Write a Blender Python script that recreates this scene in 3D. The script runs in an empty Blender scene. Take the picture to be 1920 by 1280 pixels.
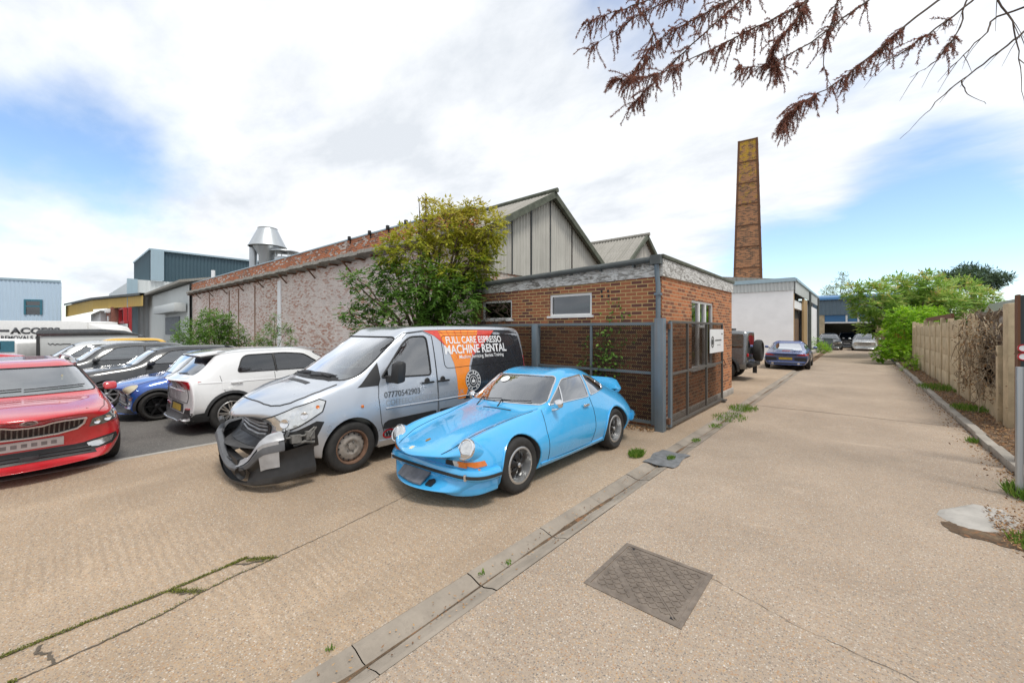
import bpy, bmesh, math, random
from mathutils import Vector, Matrix
from mathutils.bvhtree import BVHTree
from mathutils.geometry import delaunay_2d_cdt
from mathutils.interpolate import poly_3d_calc
SC = bpy.context.scene
COL = SC.collection
R = math.radians
# ------------------------------------------------------------------ camera
cam = bpy.data.cameras.new('camera')
cam.sensor_width = 36.0; cam.lens = 14.0; cam.shift_y = -0.01146
cam.clip_start = 0.05; cam.clip_end = 3000
cam_o = bpy.data.objects.new('camera', cam); COL.objects.link(cam_o)
cam_o.location = (0, 0, 1.85); cam_o.rotation_euler = (R(90), 0, R(41))
SC.camera = cam_o
# ------------------------------------------------------------------ sky and sun
SUN_EL, SUN_AZ = 65.0, 105.0        # azimuth clockwise from +Y
world = bpy.data.worlds.new('World'); SC.world = world; world.use_nodes = True
def build_world():
    nt = world.node_tree; N = nt.nodes; L = nt.links; N.clear()
    def n(t, **k):
        a = N.new(t)
        for q, v in k.items(): setattr(a, q, v)
        return a
    def m(op, a, b=None, c=None, clamp=False):
        x = n('ShaderNodeMath', operation=op, use_clamp=clamp)
        for i, v in enumerate((a, b, c)):
            if v is None: continue
            if isinstance(v, (int, float)): x.inputs[i].default_value = v
            else: L.new(v, x.inputs[i])
        return x.outputs[0]
    out = n('ShaderNodeOutputWorld')
    sky = n('ShaderNodeTexSky', sky_type='NISHITA')
    sky.sun_disc = False; sky.sun_elevation = R(SUN_EL); sky.sun_rotation = R(SUN_AZ)
    sky.air_density = 1.0; sky.dust_density = 0.2; sky.ozone_density = 2.6
    bg = n('ShaderNodeBackground'); L.new(sky.outputs[0], bg.inputs[0]); bg.inputs[1].default_value = 0.15
    tc = n('ShaderNodeTexCoord')
    sep = n('ShaderNodeSeparateXYZ'); L.new(tc.outputs['Generated'], sep.inputs[0])
    zz = m('ADD', m('MAXIMUM', sep.outputs[2], 0.0), 0.22)
    u = m('DIVIDE', sep.outputs[0], zz); v = m('DIVIDE', sep.outputs[1], zz)
    cb = n('ShaderNodeCombineXYZ'); L.new(u, cb.inputs[0]); L.new(v, cb.inputs[1]); cb.inputs[2].default_value = 2.3
    mp = n('ShaderNodeMapping'); L.new(cb.outputs[0], mp.inputs[0])
    mp.inputs['Rotation'].default_value = (0, 0, R(-35)); mp.inputs['Scale'].default_value = (0.75, 1.25, 1)
    n1 = n('ShaderNodeTexNoise'); n1.inputs['Scale'].default_value = 1.15; n1.inputs['Detail'].default_value = 9
    n1.inputs['Roughness'].default_value = 0.55; n1.inputs['Distortion'].default_value = 0.15
    L.new(mp.outputs[0], n1.inputs['Vector'])
    n2 = n('ShaderNodeTexNoise'); n2.inputs['Scale'].default_value = 2.1; n2.inputs['Detail'].default_value = 9
    n2.inputs['Roughness'].default_value = 0.6; n2.inputs['Distortion'].default_value = 0.1
    L.new(mp.outputs[0], n2.inputs['Vector'])
    cover = m('ADD', n1.outputs[0], 0.10)
    def toward(px, py):
        a = (px-960)/747.; b = (618-py)/747.; t = R(41)
        return Vector((-math.sin(t)+a*math.cos(t), math.cos(t)+a*math.sin(t), b)).normalized()
    # breaks in the cloud deck, given as directions in the sky
    for (px, py, lo, amt) in ((150, 430, .955, .17), (20, 330, .97, .08), (1560, 430, .96, .22), (1830, 440, .97, .17), (1480, 560, .98, .15),
                              (450, 40, .975, .13), (1200, 60, .985, .12), (660, 240, .99, .03), (1800, 330, .985, .12), (60, 120, .97, .06), (1760, 500, .985, .2)):
        d = toward(px, py)
        dp = n('ShaderNodeVectorMath', operation='DOT_PRODUCT')
        nrm = n('ShaderNodeVectorMath', operation='NORMALIZE'); L.new(tc.outputs['Generated'], nrm.inputs[0])
        L.new(nrm.outputs[0], dp.inputs[0]); dp.inputs[1].default_value = d
        mr = n('ShaderNodeMapRange', interpolation_type='SMOOTHSTEP'); L.new(dp.outputs['Value'], mr.inputs[0])
        mr.inputs[1].default_value = lo; mr.inputs[2].default_value = 1.0; mr.inputs[3].default_value = 0; mr.inputs[4].default_value = amt
        cover = m('SUBTRACT', cover, mr.outputs[0])
    mk = n('ShaderNodeMapRange', interpolation_type='SMOOTHSTEP'); L.new(cover, mk.inputs[0])
    mk.inputs[1].default_value = 0.20; mk.inputs[2].default_value = 0.54
    cr = n('ShaderNodeValToRGB'); L.new(n2.outputs[0], cr.inputs[0])
    e = cr.color_ramp.elements; e[0].position = 0.34; e[0].color = (0.53, 0.56, 0.60, 1); e[1].position = 0.58; e[1].color = (0.73, 0.745, 0.765, 1)
    bc = n('ShaderNodeBackground'); L.new(cr.outputs[0], bc.inputs[0]); bc.inputs[1].default_value = 1.0
    mx = n('ShaderNodeMixShader'); L.new(mk.outputs[0], mx.inputs[0]); L.new(bg.outputs[0], mx.inputs[1]); L.new(bc.outputs[0], mx.inputs[2])
    L.new(mx.outputs[0], out.inputs[0])
build_world()
sun = bpy.data.lights.new('sun', 'SUN'); sun.energy = 1.6; sun.angle = R(14); sun.color = (1.0, 0.95, 0.87)
sun_o = bpy.data.objects.new('sun', sun); COL.objects.link(sun_o)
_d = Vector((math.sin(R(SUN_AZ))*math.cos(R(SUN_EL)), math.cos(R(SUN_AZ))*math.cos(R(SUN_EL)), math.sin(R(SUN_EL))))
sun_o.rotation_euler = _d.to_track_quat('Z', 'Y').to_euler(); sun_o.location = _d*60
vs = SC.view_settings; vs.view_transform = 'Standard'; vs.look = 'None'; vs.exposure = 0.60; vs.gamma = 1; vs.use_curve_mapping = False
SC.cycles.max_bounces = 6; SC.cycles.transparent_max_bounces = 12; SC.cycles.caustics_reflective = False; SC.cycles.caustics_refractive = False
# ------------------------------------------------------------------ helpers: materials
MATS = {}
class NT:
    def __init__(s, name):
        s.m = bpy.data.materials.new(name); s.m.use_nodes = True
        s.nt = s.m.node_tree; s.N = s.nt.nodes; s.L = s.nt.links; s.N.clear()
        s.out = s.n('ShaderNodeOutputMaterial'); s.p = s.n('ShaderNodeBsdfPrincipled')
        s.L.new(s.p.outputs[0], s.out.inputs[0]); MATS[name] = s.m
    def n(s, t, **k):
        a = s.N.new(t)
        for q, v in k.items(): setattr(a, q, v)
        return a
    def set(s, **k):
        al = dict(base='Base Color', rough='Roughness', metal='Metallic', coat='Coat Weight', coatr='Coat Roughness', spec='Specular IOR Level', normal='Normal', alpha='Alpha', trans='Transmission Weight', sheen='Sheen Weight', emit='Emission Color', emits='Emission Strength')
        for q, v in k.items():
            i = s.p.inputs[al[q]]
            if isinstance(v, bpy.types.NodeSocket): s.L.new(v, i)
            elif isinstance(v, tuple): i.default_value = (*v, 1) if len(v) == 3 else v
            else: i.default_value = v
        return s
    def uv(s):
        return s.n('ShaderNodeUVMap', uv_map='UVMap').outputs[0]
    def obj(s):
        return s.n('ShaderNodeTexCoord').outputs['Object']
    def map(s, v, sc=(1, 1, 1), loc=(0, 0, 0), rot=(0, 0, 0)):
        a = s.n('ShaderNodeMapping'); s.L.new(v, a.inputs[0]); a.inputs['Scale'].default_value = sc; a.inputs['Location'].default_value = loc; a.inputs['Rotation'].default_value = rot
        return a.outputs[0]
    def noise(s, v, scale=1, detail=4, rough=.55, dist=0, col=False):
        a = s.n('ShaderNodeTexNoise'); s.L.new(v, a.inputs['Vector'])
        a.inputs['Scale'].default_value = scale; a.inputs['Detail'].default_value = detail; a.inputs['Roughness'].default_value = rough; a.inputs['Distortion'].default_value = dist
        return a.outputs[1 if col else 0]
    def vor(s, v, scale=1, feat='F1', out=0, rnd=1):
        a = s.n('ShaderNodeTexVoronoi', feature=feat); s.L.new(v, a.inputs['Vector']); a.inputs['Scale'].default_value = scale
        a.inputs['Randomness'].default_value = rnd
        return a.outputs[out]
    def wave(s, v, scale=1, dist=0, axis='X', detail=2, dscale=1, prof='SIN'):
        a = s.n('ShaderNodeTexWave', bands_direction=axis, wave_profile=prof); s.L.new(v, a.inputs['Vector'])
        a.inputs['Scale'].default_value = scale; a.inputs['Distortion'].default_value = dist; a.inputs['Detail'].default_value = detail; a.inputs['Detail Scale'].default_value = dscale
        return a.outputs[1]
    def ramp(s, f, *st, interp='LINEAR'):
        a = s.n('ShaderNodeValToRGB'); s.L.new(f, a.inputs[0]); e = a.color_ramp.elements; a.color_ramp.interpolation = interp
        while len(e) < len(st): e.new(.5)
        for i, (p, c) in enumerate(st):
            e[i].position = p; e[i].color = (*c, 1) if isinstance(c, tuple) else (c, c, c, 1)
        return a.outputs[0]
    def mix(s, f, a, b, mode='MIX'):
        x = s.n('ShaderNodeMix', data_type='RGBA', blend_type=mode)
        for sock, v in ((x.inputs[0], f), (x.inputs[6], a), (x.inputs[7], b)):
            if isinstance(v, bpy.types.NodeSocket): s.L.new(v, sock)
            elif isinstance(v, tuple): sock.default_value = (*v, 1)
            else: sock.default_value = v
        return x.outputs[2]
    def math(s, op, a, b=None, clamp=False):
        x = s.n('ShaderNodeMath', operation=op, use_clamp=clamp)
        for i, v in enumerate((a, b)):
            if v is None: continue
            if isinstance(v, bpy.types.NodeSocket): s.L.new(v, x.inputs[i])
            else: x.inputs[i].default_value = v
        return x.outputs[0]
    def bump(s, h, st=.3, d=.01):
        a = s.n('ShaderNodeBump'); s.L.new(h, a.inputs['Height']); a.inputs['Strength'].default_value = st; a.inputs['Distance'].default_value = d
        return a.outputs[0]
    def sepz(s, v, i=2):
        a = s.n('ShaderNodeSeparateXYZ'); s.L.new(v, a.inputs[0]); return a.outputs[i]
    def attr(s, name):
        a = s.n('ShaderNodeAttribute', attribute_name=name); return a.outputs['Fac']

def plain(name, c, rough=.5, metal=0, coat=0, var=.12, sc=6, bump=0, spec=.5):
    if name in MATS: return MATS[name]
    t = NT(name); v = t.obj()
    f = t.noise(v, sc, 5, .6)
    d = tuple(x*(1-var) for x in c); u = tuple(min(1, x*(1+var)) for x in c)
    t.set(base=t.ramp(f, (.3, d), (.7, u)), metal=metal, coat=coat, spec=spec)
    t.set(rough=t.ramp(t.noise(v, sc*1.7, 4), (.3, max(0, rough-.06)), (.7, min(1, rough+.08))))
    if bump: t.set(normal=t.bump(t.noise(v, sc*8, 4), bump, .004))
    return t.m
def paint(name, c, metal=0.0, flake=False, rough=.22, dust=.05):
    t = NT(name); v = t.obj()
    dn = t.ramp(t.noise(v, 3.0, 6, .65), (.35, 0.), (.8, dust*2))
    t.set(base=t.mix(dn, c, (.42, .40, .37)), rough=t.ramp(t.noise(v, 5, 5), (.3, rough-.05), (.75, rough+.12)), metal=metal, coat=1.0, coatr=.035)
    return t.m
def glassmat(name, tint=(.55, .62, .60), refl=1.0):
    t = NT(name); t.N.remove(t.p)
    tr = t.n('ShaderNodeBsdfTransparent'); tr.inputs[0].default_value = (*tint, 1)
    gl = t.n('ShaderNodeBsdfGlossy'); gl.inputs['Roughness'].default_value = .015; gl.inputs[0].default_value = (.95, .97, 1, 1)
    fr = t.n('ShaderNodeFresnel'); fr.inputs[0].default_value = 1.55
    mx = t.n('ShaderNodeMixShader'); f = t.math('MULTIPLY', fr.outputs[0], refl, clamp=True)
    f = t.math('ADD', f, .04, clamp=True)
    t.L.new(f, mx.inputs[0]); t.L.new(tr.outputs[0], mx.inputs[1]); t.L.new(gl.outputs[0], mx.inputs[2]); t.L.new(mx.outputs[0], t.out.inputs[0])
    return t.m
# ------------------------------------------------------------------ helpers: objects
def tag(o, label=None, cat=None, group=None, kind=None):
    if label: o['label'] = label
    if cat: o['category'] = cat
    if group: o['group'] = group
    if kind: o['kind'] = kind
    return o
def empty(name, loc=(0, 0, 0), rz=0, label=None, cat=None, group=None):
    o = bpy.data.objects.new(name, None); COL.objects.link(o); o.location = loc; o.rotation_euler = (0, 0, rz); o.empty_display_size = .2
    return tag(o, label, cat, group)
def copy_tree(o, parent=None):
    c = o.copy(); COL.objects.link(c); c.parent = parent
    for ch in list(o.children): copy_tree(ch, c)
    return c
def link(name, me, mats, parent=None):
    o = bpy.data.objects.new(name, me); COL.objects.link(o); o.parent = parent
    for m in (mats if isinstance(mats, (list, tuple)) else [mats]): me.materials.append(m)
    return o
def box_uv(me):
    uvl = me.uv_layers.get('UVMap') or me.uv_layers.new(name='UVMap')
    vs = me.vertices
    for p in me.polygons:
        n = p.normal; ax = abs(n.x); ay = abs(n.y); az = abs(n.z)
        for li in p.loop_indices:
            c = vs[me.loops[li].vertex_index].co
            uvl.data[li].uv = (c.x, c.y) if az > max(ax, ay) else ((c.y, c.z) if ax > ay else (c.x, c.z))
class MB:
    def __init__(s): s.v = []; s.f = []; s.m = []; s.s = []
    def add(s, vs, fs, mi=0, smooth=False):
        b = len(s.v); s.v += [tuple(x) for x in vs]
        for f in fs: s.f.append(tuple(b+i for i in f)); s.m.append(mi); s.s.append(smooth)
        return s
    def box(s, x0, x1, y0, y1, z0, z1, mi=0, M=None):
        vs = [Vector((x, y, z)) for z in (z0, z1) for y in (y0, y1) for x in (x0, x1)]
        if M: vs = [M @ v for v in vs]
        return s.add(vs, [(0, 2, 3, 1), (4, 5, 7, 6), (0, 1, 5, 4), (2, 6, 7, 3), (0, 4, 6, 2), (1, 3, 7, 5)], mi)
    def prism(s, pts, a, b, axis='y', mi=0):
        # pts 2D outline: axis y -> (x,z); axis x -> (y,z); axis z -> (x,y)
        def P(p, t): return {'y': (p[0], t, p[1]), 'x': (t, p[0], p[1]), 'z': (p[0], p[1], t)}[axis]
        k = len(pts); vs = [P(p, a) for p in pts]+[P(p, b) for p in pts]
        fs = [tuple(range(k)), tuple(range(2*k-1, k-1, -1))]+[(i, i+k, (i+1) % k+k, (i+1) % k) for i in range(k)]
        return s.add(vs, fs, mi)
    def tube(s, path, r, seg=8, mi=0, cap=True, smooth=True):
        P = [Vector(p) for p in path]; k = len(P); rs = r if isinstance(r, (list, tuple)) else [r]*k
        up = None; vs = []
        for i in range(k):
            t = (P[min(i+1, k-1)]-P[max(i-1, 0)]).normalized()
            if up is None: up = t.orthogonal().normalized()
            up = (up-t*up.dot(t))
            if up.length < 1e-6: up = t.orthogonal()
            up.normalize(); sd = t.cross(up)
            for j in range(seg):
                a = 2*math.pi*j/seg; vs.append(P[i]+(up*math.cos(a)+sd*math.sin(a))*rs[i])
        fs = [(i*seg+j, i*seg+(j+1) % seg, (i+1)*seg+(j+1) % seg, (i+1)*seg+j) for i in range(k-1) for j in range(seg)]
        if cap: fs += [tuple(range(seg))[::-1], tuple((k-1)*seg+j for j in range(seg))]
        return s.add(vs, fs, mi, smooth)
    def lathe(s, prof, seg=32, M=None, mi=0, smooth=True, a0=0, a1=None):
        # prof: (r, h) revolved round local z
        full = a1 is None; vs = []; k = len(prof); na = seg if full else seg+1
        for j in range(na):
            a = a0+(2*math.pi if full else (a1-a0))*j/seg
            for r, h in prof:
                v = Vector((r*math.cos(a), r*math.sin(a), h)); vs.append(M @ v if M else v)
        fs = []
        for j in range(seg):
            j2 = (j+1) % na
            for i in range(k-1): fs.append((j*k+i, j2*k+i, j2*k+i+1, j*k+i+1))
        return s.add(vs, fs, mi, smooth)
    def grid(s, fn, nu, nv, mi=0, smooth=True):
        vs = [fn(i/nu, j/nv) for j in range(nv+1) for i in range(nu+1)]
        fs = [(j*(nu+1)+i, j*(nu+1)+i+1, (j+1)*(nu+1)+i+1, (j+1)*(nu+1)+i) for j in range(nv) for i in range(nu)]
        return s.add(vs, fs, mi, smooth)
    def build(s, name, mats, parent=None, bevel=0, seg=2, weld=0, recalc=True, angle=35):
        used = sorted({i for f in s.f for i in f})
        if len(used) < len(s.v):
            mp_ = {o: i for i, o in enumerate(used)}; s.v = [s.v[i] for i in used]; s.f = [tuple(mp_[i] for i in f) for f in s.f]
        me = bpy.data.meshes.new(name); me.from_pydata(s.v, [], s.f)
        for p, mi, sm in zip(me.polygons, s.m, s.s): p.material_index = mi; p.use_smooth = sm
        if bevel or weld or recalc:
            bm = bmesh.new(); bm.from_mesh(me)
            if weld: bmesh.ops.remove_doubles(bm, verts=bm.verts, dist=weld)
            if recalc: bmesh.ops.recalc_face_normals(bm, faces=bm.faces)
            if bevel:
                es = [e for e in bm.edges if len(e.link_faces) == 2 and e.calc_face_angle(0) > R(30)]
                bmesh.ops.bevel(bm, geom=es, offset=bevel, segments=seg, profile=.5, affect='EDGES', clamp_overlap=True)
                for f in bm.faces: f.smooth = True
            bm.to_mesh(me); bm.free()
            if bevel: me.set_sharp_from_angle(angle=R(40))
        if any(s.s) and not bevel: me.set_sharp_from_angle(angle=R(angle))
        box_uv(me)
        return link(name, me, mats, parent)
def part(name, mats, parent, fn, bevel=0, label=None, **k):
    b = MB(); fn(b); o = b.build(name, mats, parent, bevel, **k)
    if label: o['label'] = label
    return o
def each(name, mats, parent, gen, bevel=0, **k):
    # gen(b) is a generator: every yield closes one piece, which becomes an object of its own
    b = MB(); out = []
    for _ in gen(b):
        out.append(b.build(name, mats, parent, bevel, **k)); b.v = []; b.f = []; b.m = []; b.s = []
    return out
def textmesh(txt, size, align='CENTER', bold=0, spacing=1.0):
    cu = bpy.data.curves.new('lettering', 'FONT'); cu.body = txt; cu.size = size; cu.align_x = align; cu.align_y = 'CENTER'
    cu.offset = bold; cu.space_character = spacing; cu.fill_mode = 'BOTH'
    o = bpy.data.objects.new('lettering', cu); COL.objects.link(o)
    dg = bpy.context.evaluated_depsgraph_get(); me = bpy.data.meshes.new_from_object(o.evaluated_get(dg))
    bpy.data.objects.remove(o); bpy.data.curves.remove(cu)
    me.materials.clear()
    return me
def text_on(name, txt, size, M, mat, parent, bold=0, th=.004, align='CENTER', sx=1.0):
    me = textmesh(txt, size, align, bold)
    bm = bmesh.new(); bm.from_mesh(me)
    bmesh.ops.remove_doubles(bm, verts=bm.verts, dist=1e-5)
    r = bmesh.ops.extrude_face_region(bm, geom=bm.faces[:])
    for v in r['geom']:
        if isinstance(v, bmesh.types.BMVert): v.co.z += th
    for v in bm.verts: v.co.x *= sx; v.co = M @ v.co
    bm.to_mesh(me); bm.free()
    return link(name, me, mat, parent)
def frame(o, x, y):       # matrix with local x,y axes given, origin o
    x = Vector(x).normalized(); y = Vector(y).normalized(); z = x.cross(y)
    return Matrix(((x.x, y.x, z.x, o[0]), (x.y, y.y, z.y, o[1]), (x.z, y.z, z.z, o[2]), (0, 0, 0, 1)))
def corr_wall(b, p0, p1, zfun0, zfun1, pitch=.146, amp=.025, nrm=(0, 0, 0), mi=0, per=6):
    # vertical corrugated sheeting between two plan points, bottom and top heights given as functions of 0..1
    p0 = Vector(p0); p1 = Vector(p1); L = (p1-p0).length; n = max(4, int(L/pitch*per)); nr = Vector(nrm); vs = []
    for i in range(n+1):
        t = i/n; q = p0.lerp(p1, t); off = nr*(amp*math.cos(2*math.pi*t*L/pitch)+amp)
        vs += [(q.x+off.x, q.y+off.y, zfun0(t)), (q.x+off.x, q.y+off.y, zfun1(t))]
    b.add(vs, [(2*i, 2*i+2, 2*i+3, 2*i+1) for i in range(n)], mi, True)
def corr_roof(b, A, B, C, D, pitch=.146, amp=.025, up=(0, 0, 1), mi=0, per=6):
    # sheeting from eaves line A-B to ridge line D-C, corrugations run A->D
    A, B, C, D = map(Vector, (A, B, C, D)); L = (B-A).length; n = max(4, int(L/pitch*per)); up = Vector(up); vs = []
    for i in range(n+1):
        t = i/n; o = up*(amp*math.cos(2*math.pi*t*L/pitch)+amp)
        vs += [A.lerp(B, t)+o, D.lerp(C, t)+o]
    b.add(vs, [(2*i, 2*i+2, 2*i+3, 2*i+1) for i in range(n)], mi, True)
# ------------------------------------------------------------------ setting: materials
def concrete(name, base, dirt=.5, groove=1.0):
    t = NT(name); v = t.uv()
    mott = t.noise(v, .55, 7, .62); mott2 = t.noise(v, 3.2, 5, .6)
    fine = t.noise(v, 60, 3, .7)
    b0 = tuple(x*.74 for x in base); b1 = tuple(min(1, x*1.16) for x in base)
    c = t.ramp(mott, (.3, b0), (.72, b1))
    c = t.mix(t.ramp(mott2, (.35, 0.), (.75, .35)), c, tuple(x*.74 for x in base))
    c = t.mix(t.ramp(fine, (.3, .34), (.62, 0.)), c, tuple(x*.42 for x in base))
    # exposed pebbles: every stone its own colour
    for sc, am in ((125, .85), (72, .75)):
        cell = t.n('ShaderNodeTexVoronoi'); t.L.new(v, cell.inputs['Vector']); cell.inputs['Scale'].default_value = sc
        rnd = t.sepz(cell.outputs['Color'], 0)
        stone = t.ramp(rnd, (0, (.13, .12, .11)), (.22, (.20, .17, .14)), (.3, (.36, .20, .09)), (.45, (.46, .31, .17)), (.6, (.30, .27, .24)), (.75, (.52, .47, .40)), (.9, (.62, .58, .52)), (.96, (.22, .12, .08)), interp='CONSTANT')
        vis = t.math('MULTIPLY', t.ramp(t.sepz(cell.outputs['Color'], 1), (.34, 0.), (.40, 1.)), t.ramp(cell.outputs['Distance'], (.30, 1.), (.48, 0.)))
        c = t.mix(t.math('MULTIPLY', vis, am), c, stone)
    # dark oily patches and old stains
    c = t.mix(t.ramp(t.noise(t.map(v, (.35, .18, 1)), 1.0, 6, .65, .6), (.56, 0.), (.72, dirt)), c, tuple(x*.55 for x in base))
    c = t.mix(t.ramp(t.noise(t.map(v, (1.1, .12, 1), (3, 7, 0)), 1.0, 5, .6, .3), (.54, 0.), (.74, .30)), c, tuple(x*.6 for x in base))
    c = t.mix(t.ramp(t.noise(t.map(v, (.5, .9, 1), (9, 2, 0)), 1.1, 7, .75, 1.2), (.60, 0.), (.74, .35)), c, tuple(min(1, x*1.45) for x in base))
    gv = t.map(v, (.35, 1, 1))
    gr = t.wave(v, 4.6, 5.5, 'Y', 3, 1.6)
    gm = t.ramp(t.noise(v, .5, 4), (.46, 0.), (.60, 1.))
    c = t.mix(t.math('MULTIPLY', t.math('MULTIPLY', t.ramp(gr, (.0, 1.), (.55, 0.)), gm), .30*groove), c, tuple(x*.5 for x in base))
    h = t.math('ADD', t.math('MULTIPLY', gr, .5*groove), t.math('ADD', fine, t.math('MULTIPLY', t.vor(v, 80), .7)))
    t.set(base=c, rough=.88, spec=.25, normal=t.bump(h, .55, .006))
    return t.m
concrete('lane_concrete', (.41, .328, .253), .62, .8)
concrete('apron_concrete', (.43, .328, .233), .62, 1.0)
def smooth_concrete(name, base, bump=.3):
    t = NT(name); v = t.uv()
    c = t.ramp(t.noise(v, 2.2, 7, .65), (.28, tuple(x*.68 for x in base)), (.7, tuple(min(1, x*1.15) for x in base)))
    c = t.mix(t.ramp(t.noise(v, 14, 6, .7), (.55, 0.), (.75, .5)), c, tuple(x*.5 for x in base))
    t.set(base=c, rough=.9, spec=.2, normal=t.bump(t.noise(v, 40, 5, .7), bump, .006)); return t.m
smooth_concrete('gutter_concrete', (.30, .26, .215))
smooth_concrete('kerb_concrete', (.34, .31, .27))
smooth_concrete('grey_concrete', (.40, .38, .35))
smooth_concrete('panel_concrete', (.53, .43, .285), .5)
plain('render_white', (.87, .88, .90), .8, var=.05, sc=1.5)
def asphalt():
    t = NT('asphalt'); v = t.uv()
    c = t.ramp(t.noise(v, .8, 6, .6), (.3, (.085, .082, .078)), (.7, (.15, .142, .13)))
    c = t.mix(t.ramp(t.vor(v, 90, out=1), (.75, 0.), (.8, .5)), c, (.30, .28, .26))
    t.set(base=c, rough=.85, normal=t.bump(t.noise(v, 120, 3), .5, .005))
asphalt()
def brick(name, c1, c2, mortar, dark=None, wash=0, wash_col=(.72, .67, .63), seed=0, scale=1.0, grime=.25, washz=None, lichen=None):
    t = NT(name); v = t.map(t.uv(), (1, 1, 1), (seed*.37, seed*.11, 0))
    b = t.n('ShaderNodeTexBrick'); b.offset = .5; t.L.new(v, b.inputs['Vector'])
    b.inputs['Color1'].default_value = (*c1, 1); b.inputs['Color2'].default_value = (*c2, 1); b.inputs['Mortar'].default_value = (*mortar, 1)
    b.inputs['Scale'].default_value = scale; b.inputs['Mortar Size'].default_value = .009; b.inputs['Mortar Smooth'].default_value = .15; b.inputs['Bias'].default_value = -.1
    b.inputs['Brick Width'].default_value = .225; b.inputs['Row Height'].default_value = .075
    c = b.outputs[0]
    # per-brick darkness
    bb = t.n('ShaderNodeTexBrick'); bb.offset = .5; t.L.new(v, bb.inputs['Vector'])
    for k, q in (('Color1', (0, 0, 0, 1)), ('Color2', (1, 1, 1, 1)), ('Mortar', (0, 0, 0, 1))): bb.inputs[k].default_value = q
    bb.inputs['Scale'].default_value = scale; bb.inputs['Mortar Size'].default_value = .009; bb.inputs['Brick Width'].default_value = .225; bb.inputs['Row Height'].default_value = .075
    rnd = bb.outputs[0]
    if dark: c = t.mix(t.math('MULTIPLY', t.ramp(rnd, (.50, 0.), (.72, .85)), t.math('SUBTRACT', 1., b.outputs[1])), c, dark)
    c = t.mix(t.ramp(t.noise(v, 9, 6, .7), (.5, 0.), (.8, .5)), c, tuple(x*.45 for x in c1))
    c = t.mix(t.ramp(t.noise(t.map(v, (1, .35, 1)), .7, 6, .6), (.5, 0.), (.8, grime)), c, (.10, .085, .07))
    if wash:
        k = t.math('ADD', t.math('MULTIPLY', t.noise(v, .4, 5, .6), .55), t.math('MULTIPLY', t.noise(v, 11, 6, .8), .7))
        k = t.math('ADD', k, t.math('MULTIPLY', rnd, .42))
        w = t.ramp(k, (1.02-wash*.46, 0.), (1.20-wash*.36, 1.))
        c = t.mix(t.math('MULTIPLY', w, .88), c, t.mix(t.ramp(t.noise(v, 3, 4), (.35, 0.), (.7, 1.)), wash_col, tuple(x*.82 for x in wash_col)))
    if lichen:
        z0, z1 = lichen
        zz = t.n('ShaderNodeMapRange'); t.L.new(t.sepz(t.uv(), 1), zz.inputs[0]); zz.inputs[1].default_value = z0; zz.inputs[2].default_value = z1
        k = t.math('ADD', t.noise(v, 2.2, 7, .75), t.math('MULTIPLY', zz.outputs[0], .38))
        c = t.mix(t.ramp(k, (.72, 0.), (.86, .9)), c, (.50, .31, .035))
    h = t.math('ADD', t.math('MULTIPLY', t.math('SUBTRACT', 1., b.outputs[1]), 1.), t.math('MULTIPLY', t.noise(v, 50, 4), .4))
    t.set(base=c, rough=.86, spec=.2, normal=t.bump(h, .6, .008)); return t.m
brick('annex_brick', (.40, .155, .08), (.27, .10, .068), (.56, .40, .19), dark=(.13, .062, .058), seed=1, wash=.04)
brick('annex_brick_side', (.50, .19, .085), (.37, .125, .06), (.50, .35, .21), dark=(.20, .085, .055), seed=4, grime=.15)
brick('parapet_brick', (.52, .155, .055), (.38, .10, .045), (.42, .33, .26), dark=(.14, .06, .04), seed=2, grime=.5, wash=.15)
brick('washed_brick', (.42, .145, .075), (.34, .11, .06), (.50, .42, .36), seed=3, wash=1.0, wash_col=(.86, .80, .76))
brick('gable_brick', (.45, .21, .14), (.36, .15, .10), (.48, .40, .33), seed=5, wash=.6)
brick('chimney_brick', (.42, .19, .09), (.32, .135, .07), (.34, .25, .17), dark=(.09, .05, .035), seed=6, grime=.5, lichen=(5, 19))
brick('far_brick', (.30, .10, .07), (.24, .08, .06), (.33, .25, .2), seed=7)
def sheet(name, base, rough=.5, metal=0, streak=.35, dirt=(.12, .11, .09), scale=1.0, ribs=0):
    t = NT(name); v = t.uv()
    s1 = t.noise(t.map(v, (5*scale, .35, 1)), 1, 6, .65); s2 = t.noise(v, .8*scale, 6, .65)
    c = t.mix(t.ramp(s1, (.45, 0.), (.8, streak)), base, dirt)
    c = t.mix(t.ramp(s2, (.45, 0.), (.8, streak)), c, tuple(x*.6 for x in base))
    t.set(base=c, rough=rough, metal=metal)
    return t.m
sheet('asbestos', (.54, .525, .485), .9, 0, .5, (.20, .185, .165))
sheet('asbestos_roof', (.34, .325, .295), .95, 0, .8, (.10, .10, .07), 2)
sheet('shed_blue', (.50, .63, .76), .45, 0, .08)
sheet('clad_grey', (.54, .57, .57), .45, 0, .12)
sheet('clad_pale', (.66, .70, .71), .45, 0, .12)
sheet('clad_dark', (.055, .105, .135), .5, 0, .15, (.03, .05, .06))
sheet('clad_slate', (.115, .165, .205), .5, 0, .15, (.06, .08, .1))
sheet('clad_yellow', (.55, .38, .10), .55, 0, .15)
sheet('clad_blue', (.045, .16, .34), .45, 0, .1)
sheet('flashing', (.36, .48, .55), .4, .3, .1)
sheet('galvanised', (.50, .53, .55), .38, .75, .3, (.3, .3, .3))
sheet('post_steel', (.16, .21, .25), .55, .3, .45, (.22, .11, .05), 2)
sheet('rail_steel', (.15, .19, .215), .6, .3, .5, (.24, .17, .12), 2)
sheet('gate_steel', (.115, .115, .11), .65, .3, .5, (.25, .15, .09), 2)
sheet('rust', (.16, .075, .04), .85, .2, .6, (.06, .035, .025))
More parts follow.
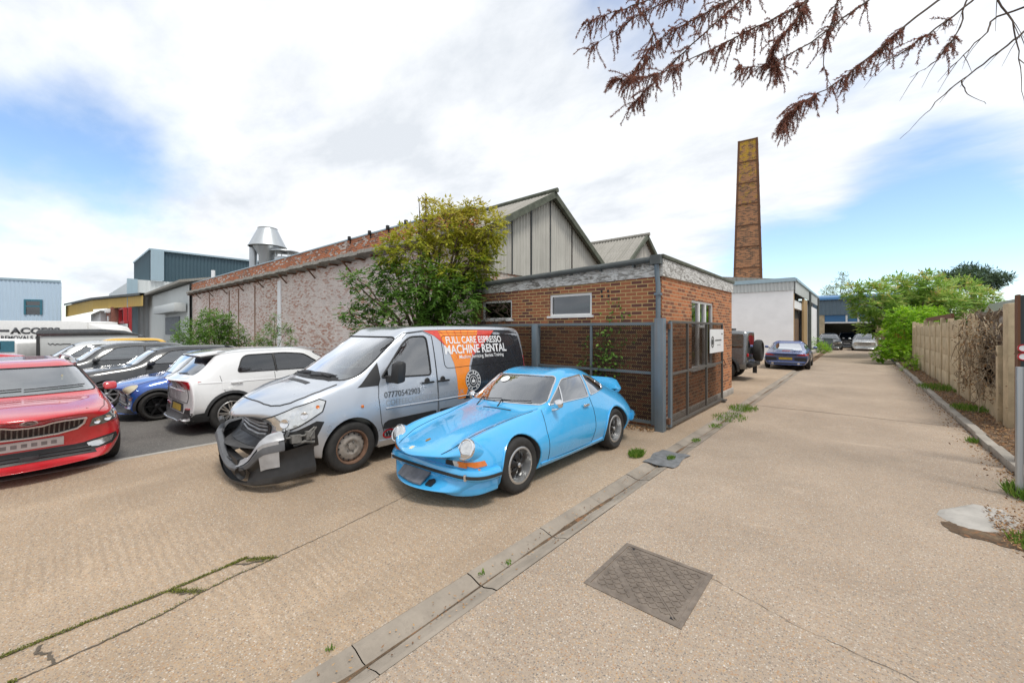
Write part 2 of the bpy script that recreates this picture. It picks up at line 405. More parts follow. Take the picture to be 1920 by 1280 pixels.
sheet('strap_rust', (.36, .24, .18), .9, 0, .5, (.2, .11, .07), 2)
sheet('timber_pale', (.50, .34, .17), .7, 0, .3, (.32, .2, .1), 2)
def flaky():
    t = NT('flaky_paint'); v = t.uv()
    k = t.noise(t.map(v, (1.4, 5, 1)), 2.6, 8, .72, 1.6)
    c = t.ramp(k, (.34, (.13, .115, .10)), (.45, (.30, .29, .27)), (.52, (.60, .60, .58)), (.75, (.76, .76, .75)))
    t.set(base=c, rough=.85, normal=t.bump(k, .6, .01))
flaky()
plain('gutter_dark', (.075, .085, .085), .55, 0, var=.3, sc=4)
plain('moss_felt', (.10, .11, .085), .95, var=.35, sc=5, bump=.5)
plain('upvc', (.80, .80, .79), .35, var=.05)
plain('dark_steel', (.055, .058, .06), .5, .4)
plain('black', (.012, .012, .013), .45)
plain('interior_dark', (.03, .028, .025), .9)
plain('interior_wood', (.16, .10, .06), .9, var=.25)
plain('interior_cream', (.34, .30, .21), .9, var=.15)
plain('red_paint', (.40, .03, .035), .5)
plain('white_paint', (.78, .78, .77), .5, var=.06)
plain('sign_white', (.80, .82, .84), .4, var=.03)
plain('teal_frame', (.04, .16, .22), .5)
plain('bin_grey', (.10, .125, .14), .5)
glassmat('window_glass', (.30, .34, .37), 1.6)
plain('room_grey', (.13, .15, .17), .6, var=.3, sc=3)
def soil():
    t = NT('soil'); v = t.uv()
    c = t.ramp(t.noise(v, 7, 7, .7), (.3, (.055, .035, .022)), (.5, (.13, .085, .05)), (.72, (.24, .17, .10)))
    c = t.mix(t.ramp(t.vor(v, 28, out=1), (.7, 0.), (.78, .7)), c, (.30, .14, .06))
    t.set(base=c, rough=.95, normal=t.bump(t.noise(v, 25, 6, .7), 1., .03))
soil()
def mesh_panel():
    t = NT('mesh_panel'); v = t.uv(); t.N.remove(t.p)
    a = t.wave(t.map(v, (1, 1, 1), rot=(0, 0, R(45))), 11., 0, 'X'); b = t.wave(t.map(v, (1, 1, 1), rot=(0, 0, R(-45))), 11., 0, 'X')
    f = t.math('MAXIMUM', t.ramp(a, (.62, 0.), (.86, 1.)), t.ramp(b, (.62, 0.), (.86, 1.)))
    d = t.n('ShaderNodeBsdfDiffuse'); d.inputs[0].default_value = (.055, .04, .03, 1); tr = t.n('ShaderNodeBsdfTransparent'); mx = t.n('ShaderNodeMixShader')
    t.L.new(f, mx.inputs[0]); t.L.new(tr.outputs[0], mx.inputs[1]); t.L.new(d.outputs[0], mx.inputs[2]); t.L.new(mx.outputs[0], t.out.inputs[0])
mesh_panel()
M_ = MATS
# ------------------------------------------------------------------ setting: ground
def structure(name, fn, mats, **k):
    b = MB(); fn(b); o = b.build(name, mats, None, **k); o['kind'] = 'structure'; return o
def sheet_xy(b, x0, x1, y0, y1, z, nx=1, ny=1):
    b.grid(lambda u, v: (x0+(x1-x0)*u, y0+(y1-y0)*v, z), nx, ny, 0, False)
structure('ground', lambda b: sheet_xy(b, -900, 900, -900, 900, -.10), M_['asphalt'])
structure('car_park', lambda b: sheet_xy(b, -80, -8.1, -14, 7.6, -.062), M_['asphalt'])
def lane(b):
    ys = [-8, 11.28, 19.5, 28.2, 37, 52.5]
    for a, c in zip(ys, ys[1:]): sheet_xy(b, -1.935, 1.5, a+.006, c-.006, 0)
structure('lane', lane, M_['lane_concrete'])
def fall(x):          # the apron falls a little towards the yard
    t = max(0, min(1, (-2.9-x)/1.8)); return -.05*t*t*(3-2*t)
def apron(b):
    b.grid(lambda u, v: (-8.1+5.855*u, -8+15.6*v, fall(-8.1+5.855*u)), 60, 1, 0, True)
    sheet_xy(b, -2.8, -2.245, 7.606, 13.2, -.002); sheet_xy(b, -9, -2.245, 13.206, 19.6, -.003); sheet_xy(b, -9, -2.245, 19.612, 29, -.003); sheet_xy(b, -3.0, -2.245, 29.01, 52.5, -.003)
structure('yard_apron', apron, M_['apron_concrete'])
def kerb_edge(b): b.box(-8.2, -8.1, -8, 7.5, -.09, -.045)
structure('concrete_edging', kerb_edge, M_['grey_concrete'])
structure('joint_bed', lambda b: (sheet_xy(b, -8.1, 1.5, -8, 7.55, -.085), sheet_xy(b, -2.9, 1.5, 7.55, 52.5, -.045)), M_['soil'])
def channel(b):
    prof = [(-2.243, .002), (-2.20, -.002), (-2.115, -.030), (-2.06, -.030), (-1.975, -.002), (-1.937, .002)]
    y = -8.0
    rg = random.Random(3)
    while y < 22:
        L = .915; y2 = y+L-.008; dz = rg.uniform(-.003, .003)
        vs = [(x+rg.uniform(-.003, .003), yy, z+dz) for yy in (y, y2) for x, z in prof]; k = len(prof)
        b.add(vs, [(i, i+1, i+1+k, i+k) for i in range(k-1)], 0, False); y += L
structure('drain_channel', channel, M_['gutter_concrete'])
_r = random.Random(31)
def silt(b):
    n = 220; vs = []
    for i in range(n+1):
        y = -4+26*i/n; w = max(.003, .010+.012*math.sin(y*2.3)+.008*_r.uniform(-1, 1)); c = -2.085+.012*math.sin(y*1.7); vs += [(c-w, y, -.0265), (c+w, y, -.0265)]
    b.add(vs, [(2*i, 2*i+1, 2*i+3, 2*i+2) for i in range(n)])
structure('drain_silt', silt, M_['soil'])
def kerb(b):
    rg = random.Random(5); y = 6.6
    while y < 30:
        d = rg.uniform(-.012, .012); h = rg.uniform(-.008, .008)+.10
        b.box(1.5+d, 1.625+d, y, y+.905, -.02, h); y += .915
structure('kerb', kerb, M_['kerb_concrete'], bevel=.012)
def verge(b):
    rg = random.Random(8)
    b.grid(lambda u, v: (1.62+u*1.9, 6.6+v*40, .055+.10*u*(1 if u > .1 else 0)+.035*math.sin(v*160+u*9)+.03*math.sin(v*77+u*23)), 8, 160)
structure('verge', verge, M_['soil'])
def verge_end(b):
    out = [(.60, 5.60), (.63, 5.42), (.72, 5.33), (.85, 5.36), (.97, 5.30), (1.10, 5.34), (1.35, 5.25), (1.7, 5.35), (2.2, 5.5), (2.2, 6.7), (1.5, 6.7), (1.28, 6.3), (1.2, 6.0), (1.12, 5.76), (.94, 5.62), (.78, 5.56), (.66, 5.66)]
    rg = random.Random(9); P = []
    for i, p in enumerate(out):
        q = out[(i+1) % len(out)]
        for k in range(4): P.append((p[0]+(q[0]-p[0])*k/4+rg.uniform(-.012, .012), p[1]+(q[1]-p[1])*k/4+rg.uniform(-.012, .012)))
    n = len(P); vs, es, fs, *_ = delaunay_2d_cdt([Vector(p) for p in P]+[Vector((.7+.1*i, 5.3+.1*j)) for i in range(15) for j in range(14)], [(i, (i+1) % n) for i in range(n)], [], 1, 1e-5)
    b.add([(v.x, v.y, .006+(.014*abs(math.sin(v.x*37+v.y*23)) if i >= n else 0)) for i, v in enumerate(vs)], fs)
structure('verge_end', verge_end, M_['soil'])
# cracks with moss in the apron
def ribbon(b, pts, w0, w1, z, rg, n=14):
    P = [Vector((*p, 0)) for p in pts]; q = []
    for a, c in zip(P, P[1:]):
        for i in range(n): q.append(a.lerp(c, i/n))
    q.append(P[-1]); vs = []
    for i, p in enumerate(q):
        t = (q[min(i+1, len(q)-1)]-q[max(i-1, 0)]).normalized(); s = Vector((-t.y, t.x, 0)); o = rg.uniform(-1, 1)*.007
        w = rg.uniform(w0, w1)/2
        vs += [(p.x+s.x*(o-w), p.y+s.y*(o-w), z+fall(p.x+s.x*(o-w))), (p.x+s.x*(o+w), p.y+s.y*(o+w), z+fall(p.x+s.x*(o+w)))]
    b.add(vs, [(2*i, 2*i+1, 2*i+3, 2*i+2) for i in range(len(q)-1)])
plain('crack_dark', (.10, .08, .06), .95, var=.3, sc=30)
UP = [(-3.67, -.80), (-3.68, -.41), (-3.69, -.2), (-3.72, .14), (-3.73, .55), (-3.77, .9), (-3.79, 1.04), (-3.70, 1.10), (-3.61, 1.2)]
LO = [(-3.27, -.6), (-3.32, -.28), (-3.36, -.14), (-3.39, .17), (-3.44, .48), (-3.52, .70), (-3.57, .93), (-3.6, 1.21), (-3.69, 1.78), (-3.86, 2.61), (-4.2, 5.0), (-4.4, 7.4)]
def cracks(b):
    rg = random.Random(2)
    ribbon(b, UP, .010, .030, .004, rg); ribbon(b, LO[:8], .005, .018, .0042, rg); ribbon(b, LO[7:], .004, .010, .004, rg, 30)
    ribbon(b, [(-3.66, -.05), (-3.58, -.07), (-3.52, -.02), (-3.38, .0)], .010, .024, .0044, rg, 8)
    ribbon(b, [(-3.73, .55), (-3.68, .58), (-3.60, .61), (-3.55, .68), (-3.52, .69)], .012, .05, .0044, rg, 8)
    ribbon(b, [(-3.77, .95), (-3.69, 1.0), (-3.63, 1.12)], .010, .03, .0044, rg, 6)
    ribbon(b, [(-1.93, 11.28), (-.5, 11.30), (.6, 11.26), (1.5, 11.28)], .010, .022, .003, rg, 14); ribbon(b, [(-1.93, 19.5), (1.5, 19.5)], .012, .022, .003, rg, 20)
    ribbon(b, [(-.84, 3.22), (-.3, 3.05), (.4, 2.96), (1.2, 2.8), (1.5, 2.78)], .001, .005, .003, rg, 20)
structure('ground_cracks', cracks, M_['crack_dark'])
def leaves_mat(name, cols, rough=.55, trans=.25):
    t = NT(name); r = t.attr('tint'); k = len(cols)
    c = t.ramp(r, *[(i/(k-1), q) for i, q in enumerate(cols)])
    t.N.remove(t.p)
    d = t.n('ShaderNodeBsdfPrincipled'); t.L.new(c, d.inputs['Base Color']); d.inputs['Roughness'].default_value = rough; d.inputs['Specular IOR Level'].default_value = .35
    tl = t.n('ShaderNodeBsdfTranslucent'); t.L.new(c, tl.inputs[0]); mx = t.n('ShaderNodeMixShader'); mx.inputs[0].default_value = trans
    t.L.new(d.outputs[0], mx.inputs[1]); t.L.new(tl.outputs[0], mx.inputs[2]); t.L.new(mx.outputs[0], t.out.inputs[0]); return t.m
leaves_mat('moss', [(.09, .10, .015), (.14, .17, .025), (.22, .21, .05)], .95, .05)
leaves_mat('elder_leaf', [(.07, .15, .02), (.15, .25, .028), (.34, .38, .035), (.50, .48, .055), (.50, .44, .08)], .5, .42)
leaves_mat('dark_leaf', [(.02, .055, .012), (.05, .11, .02), (.10, .18, .035)], .5, .25)
leaves_mat('bush_leaf', [(.06, .14, .022), (.12, .25, .035), (.22, .37, .07)], .5, .38)
leaves_mat('sumac_leaf', [(.08, .18, .028), (.18, .34, .045), (.29, .47, .07), (.43, .56, .15), (.62, .42, .12)], .45, .4)
leaves_mat('vine_leaf', [(.12, .28, .012), (.24, .46, .018), (.38, .60, .03)], .5, .45)
leaves_mat('conifer_leaf', [(.035, .07, .035), (.06, .11, .05), (.10, .16, .07)], .7, .1)
leaves_mat('birch_leaf', [(.14, .19, .06), (.22, .27, .10), (.30, .33, .15)], .6, .3)
leaves_mat('grass_blade', [(.07, .16, .015), (.14, .28, .03), (.28, .34, .07)], .6, .3)
leaves_mat('dead_needle', [(.18, .078, .06), (.30, .125, .09), (.40, .19, .13)], .8, .5)
leaves_mat('litter', [(.10, .05, .025), (.25, .13, .06), (.42, .26, .12), (.5, .33, .2)], .8, .1)
leaves_mat('flower_cream', [(.55, .5, .3), (.7, .66, .45)], .8, .2)
leaves_mat('flower_purple', [(.17, .09, .25), (.28, .16, .38)], .8, .2)
plain('bark', (.13, .095, .065), .95, var=.35, sc=14, bump=.8)
plain('bark_pale', (.27, .21, .14), .95, var=.35, sc=14, bump=.8)
plain('twig', (.09, .065, .05), .9, var=.35, sc=14)
def leaf_mesh(name, mat, parent, items):
    # items: (centre, axis along leaf, width axis, length, width, tint); a leaf is a small folded rhombus
    vs = []; fs = []; ti = []
    for c, a, w, L, W, t in items:
        b0 = len(vs); nrm = a.cross(w)
        vs += [c, c+a*(L*.45)+w*W*.5+nrm*(W*.12), c+a*L-nrm*(L*.12), c+a*(L*.45)-w*W*.5+nrm*(W*.12)]
        fs += [(b0, b0+1, b0+2), (b0, b0+2, b0+3)]; ti += [t]*4
    me = bpy.data.meshes.new(name); me.from_pydata(vs, [], fs)
    at = me.attributes.new('tint', 'FLOAT', 'POINT'); at.data.foreach_set('value', ti)
    return link(name, me, mat, parent)
def rvec(rg):
    while True:
        v = Vector((rg.uniform(-1, 1), rg.uniform(-1, 1), rg.uniform(-1, 1)))
        if .05 < v.length < 1: return v.normalized()
def crown_items(rg, blobs, per, L, droop=.3, tint=(0, 1), comp=0, ratio=.45, shell=.55, yb=None):
    # each blob (cx,cy,cz, rx,ry,rz) gets sprays of leaves; comp>0 makes compound leaves along a stalk
    out = []
    for (cx, cy, cz, rx, ry, rz) in blobs:
        n = int(per*(rx*ry+rx*rz+ry*rz)/3)
        for _ in range(n):
            d = rvec(rg); r = rg.uniform(shell, 1.04)**.6
            p = Vector((cx+d.x*rx*r, cy+d.y*ry*r, cz+d.z*rz*r))
            a = (d*.8+rvec(rg)*.8+Vector((0, 0, -droop))).normalized()
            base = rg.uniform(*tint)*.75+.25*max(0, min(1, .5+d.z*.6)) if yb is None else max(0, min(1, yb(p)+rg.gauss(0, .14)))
            k = max(1, comp); up = Vector((0, 0, 1)); s = a.cross(up)
            if s.length < .1: s = a.orthogonal()
            s.normalize()
            for j in range(k):
                if comp:
                    side = s*(1 if j % 2 else -1); la = (a*.55+side*.9+Vector((0, 0, -.25))).normalized() if j < k-1 else a
                    c = p+a*(L*.38*(j//2)); w = la.cross(rvec(rg)*.4+up)
                else:
                    la = a; c = p; w = a.cross(rvec(rg))
                if w.length < .05: w = la.orthogonal()
                ll = L*rg.uniform(.7, 1.2)
                out.append((c, la, w.normalized(), ll, ll*ratio, max(0, min(1, base+rg.uniform(-.08, .08)))))
    return out
def limbs(b, rg, root, tips, r0, r1=.008, wob=.12, seg=7):
    for t in tips:
        A = Vector(root); B = Vector(t); P = []
        for i in range(seg+1):
            f = i/seg; q = A.lerp(B, f); q.z += math.sin(f*math.pi)*.12*(B-A).length*.5
            if 0 < i < seg: q += rvec(rg)*wob*(B-A).length*.15
            P.append(q)
        b.tube(P, [r0+(r1-r0)*(i/seg) for i in range(seg+1)], 6)
def stuff(o): o['kind'] = 'stuff'; return o
def moss():
    rg = random.Random(4); it = []
    def along(pts, n, w):
        for _ in range(n):
            i = rg.randrange(len(pts)-1); f = rg.random(); a = Vector((*pts[i], .004)).lerp(Vector((*pts[i+1], .004)), f)
            p = a+Vector((rg.gauss(0, w), rg.gauss(0, w), rg.uniform(0, .006)+fall(a.x)))
            d = Vector((rg.uniform(-1, 1), rg.uniform(-1, 1), rg.uniform(.1, .9))).normalized(); it.append((p, d, d.cross(rvec(rg)).normalized(), rg.uniform(.006, .013), .006, rg.random()))
    along(UP[1:7], 2400, .010); along([(-3.72, .55), (-3.64, .60), (-3.55, .68)], 420, .016); along([(-3.73, 1.03), (-3.61, 1.18)], 500, .016); along(LO[1:3], 700, .010); along(LO[3:8], 260, .006)
    o = leaf_mesh('moss', M_['moss'], None, it); stuff(o); tag(o, 'green moss growing along the cracks of the concrete apron', 'moss')
moss()
# ------------------------------------------------------------------ large structures
def wall_holes(b, O, U, L, H, holes, nrm, depth=.1, mi=0, top=None, z0=0):
    # wall face from O along unit U, length L, height H (top(u) optional); holes (u0,u1,v0,v1) with reveals of given depth behind the face
    O = Vector(O); U = Vector(U); Nn = Vector(nrm)
    us = sorted({0, L, *[h[0] for h in holes], *[h[1] for h in holes]}); vs_ = sorted({z0, H, *[h[2] for h in holes], *[h[3] for h in holes]})
    P = lambda u, v, d=0: O+U*u+Vector((0, 0, v))-Nn*d
    for a, c in zip(us, us[1:]):
        for e, f in zip(vs_, vs_[1:]):
            if any(h[0] <= a and c <= h[1] and h[2] <= e and f <= h[3] for h in holes): continue
            t0 = t1 = f
            if top and f == H: t0, t1 = top(a), top(c)
            b.add([P(a, e), P(c, e), P(c, t1), P(a, t0)], [(0, 1, 2, 3)], mi)
    for (a, c, e, f) in holes:
        for q in (((a, e), (c, e)), ((c, e), (c, f)), ((c, f), (a, f)), ((a, f), (a, e))):
            b.add([P(*q[0]), P(*q[1]), P(*q[1], depth), P(*q[0], depth)], [(0, 1, 2, 3)], mi)
def window(parent, O, U, nrm, w, h, bars=(), fr=.055, sill=True, dep=.05, back=None, mat='upvc', name='window'):
    # frame set in an opening: O bottom corner on the wall face
    O = Vector(O); U = Vector(U); Nn = Vector(nrm); M = Matrix(((U.x, -Nn.x, 0, O.x), (U.y, -Nn.y, 0, O.y), (0, 0, 1, O.z), (0, 0, 0, 1)))
    b = MB(); y0, y1 = dep-.02, dep+.04
    b.box(0, w, y0, y1, 0, fr, 0, M); b.box(0, w, y0, y1, h-fr, h, 0, M); b.box(0, fr, y0, y1, fr, h-fr, 0, M); b.box(w-fr, w, y0, y1, fr, h-fr, 0, M)
    for (kind, p, q0, q1, t) in bars:
        if kind == 'v': b.box(p-t/2, p+t/2, y0-.006, y1-.002, q0, q1, 0, M)
        else: b.box(q0, q1, y0-.004, y1-.003, p-t/2, p+t/2, 0, M)
    f = b.build(name, M_[mat], parent)
    part('pane', M_['window_glass'], f, lambda q: q.box(fr*.8, w-fr*.8, dep+.012, dep+.018, fr*.8, h-fr*.8, 0, M))
    part('room_backing', M_['room_grey'], f, lambda q: q.box(0, w, dep+.22, dep+.24, 0, h, 0, M))
    if sill: part('sill', M_[mat], f, lambda q: q.box(-.05, w+.05, -.045, y0-.002, -.035, .012, 0, M))
    return f
# ---- brick annex on the corner
AX0, AX1, AY0, AY1 = -7.95, -2.8, 7.53, 13.04
annex = empty('brick_annex', ((AX0+AX1)/2, (AY0+AY1)/2, 0), 0, 'single storey brown brick annex with flat roof and flaking white fascia', 'building')
def AL(o):            # parts are modelled in place, then moved into the annex's own frame
    for ob in o if isinstance(o, (list, tuple)) else [o]:
        ob.matrix_parent_inverse = annex.matrix_basis.inverted()
    return o
def in_place(root):
    inv = Matrix.Translation(root.location).inverted()
    for ch in root.children: ch.matrix_parent_inverse = inv
ztop = lambda x: 2.76+(x-AX0)/(AX1-AX0)*.10
part('front_wall', M_['annex_brick'], annex, lambda b: wall_holes(b, (AX0, AY0, 0), (1, 0, 0), AX1-AX0, 2.9, [(.35, 1.40, 2.10, 2.60), (2.56, 3.66, 2.15, 2.65)], (0, -1, 0), .12))
part('side_wall', M_['annex_brick_side'], annex, lambda b: wall_holes(b, (AX1, AY0, 0), (0, 1, 0), AY1-AY0, 2.93, [(1.79, 3.57, .95, 2.52)], (1, 0, 0), .12), label='orange brown brick side wall facing the lane')
part('back_wall', M_['annex_brick_side'], annex, lambda b: b.box(AX0, AX1-.002, AY1-.2, AY1-.003, 0, 2.9))
part('plinth', M_['grey_concrete'], annex, lambda b: b.box(AX1-.05, AX1+.05, AY0+.1, AY1+.02, -.01, .16), bevel=.01)
window(annex, (AX0+.35, AY0, 2.10), (1, 0, 0), (0, -1, 0), 1.05, .50)
window(annex, (AX0+2.56, AY0, 2.15), (1, 0, 0), (0, -1, 0), 1.10, .50)
w_ = window(annex, (AX1, AY0+1.79, .95), (0, 1, 0), (1, 0, 0), 1.78, 1.57, bars=[('v', .62, .05, 1.52, .06), ('v', 1.18, .05, 1.52, .06), ('h', .98, .62, 1.18, .06), ('v', .68, .98, 1.52, .05), ('v', 1.12, .98, 1.52, .05)])
w_['label'] = 'tall white three light casement window in the side wall'
fa = MB()
fa.prism([(AX0, 2.79), (AX1+.03, 2.86), (AX1+.03, 3.17), (AX0, 3.02)], AY0-.03, AY0+.02, 'y')
fa.build('front_fascia', M_['flaky_paint'], annex)
fb = MB(); fb.prism([(AY0-.031, 2.862), (AY1+.05, 2.93), (AY1+.05, 3.19), (AY0-.031, 3.19)], AX1+.002, AX1+.034, 'x'); fb.build('side_fascia', M_['flaky_paint'], annex)
part('roof_edge', M_['moss_felt'], annex, lambda b: b.prism([(AY0-.06, 3.195), (AY1+.1, 3.195), (AY1+.1, 3.27), (AY0-.06, 3.27)], AX1-.1, AX1+.06, 'x'), bevel=.012)
part('roof', M_['moss_felt'], annex, lambda b: b.prism([(AX0, 3.04), (AX1-.102, 3.18), (AX1-.102, 3.25), (AX0, 3.10)], AY0-.02, AY1, 'y'))
def gut(b):
    b.tube([(AX0-.1, AY0-.10, 3.03), (-5.5, AY0-.10, 3.10), (AX1+.02, AY0-.10, 3.185)], .062, 10)
    b.box(AX1-.16, AX1+.03, AY0-.17, AY0-.03, 3.08, 3.25)
    for i in range(7):
        x = AX0+.3+i*.72; b.box(x, x+.03, AY0-.12, AY0-.031, 3.0+.02*i*.6, 3.10+.02*i)
part('gutter', M_['gutter_dark'], annex, gut)
def dp(b):
    b.tube([(AX1-.06, AY0-.10, 3.1), (AX1-.06, AY0-.08, 2.9), (AX1-.04, AY0-.075, 2.7), (AX1-.04, AY0-.075, 0)], .045, 10)
    for z in (.6, 1.7, 2.5): b.box(AX1-.10, AX1+.02, AY0-.13, AY0-.02, z, z+.04)
part('downpipe', M_['post_steel'], annex, dp)
def vents(b):
    rg = random.Random(3)
    for (x, z) in ((-4.08, 2.62), (-3.93, 2.62), (-4.07, 2.52), (-3.92, 2.52)): b.box(x, x+.045, AY0-.006, AY0+.01, z, z+.055); yield
each('vent_hole', M_['black'], annex, vents)
in_place(annex)
# ---- long brick warehouse behind, corrugated gable towards the lane
A = Vector((-8.7, 8.146, 0)); B_ = Vector((-40.1, 7.25, 0)); WU = (B_-A).normalized(); WN = Vector((WU.y, -WU.x, 0)); WN = -WN if WN.y > 0 else WN
WLn = (B_-A).length
Wp = lambda t, o, z: tuple(A+WU*t+WN*o+Vector((0, 0, z)))
ware = empty('brick_warehouse', (-20, 10, 0), 0, 'long old brick warehouse with whitewashed wall, brick parapet and grey corrugated gables', 'building')
def wq(b, t0, t1, o, z0, z1): b.add([Wp(t0, o, z0), Wp(t1, o, z0), Wp(t1, o, z1), Wp(t0, o, z1)], [(0, 1, 2, 3)])
def wbox(b, t0, t1, o0, o1, z0, z1):
    vs = [Wp(t, o, z) for z in (z0, z1) for o in (o0, o1) for t in (t0, t1)]
    b.add(vs, [(0, 2, 3, 1), (4, 5, 7, 6), (0, 1, 5, 4), (2, 6, 7, 3), (0, 4, 6, 2), (1, 3, 7, 5)])
part('washed_wall', M_['washed_brick'], ware, lambda b: wbox(b, 0, WLn, -.30, 0, 0, 4.75), label='patchy whitewashed brick wall')
part('parapet', M_['parapet_brick'], ware, lambda b: wbox(b, 0, WLn, -.32, .05, 4.752, 5.50), label='bare orange brick parapet')
def piers(b):
    for t in (13.9,): wbox(b, t, t+.42, .002, .045, 0, 4.4)
part('pilaster', M_['render_white'], ware, piers)
def wpipes(b):
    for t in (17.6, 20.4, 22.2, 26.6): wbox(b, t, t+.05, .002, .05, 0, 4.40); yield
each('rusty_strap', M_['strap_rust'], ware, wpipes)
def coping(b): wbox(b, 0, WLn, -.36, .07, 5.502, 5.55)
part('coping', M_['flashing'], ware, coping)
def eav(b):
    n = 60
    for i in range(n):
        t0 = WLn*i/n; t1 = WLn*(i+1)/n-.03; d = .02*math.sin(i*2.1)
        b.add([Wp(t0, .06, 4.62+d), Wp(t1, .06, 4.62+d), Wp(t1, .42, 4.72+d), Wp(t0, .42, 4.72+d), Wp(t0, .40, 4.86+d), Wp(t1, .40, 4.86+d), Wp(t0, .06, 4.74+d), Wp(t1, .06, 4.74+d)],
              [(0, 1, 2, 3), (3, 2, 5, 4), (4, 5, 7, 6), (0, 3, 4, 6), (1, 7, 5, 2)])
part('eaves_gutter', M_['asbestos_roof'], ware, eav)
def brk(b):
    for i in range(30):
        t = .6+i*1.05; wbox(b, t, t+.05, .0, .40, 4.55, 4.615)
        if i % 3 == 0: b.tube([Wp(t, .02, 4.2), Wp(t, .36, 4.58)], .035, 6)
        yield
each('gutter_bracket', M_['rust'], ware, brk)
for t in (1.1, 2.0, 3.0, 4.1, 5.3, 6.8):
    part('parapet_lamp', M_['black'], ware, lambda b: (wbox(b, t, t+.10, .06, .16, 5.46, 5.62), wbox(b, t+.035, t+.065, .055, .09, 5.33, 5.459)), bevel=.008)
GX = -8.05
ridge = (11.2, 6.50); e0 = (8.0, 4.75); e1 = (14.75, 4.45)
gz = lambda y: (e0[1]+(ridge[1]-e0[1])*(y-e0[0])/(ridge[0]-e0[0])) if y < ridge[0] else (ridge[1]+(e1[1]-ridge[1])*(y-ridge[0])/(e1[0]-ridge[0]))
def gable(b):
    for y0, y1 in ((8.16, 9.2), (9.205, 10.15), (10.155, 11.19), (11.2, 12.6), (12.605, 14.7)):
        off = .0 if int(y0*10) % 2 else .012
        corr_wall(b, (GX+off, y0), (GX+off, y1), lambda t: 3.55, lambda t, y0=y0, y1=y1: gz(y0+(y1-y0)*t)-.06, nrm=(1, 0, 0))
part('gable_cladding', M_['asbestos'], ware, gable)
def seams(b):
    for y in (9.2, 10.15, 11.2): b.box(GX+.05, GX+.075, y-.02, y+.02, 3.55, gz(y)-.1); yield
each('cladding_lap', M_['dark_steel'], ware, seams)
part('gable_wall', M_['gable_brick'], ware, lambda b: (b.box(-8.7, GX-.01, 8.15, 14.6, 0, 3.6), b.box(-8.75, GX-.012, 8.16, 8.5, 3.602, 4.9)))
def roof1(b):
    corr_roof(b, (GX+.28, 7.95, gz(7.95)), (-40, 7.6, 4.7), (-40, 11.2, 6.5), (GX+.28, 11.2, 6.5))
    corr_roof(b, (GX+.28, 14.9, gz(14.9)), (-40, 14.9, gz(14.9)), (-40, 11.2, 6.5), (GX+.28, 11.2, 6.5))
part('roof', M_['asbestos_roof'], ware, roof1)
def barge(b):
    x0, x1 = GX+.22, GX+.30
    for (p, q) in ((e0, ridge), (ridge, (14.95, gz(14.95)))):
        b.add([(x, y, z+d) for x in (x0, x1) for (y, z) in (p, q) for d in (-.17, .05)], [(0, 2, 3, 1), (4, 5, 7, 6), (0, 1, 5, 4), (2, 6, 7, 3), (1, 3, 7, 5), (0, 4, 6, 2)])
    b.tube([(GX+.36, 11.2, 6.58), (-40, 11.2, 6.58)], .09, 8)
part('bargeboard', M_['moss_felt'], ware, barge)
r2 = (16.9, 5.93)
def roof2(b):
    corr_roof(b, (-6.9, 14.9, 4.4), (-30, 14.9, 4.4), (-30, r2[0], r2[1]), (-6.9, r2[0], r2[1]))
    corr_roof(b, (-6.9, 19.2, 4.4), (-30, 19.2, 4.4), (-30, r2[0], r2[1]), (-6.9, r2[0], r2[1]))
    b.tube([(-6.8, r2[0], r2[1]+.05), (-30, r2[0], r2[1]+.05)], .08, 8)
part('rear_roof', M_['asbestos_roof'], ware, roof2)
def gab2(b):
    for y0, y1 in ((14.95, r2[0]), (r2[0], 19.1)):
        corr_wall(b, (-7.1, y0), (-7.1, y1), lambda t: 3.4, lambda t, y0=y0, y1=y1: 4.4+(r2[1]-4.4)*(1-abs((y0+(y1-y0)*t)-r2[0])/2.15)-.1, nrm=(1, 0, 0))
    b.box(-30, -7.2, 15, 19, 0, 3.6)
part('rear_gable', M_['asbestos'], ware, gab2)
def barge2(b):
    for (p, q) in (((14.85, 4.36), r2), (r2, (19.25, 4.36))):
        b.add([(x, y, z+d) for x in (-6.95, -6.86) for (y, z) in (p, q) for d in (-.14, .05)], [(0, 2, 3, 1), (4, 5, 7, 6), (0, 1, 5, 4), (2, 6, 7, 3), (1, 3, 7, 5), (0, 4, 6, 2)])
part('bargeboard', M_['moss_felt'], ware, barge2)
in_place(ware)
# ---- ventilation cowls on the roof
def cowl(loc, s, label, big):
    t = empty('roof_cowl', loc, 0, label, 'ventilator', 'steel cowls on the warehouse roof')
    if big:
        part('cone', M_['galvanised'], t, lambda b: b.lathe([(1.30, 1.65), (1.36, 1.68), (1.30, 1.75), (.68, 3.1), (.70, 3.16), (.60, 3.2), (0, 3.22)], 28))
        part('duct', M_['galvanised'], t, lambda b: (b.lathe([(.62, -2.4), (.62, 1.0), (1.0, 1.66)], 24)))
        part('flue_pipe', M_['galvanised'], t, lambda b: b.tube([(-.85, -.75, -2.2), (-.85, -.75, 1.68)], .28, 14))
    else:
        part('cap', M_['galvanised'], t, lambda b: b.lathe([(0, 1.36), (.5, 1.34), (1.05, 1.22), (1.08, 1.16), (.2, 1.12)], 24))
        part('duct', M_['galvanised'], t, lambda b: (b.lathe([(.72, -2.2), (.72, .72), (.68, .76), (.68, .2)], 24)))
        [part('strut', M_['galvanised'], t, lambda b: b.tube([(.66*math.cos(a), .66*math.sin(a), .7), (.66*math.cos(a), .66*math.sin(a), 1.2)], .03, 6)) for a in (0, 1.57, 3.14, 4.71)]
cowl((-35.6, 11.2, 6.75), 1, 'tall conical steel cowl with a side flue on the warehouse roof', True)
cowl((-34.0, 11.9, 6.75), 1, 'short flat capped steel vent beside the tall conical cowl', False)
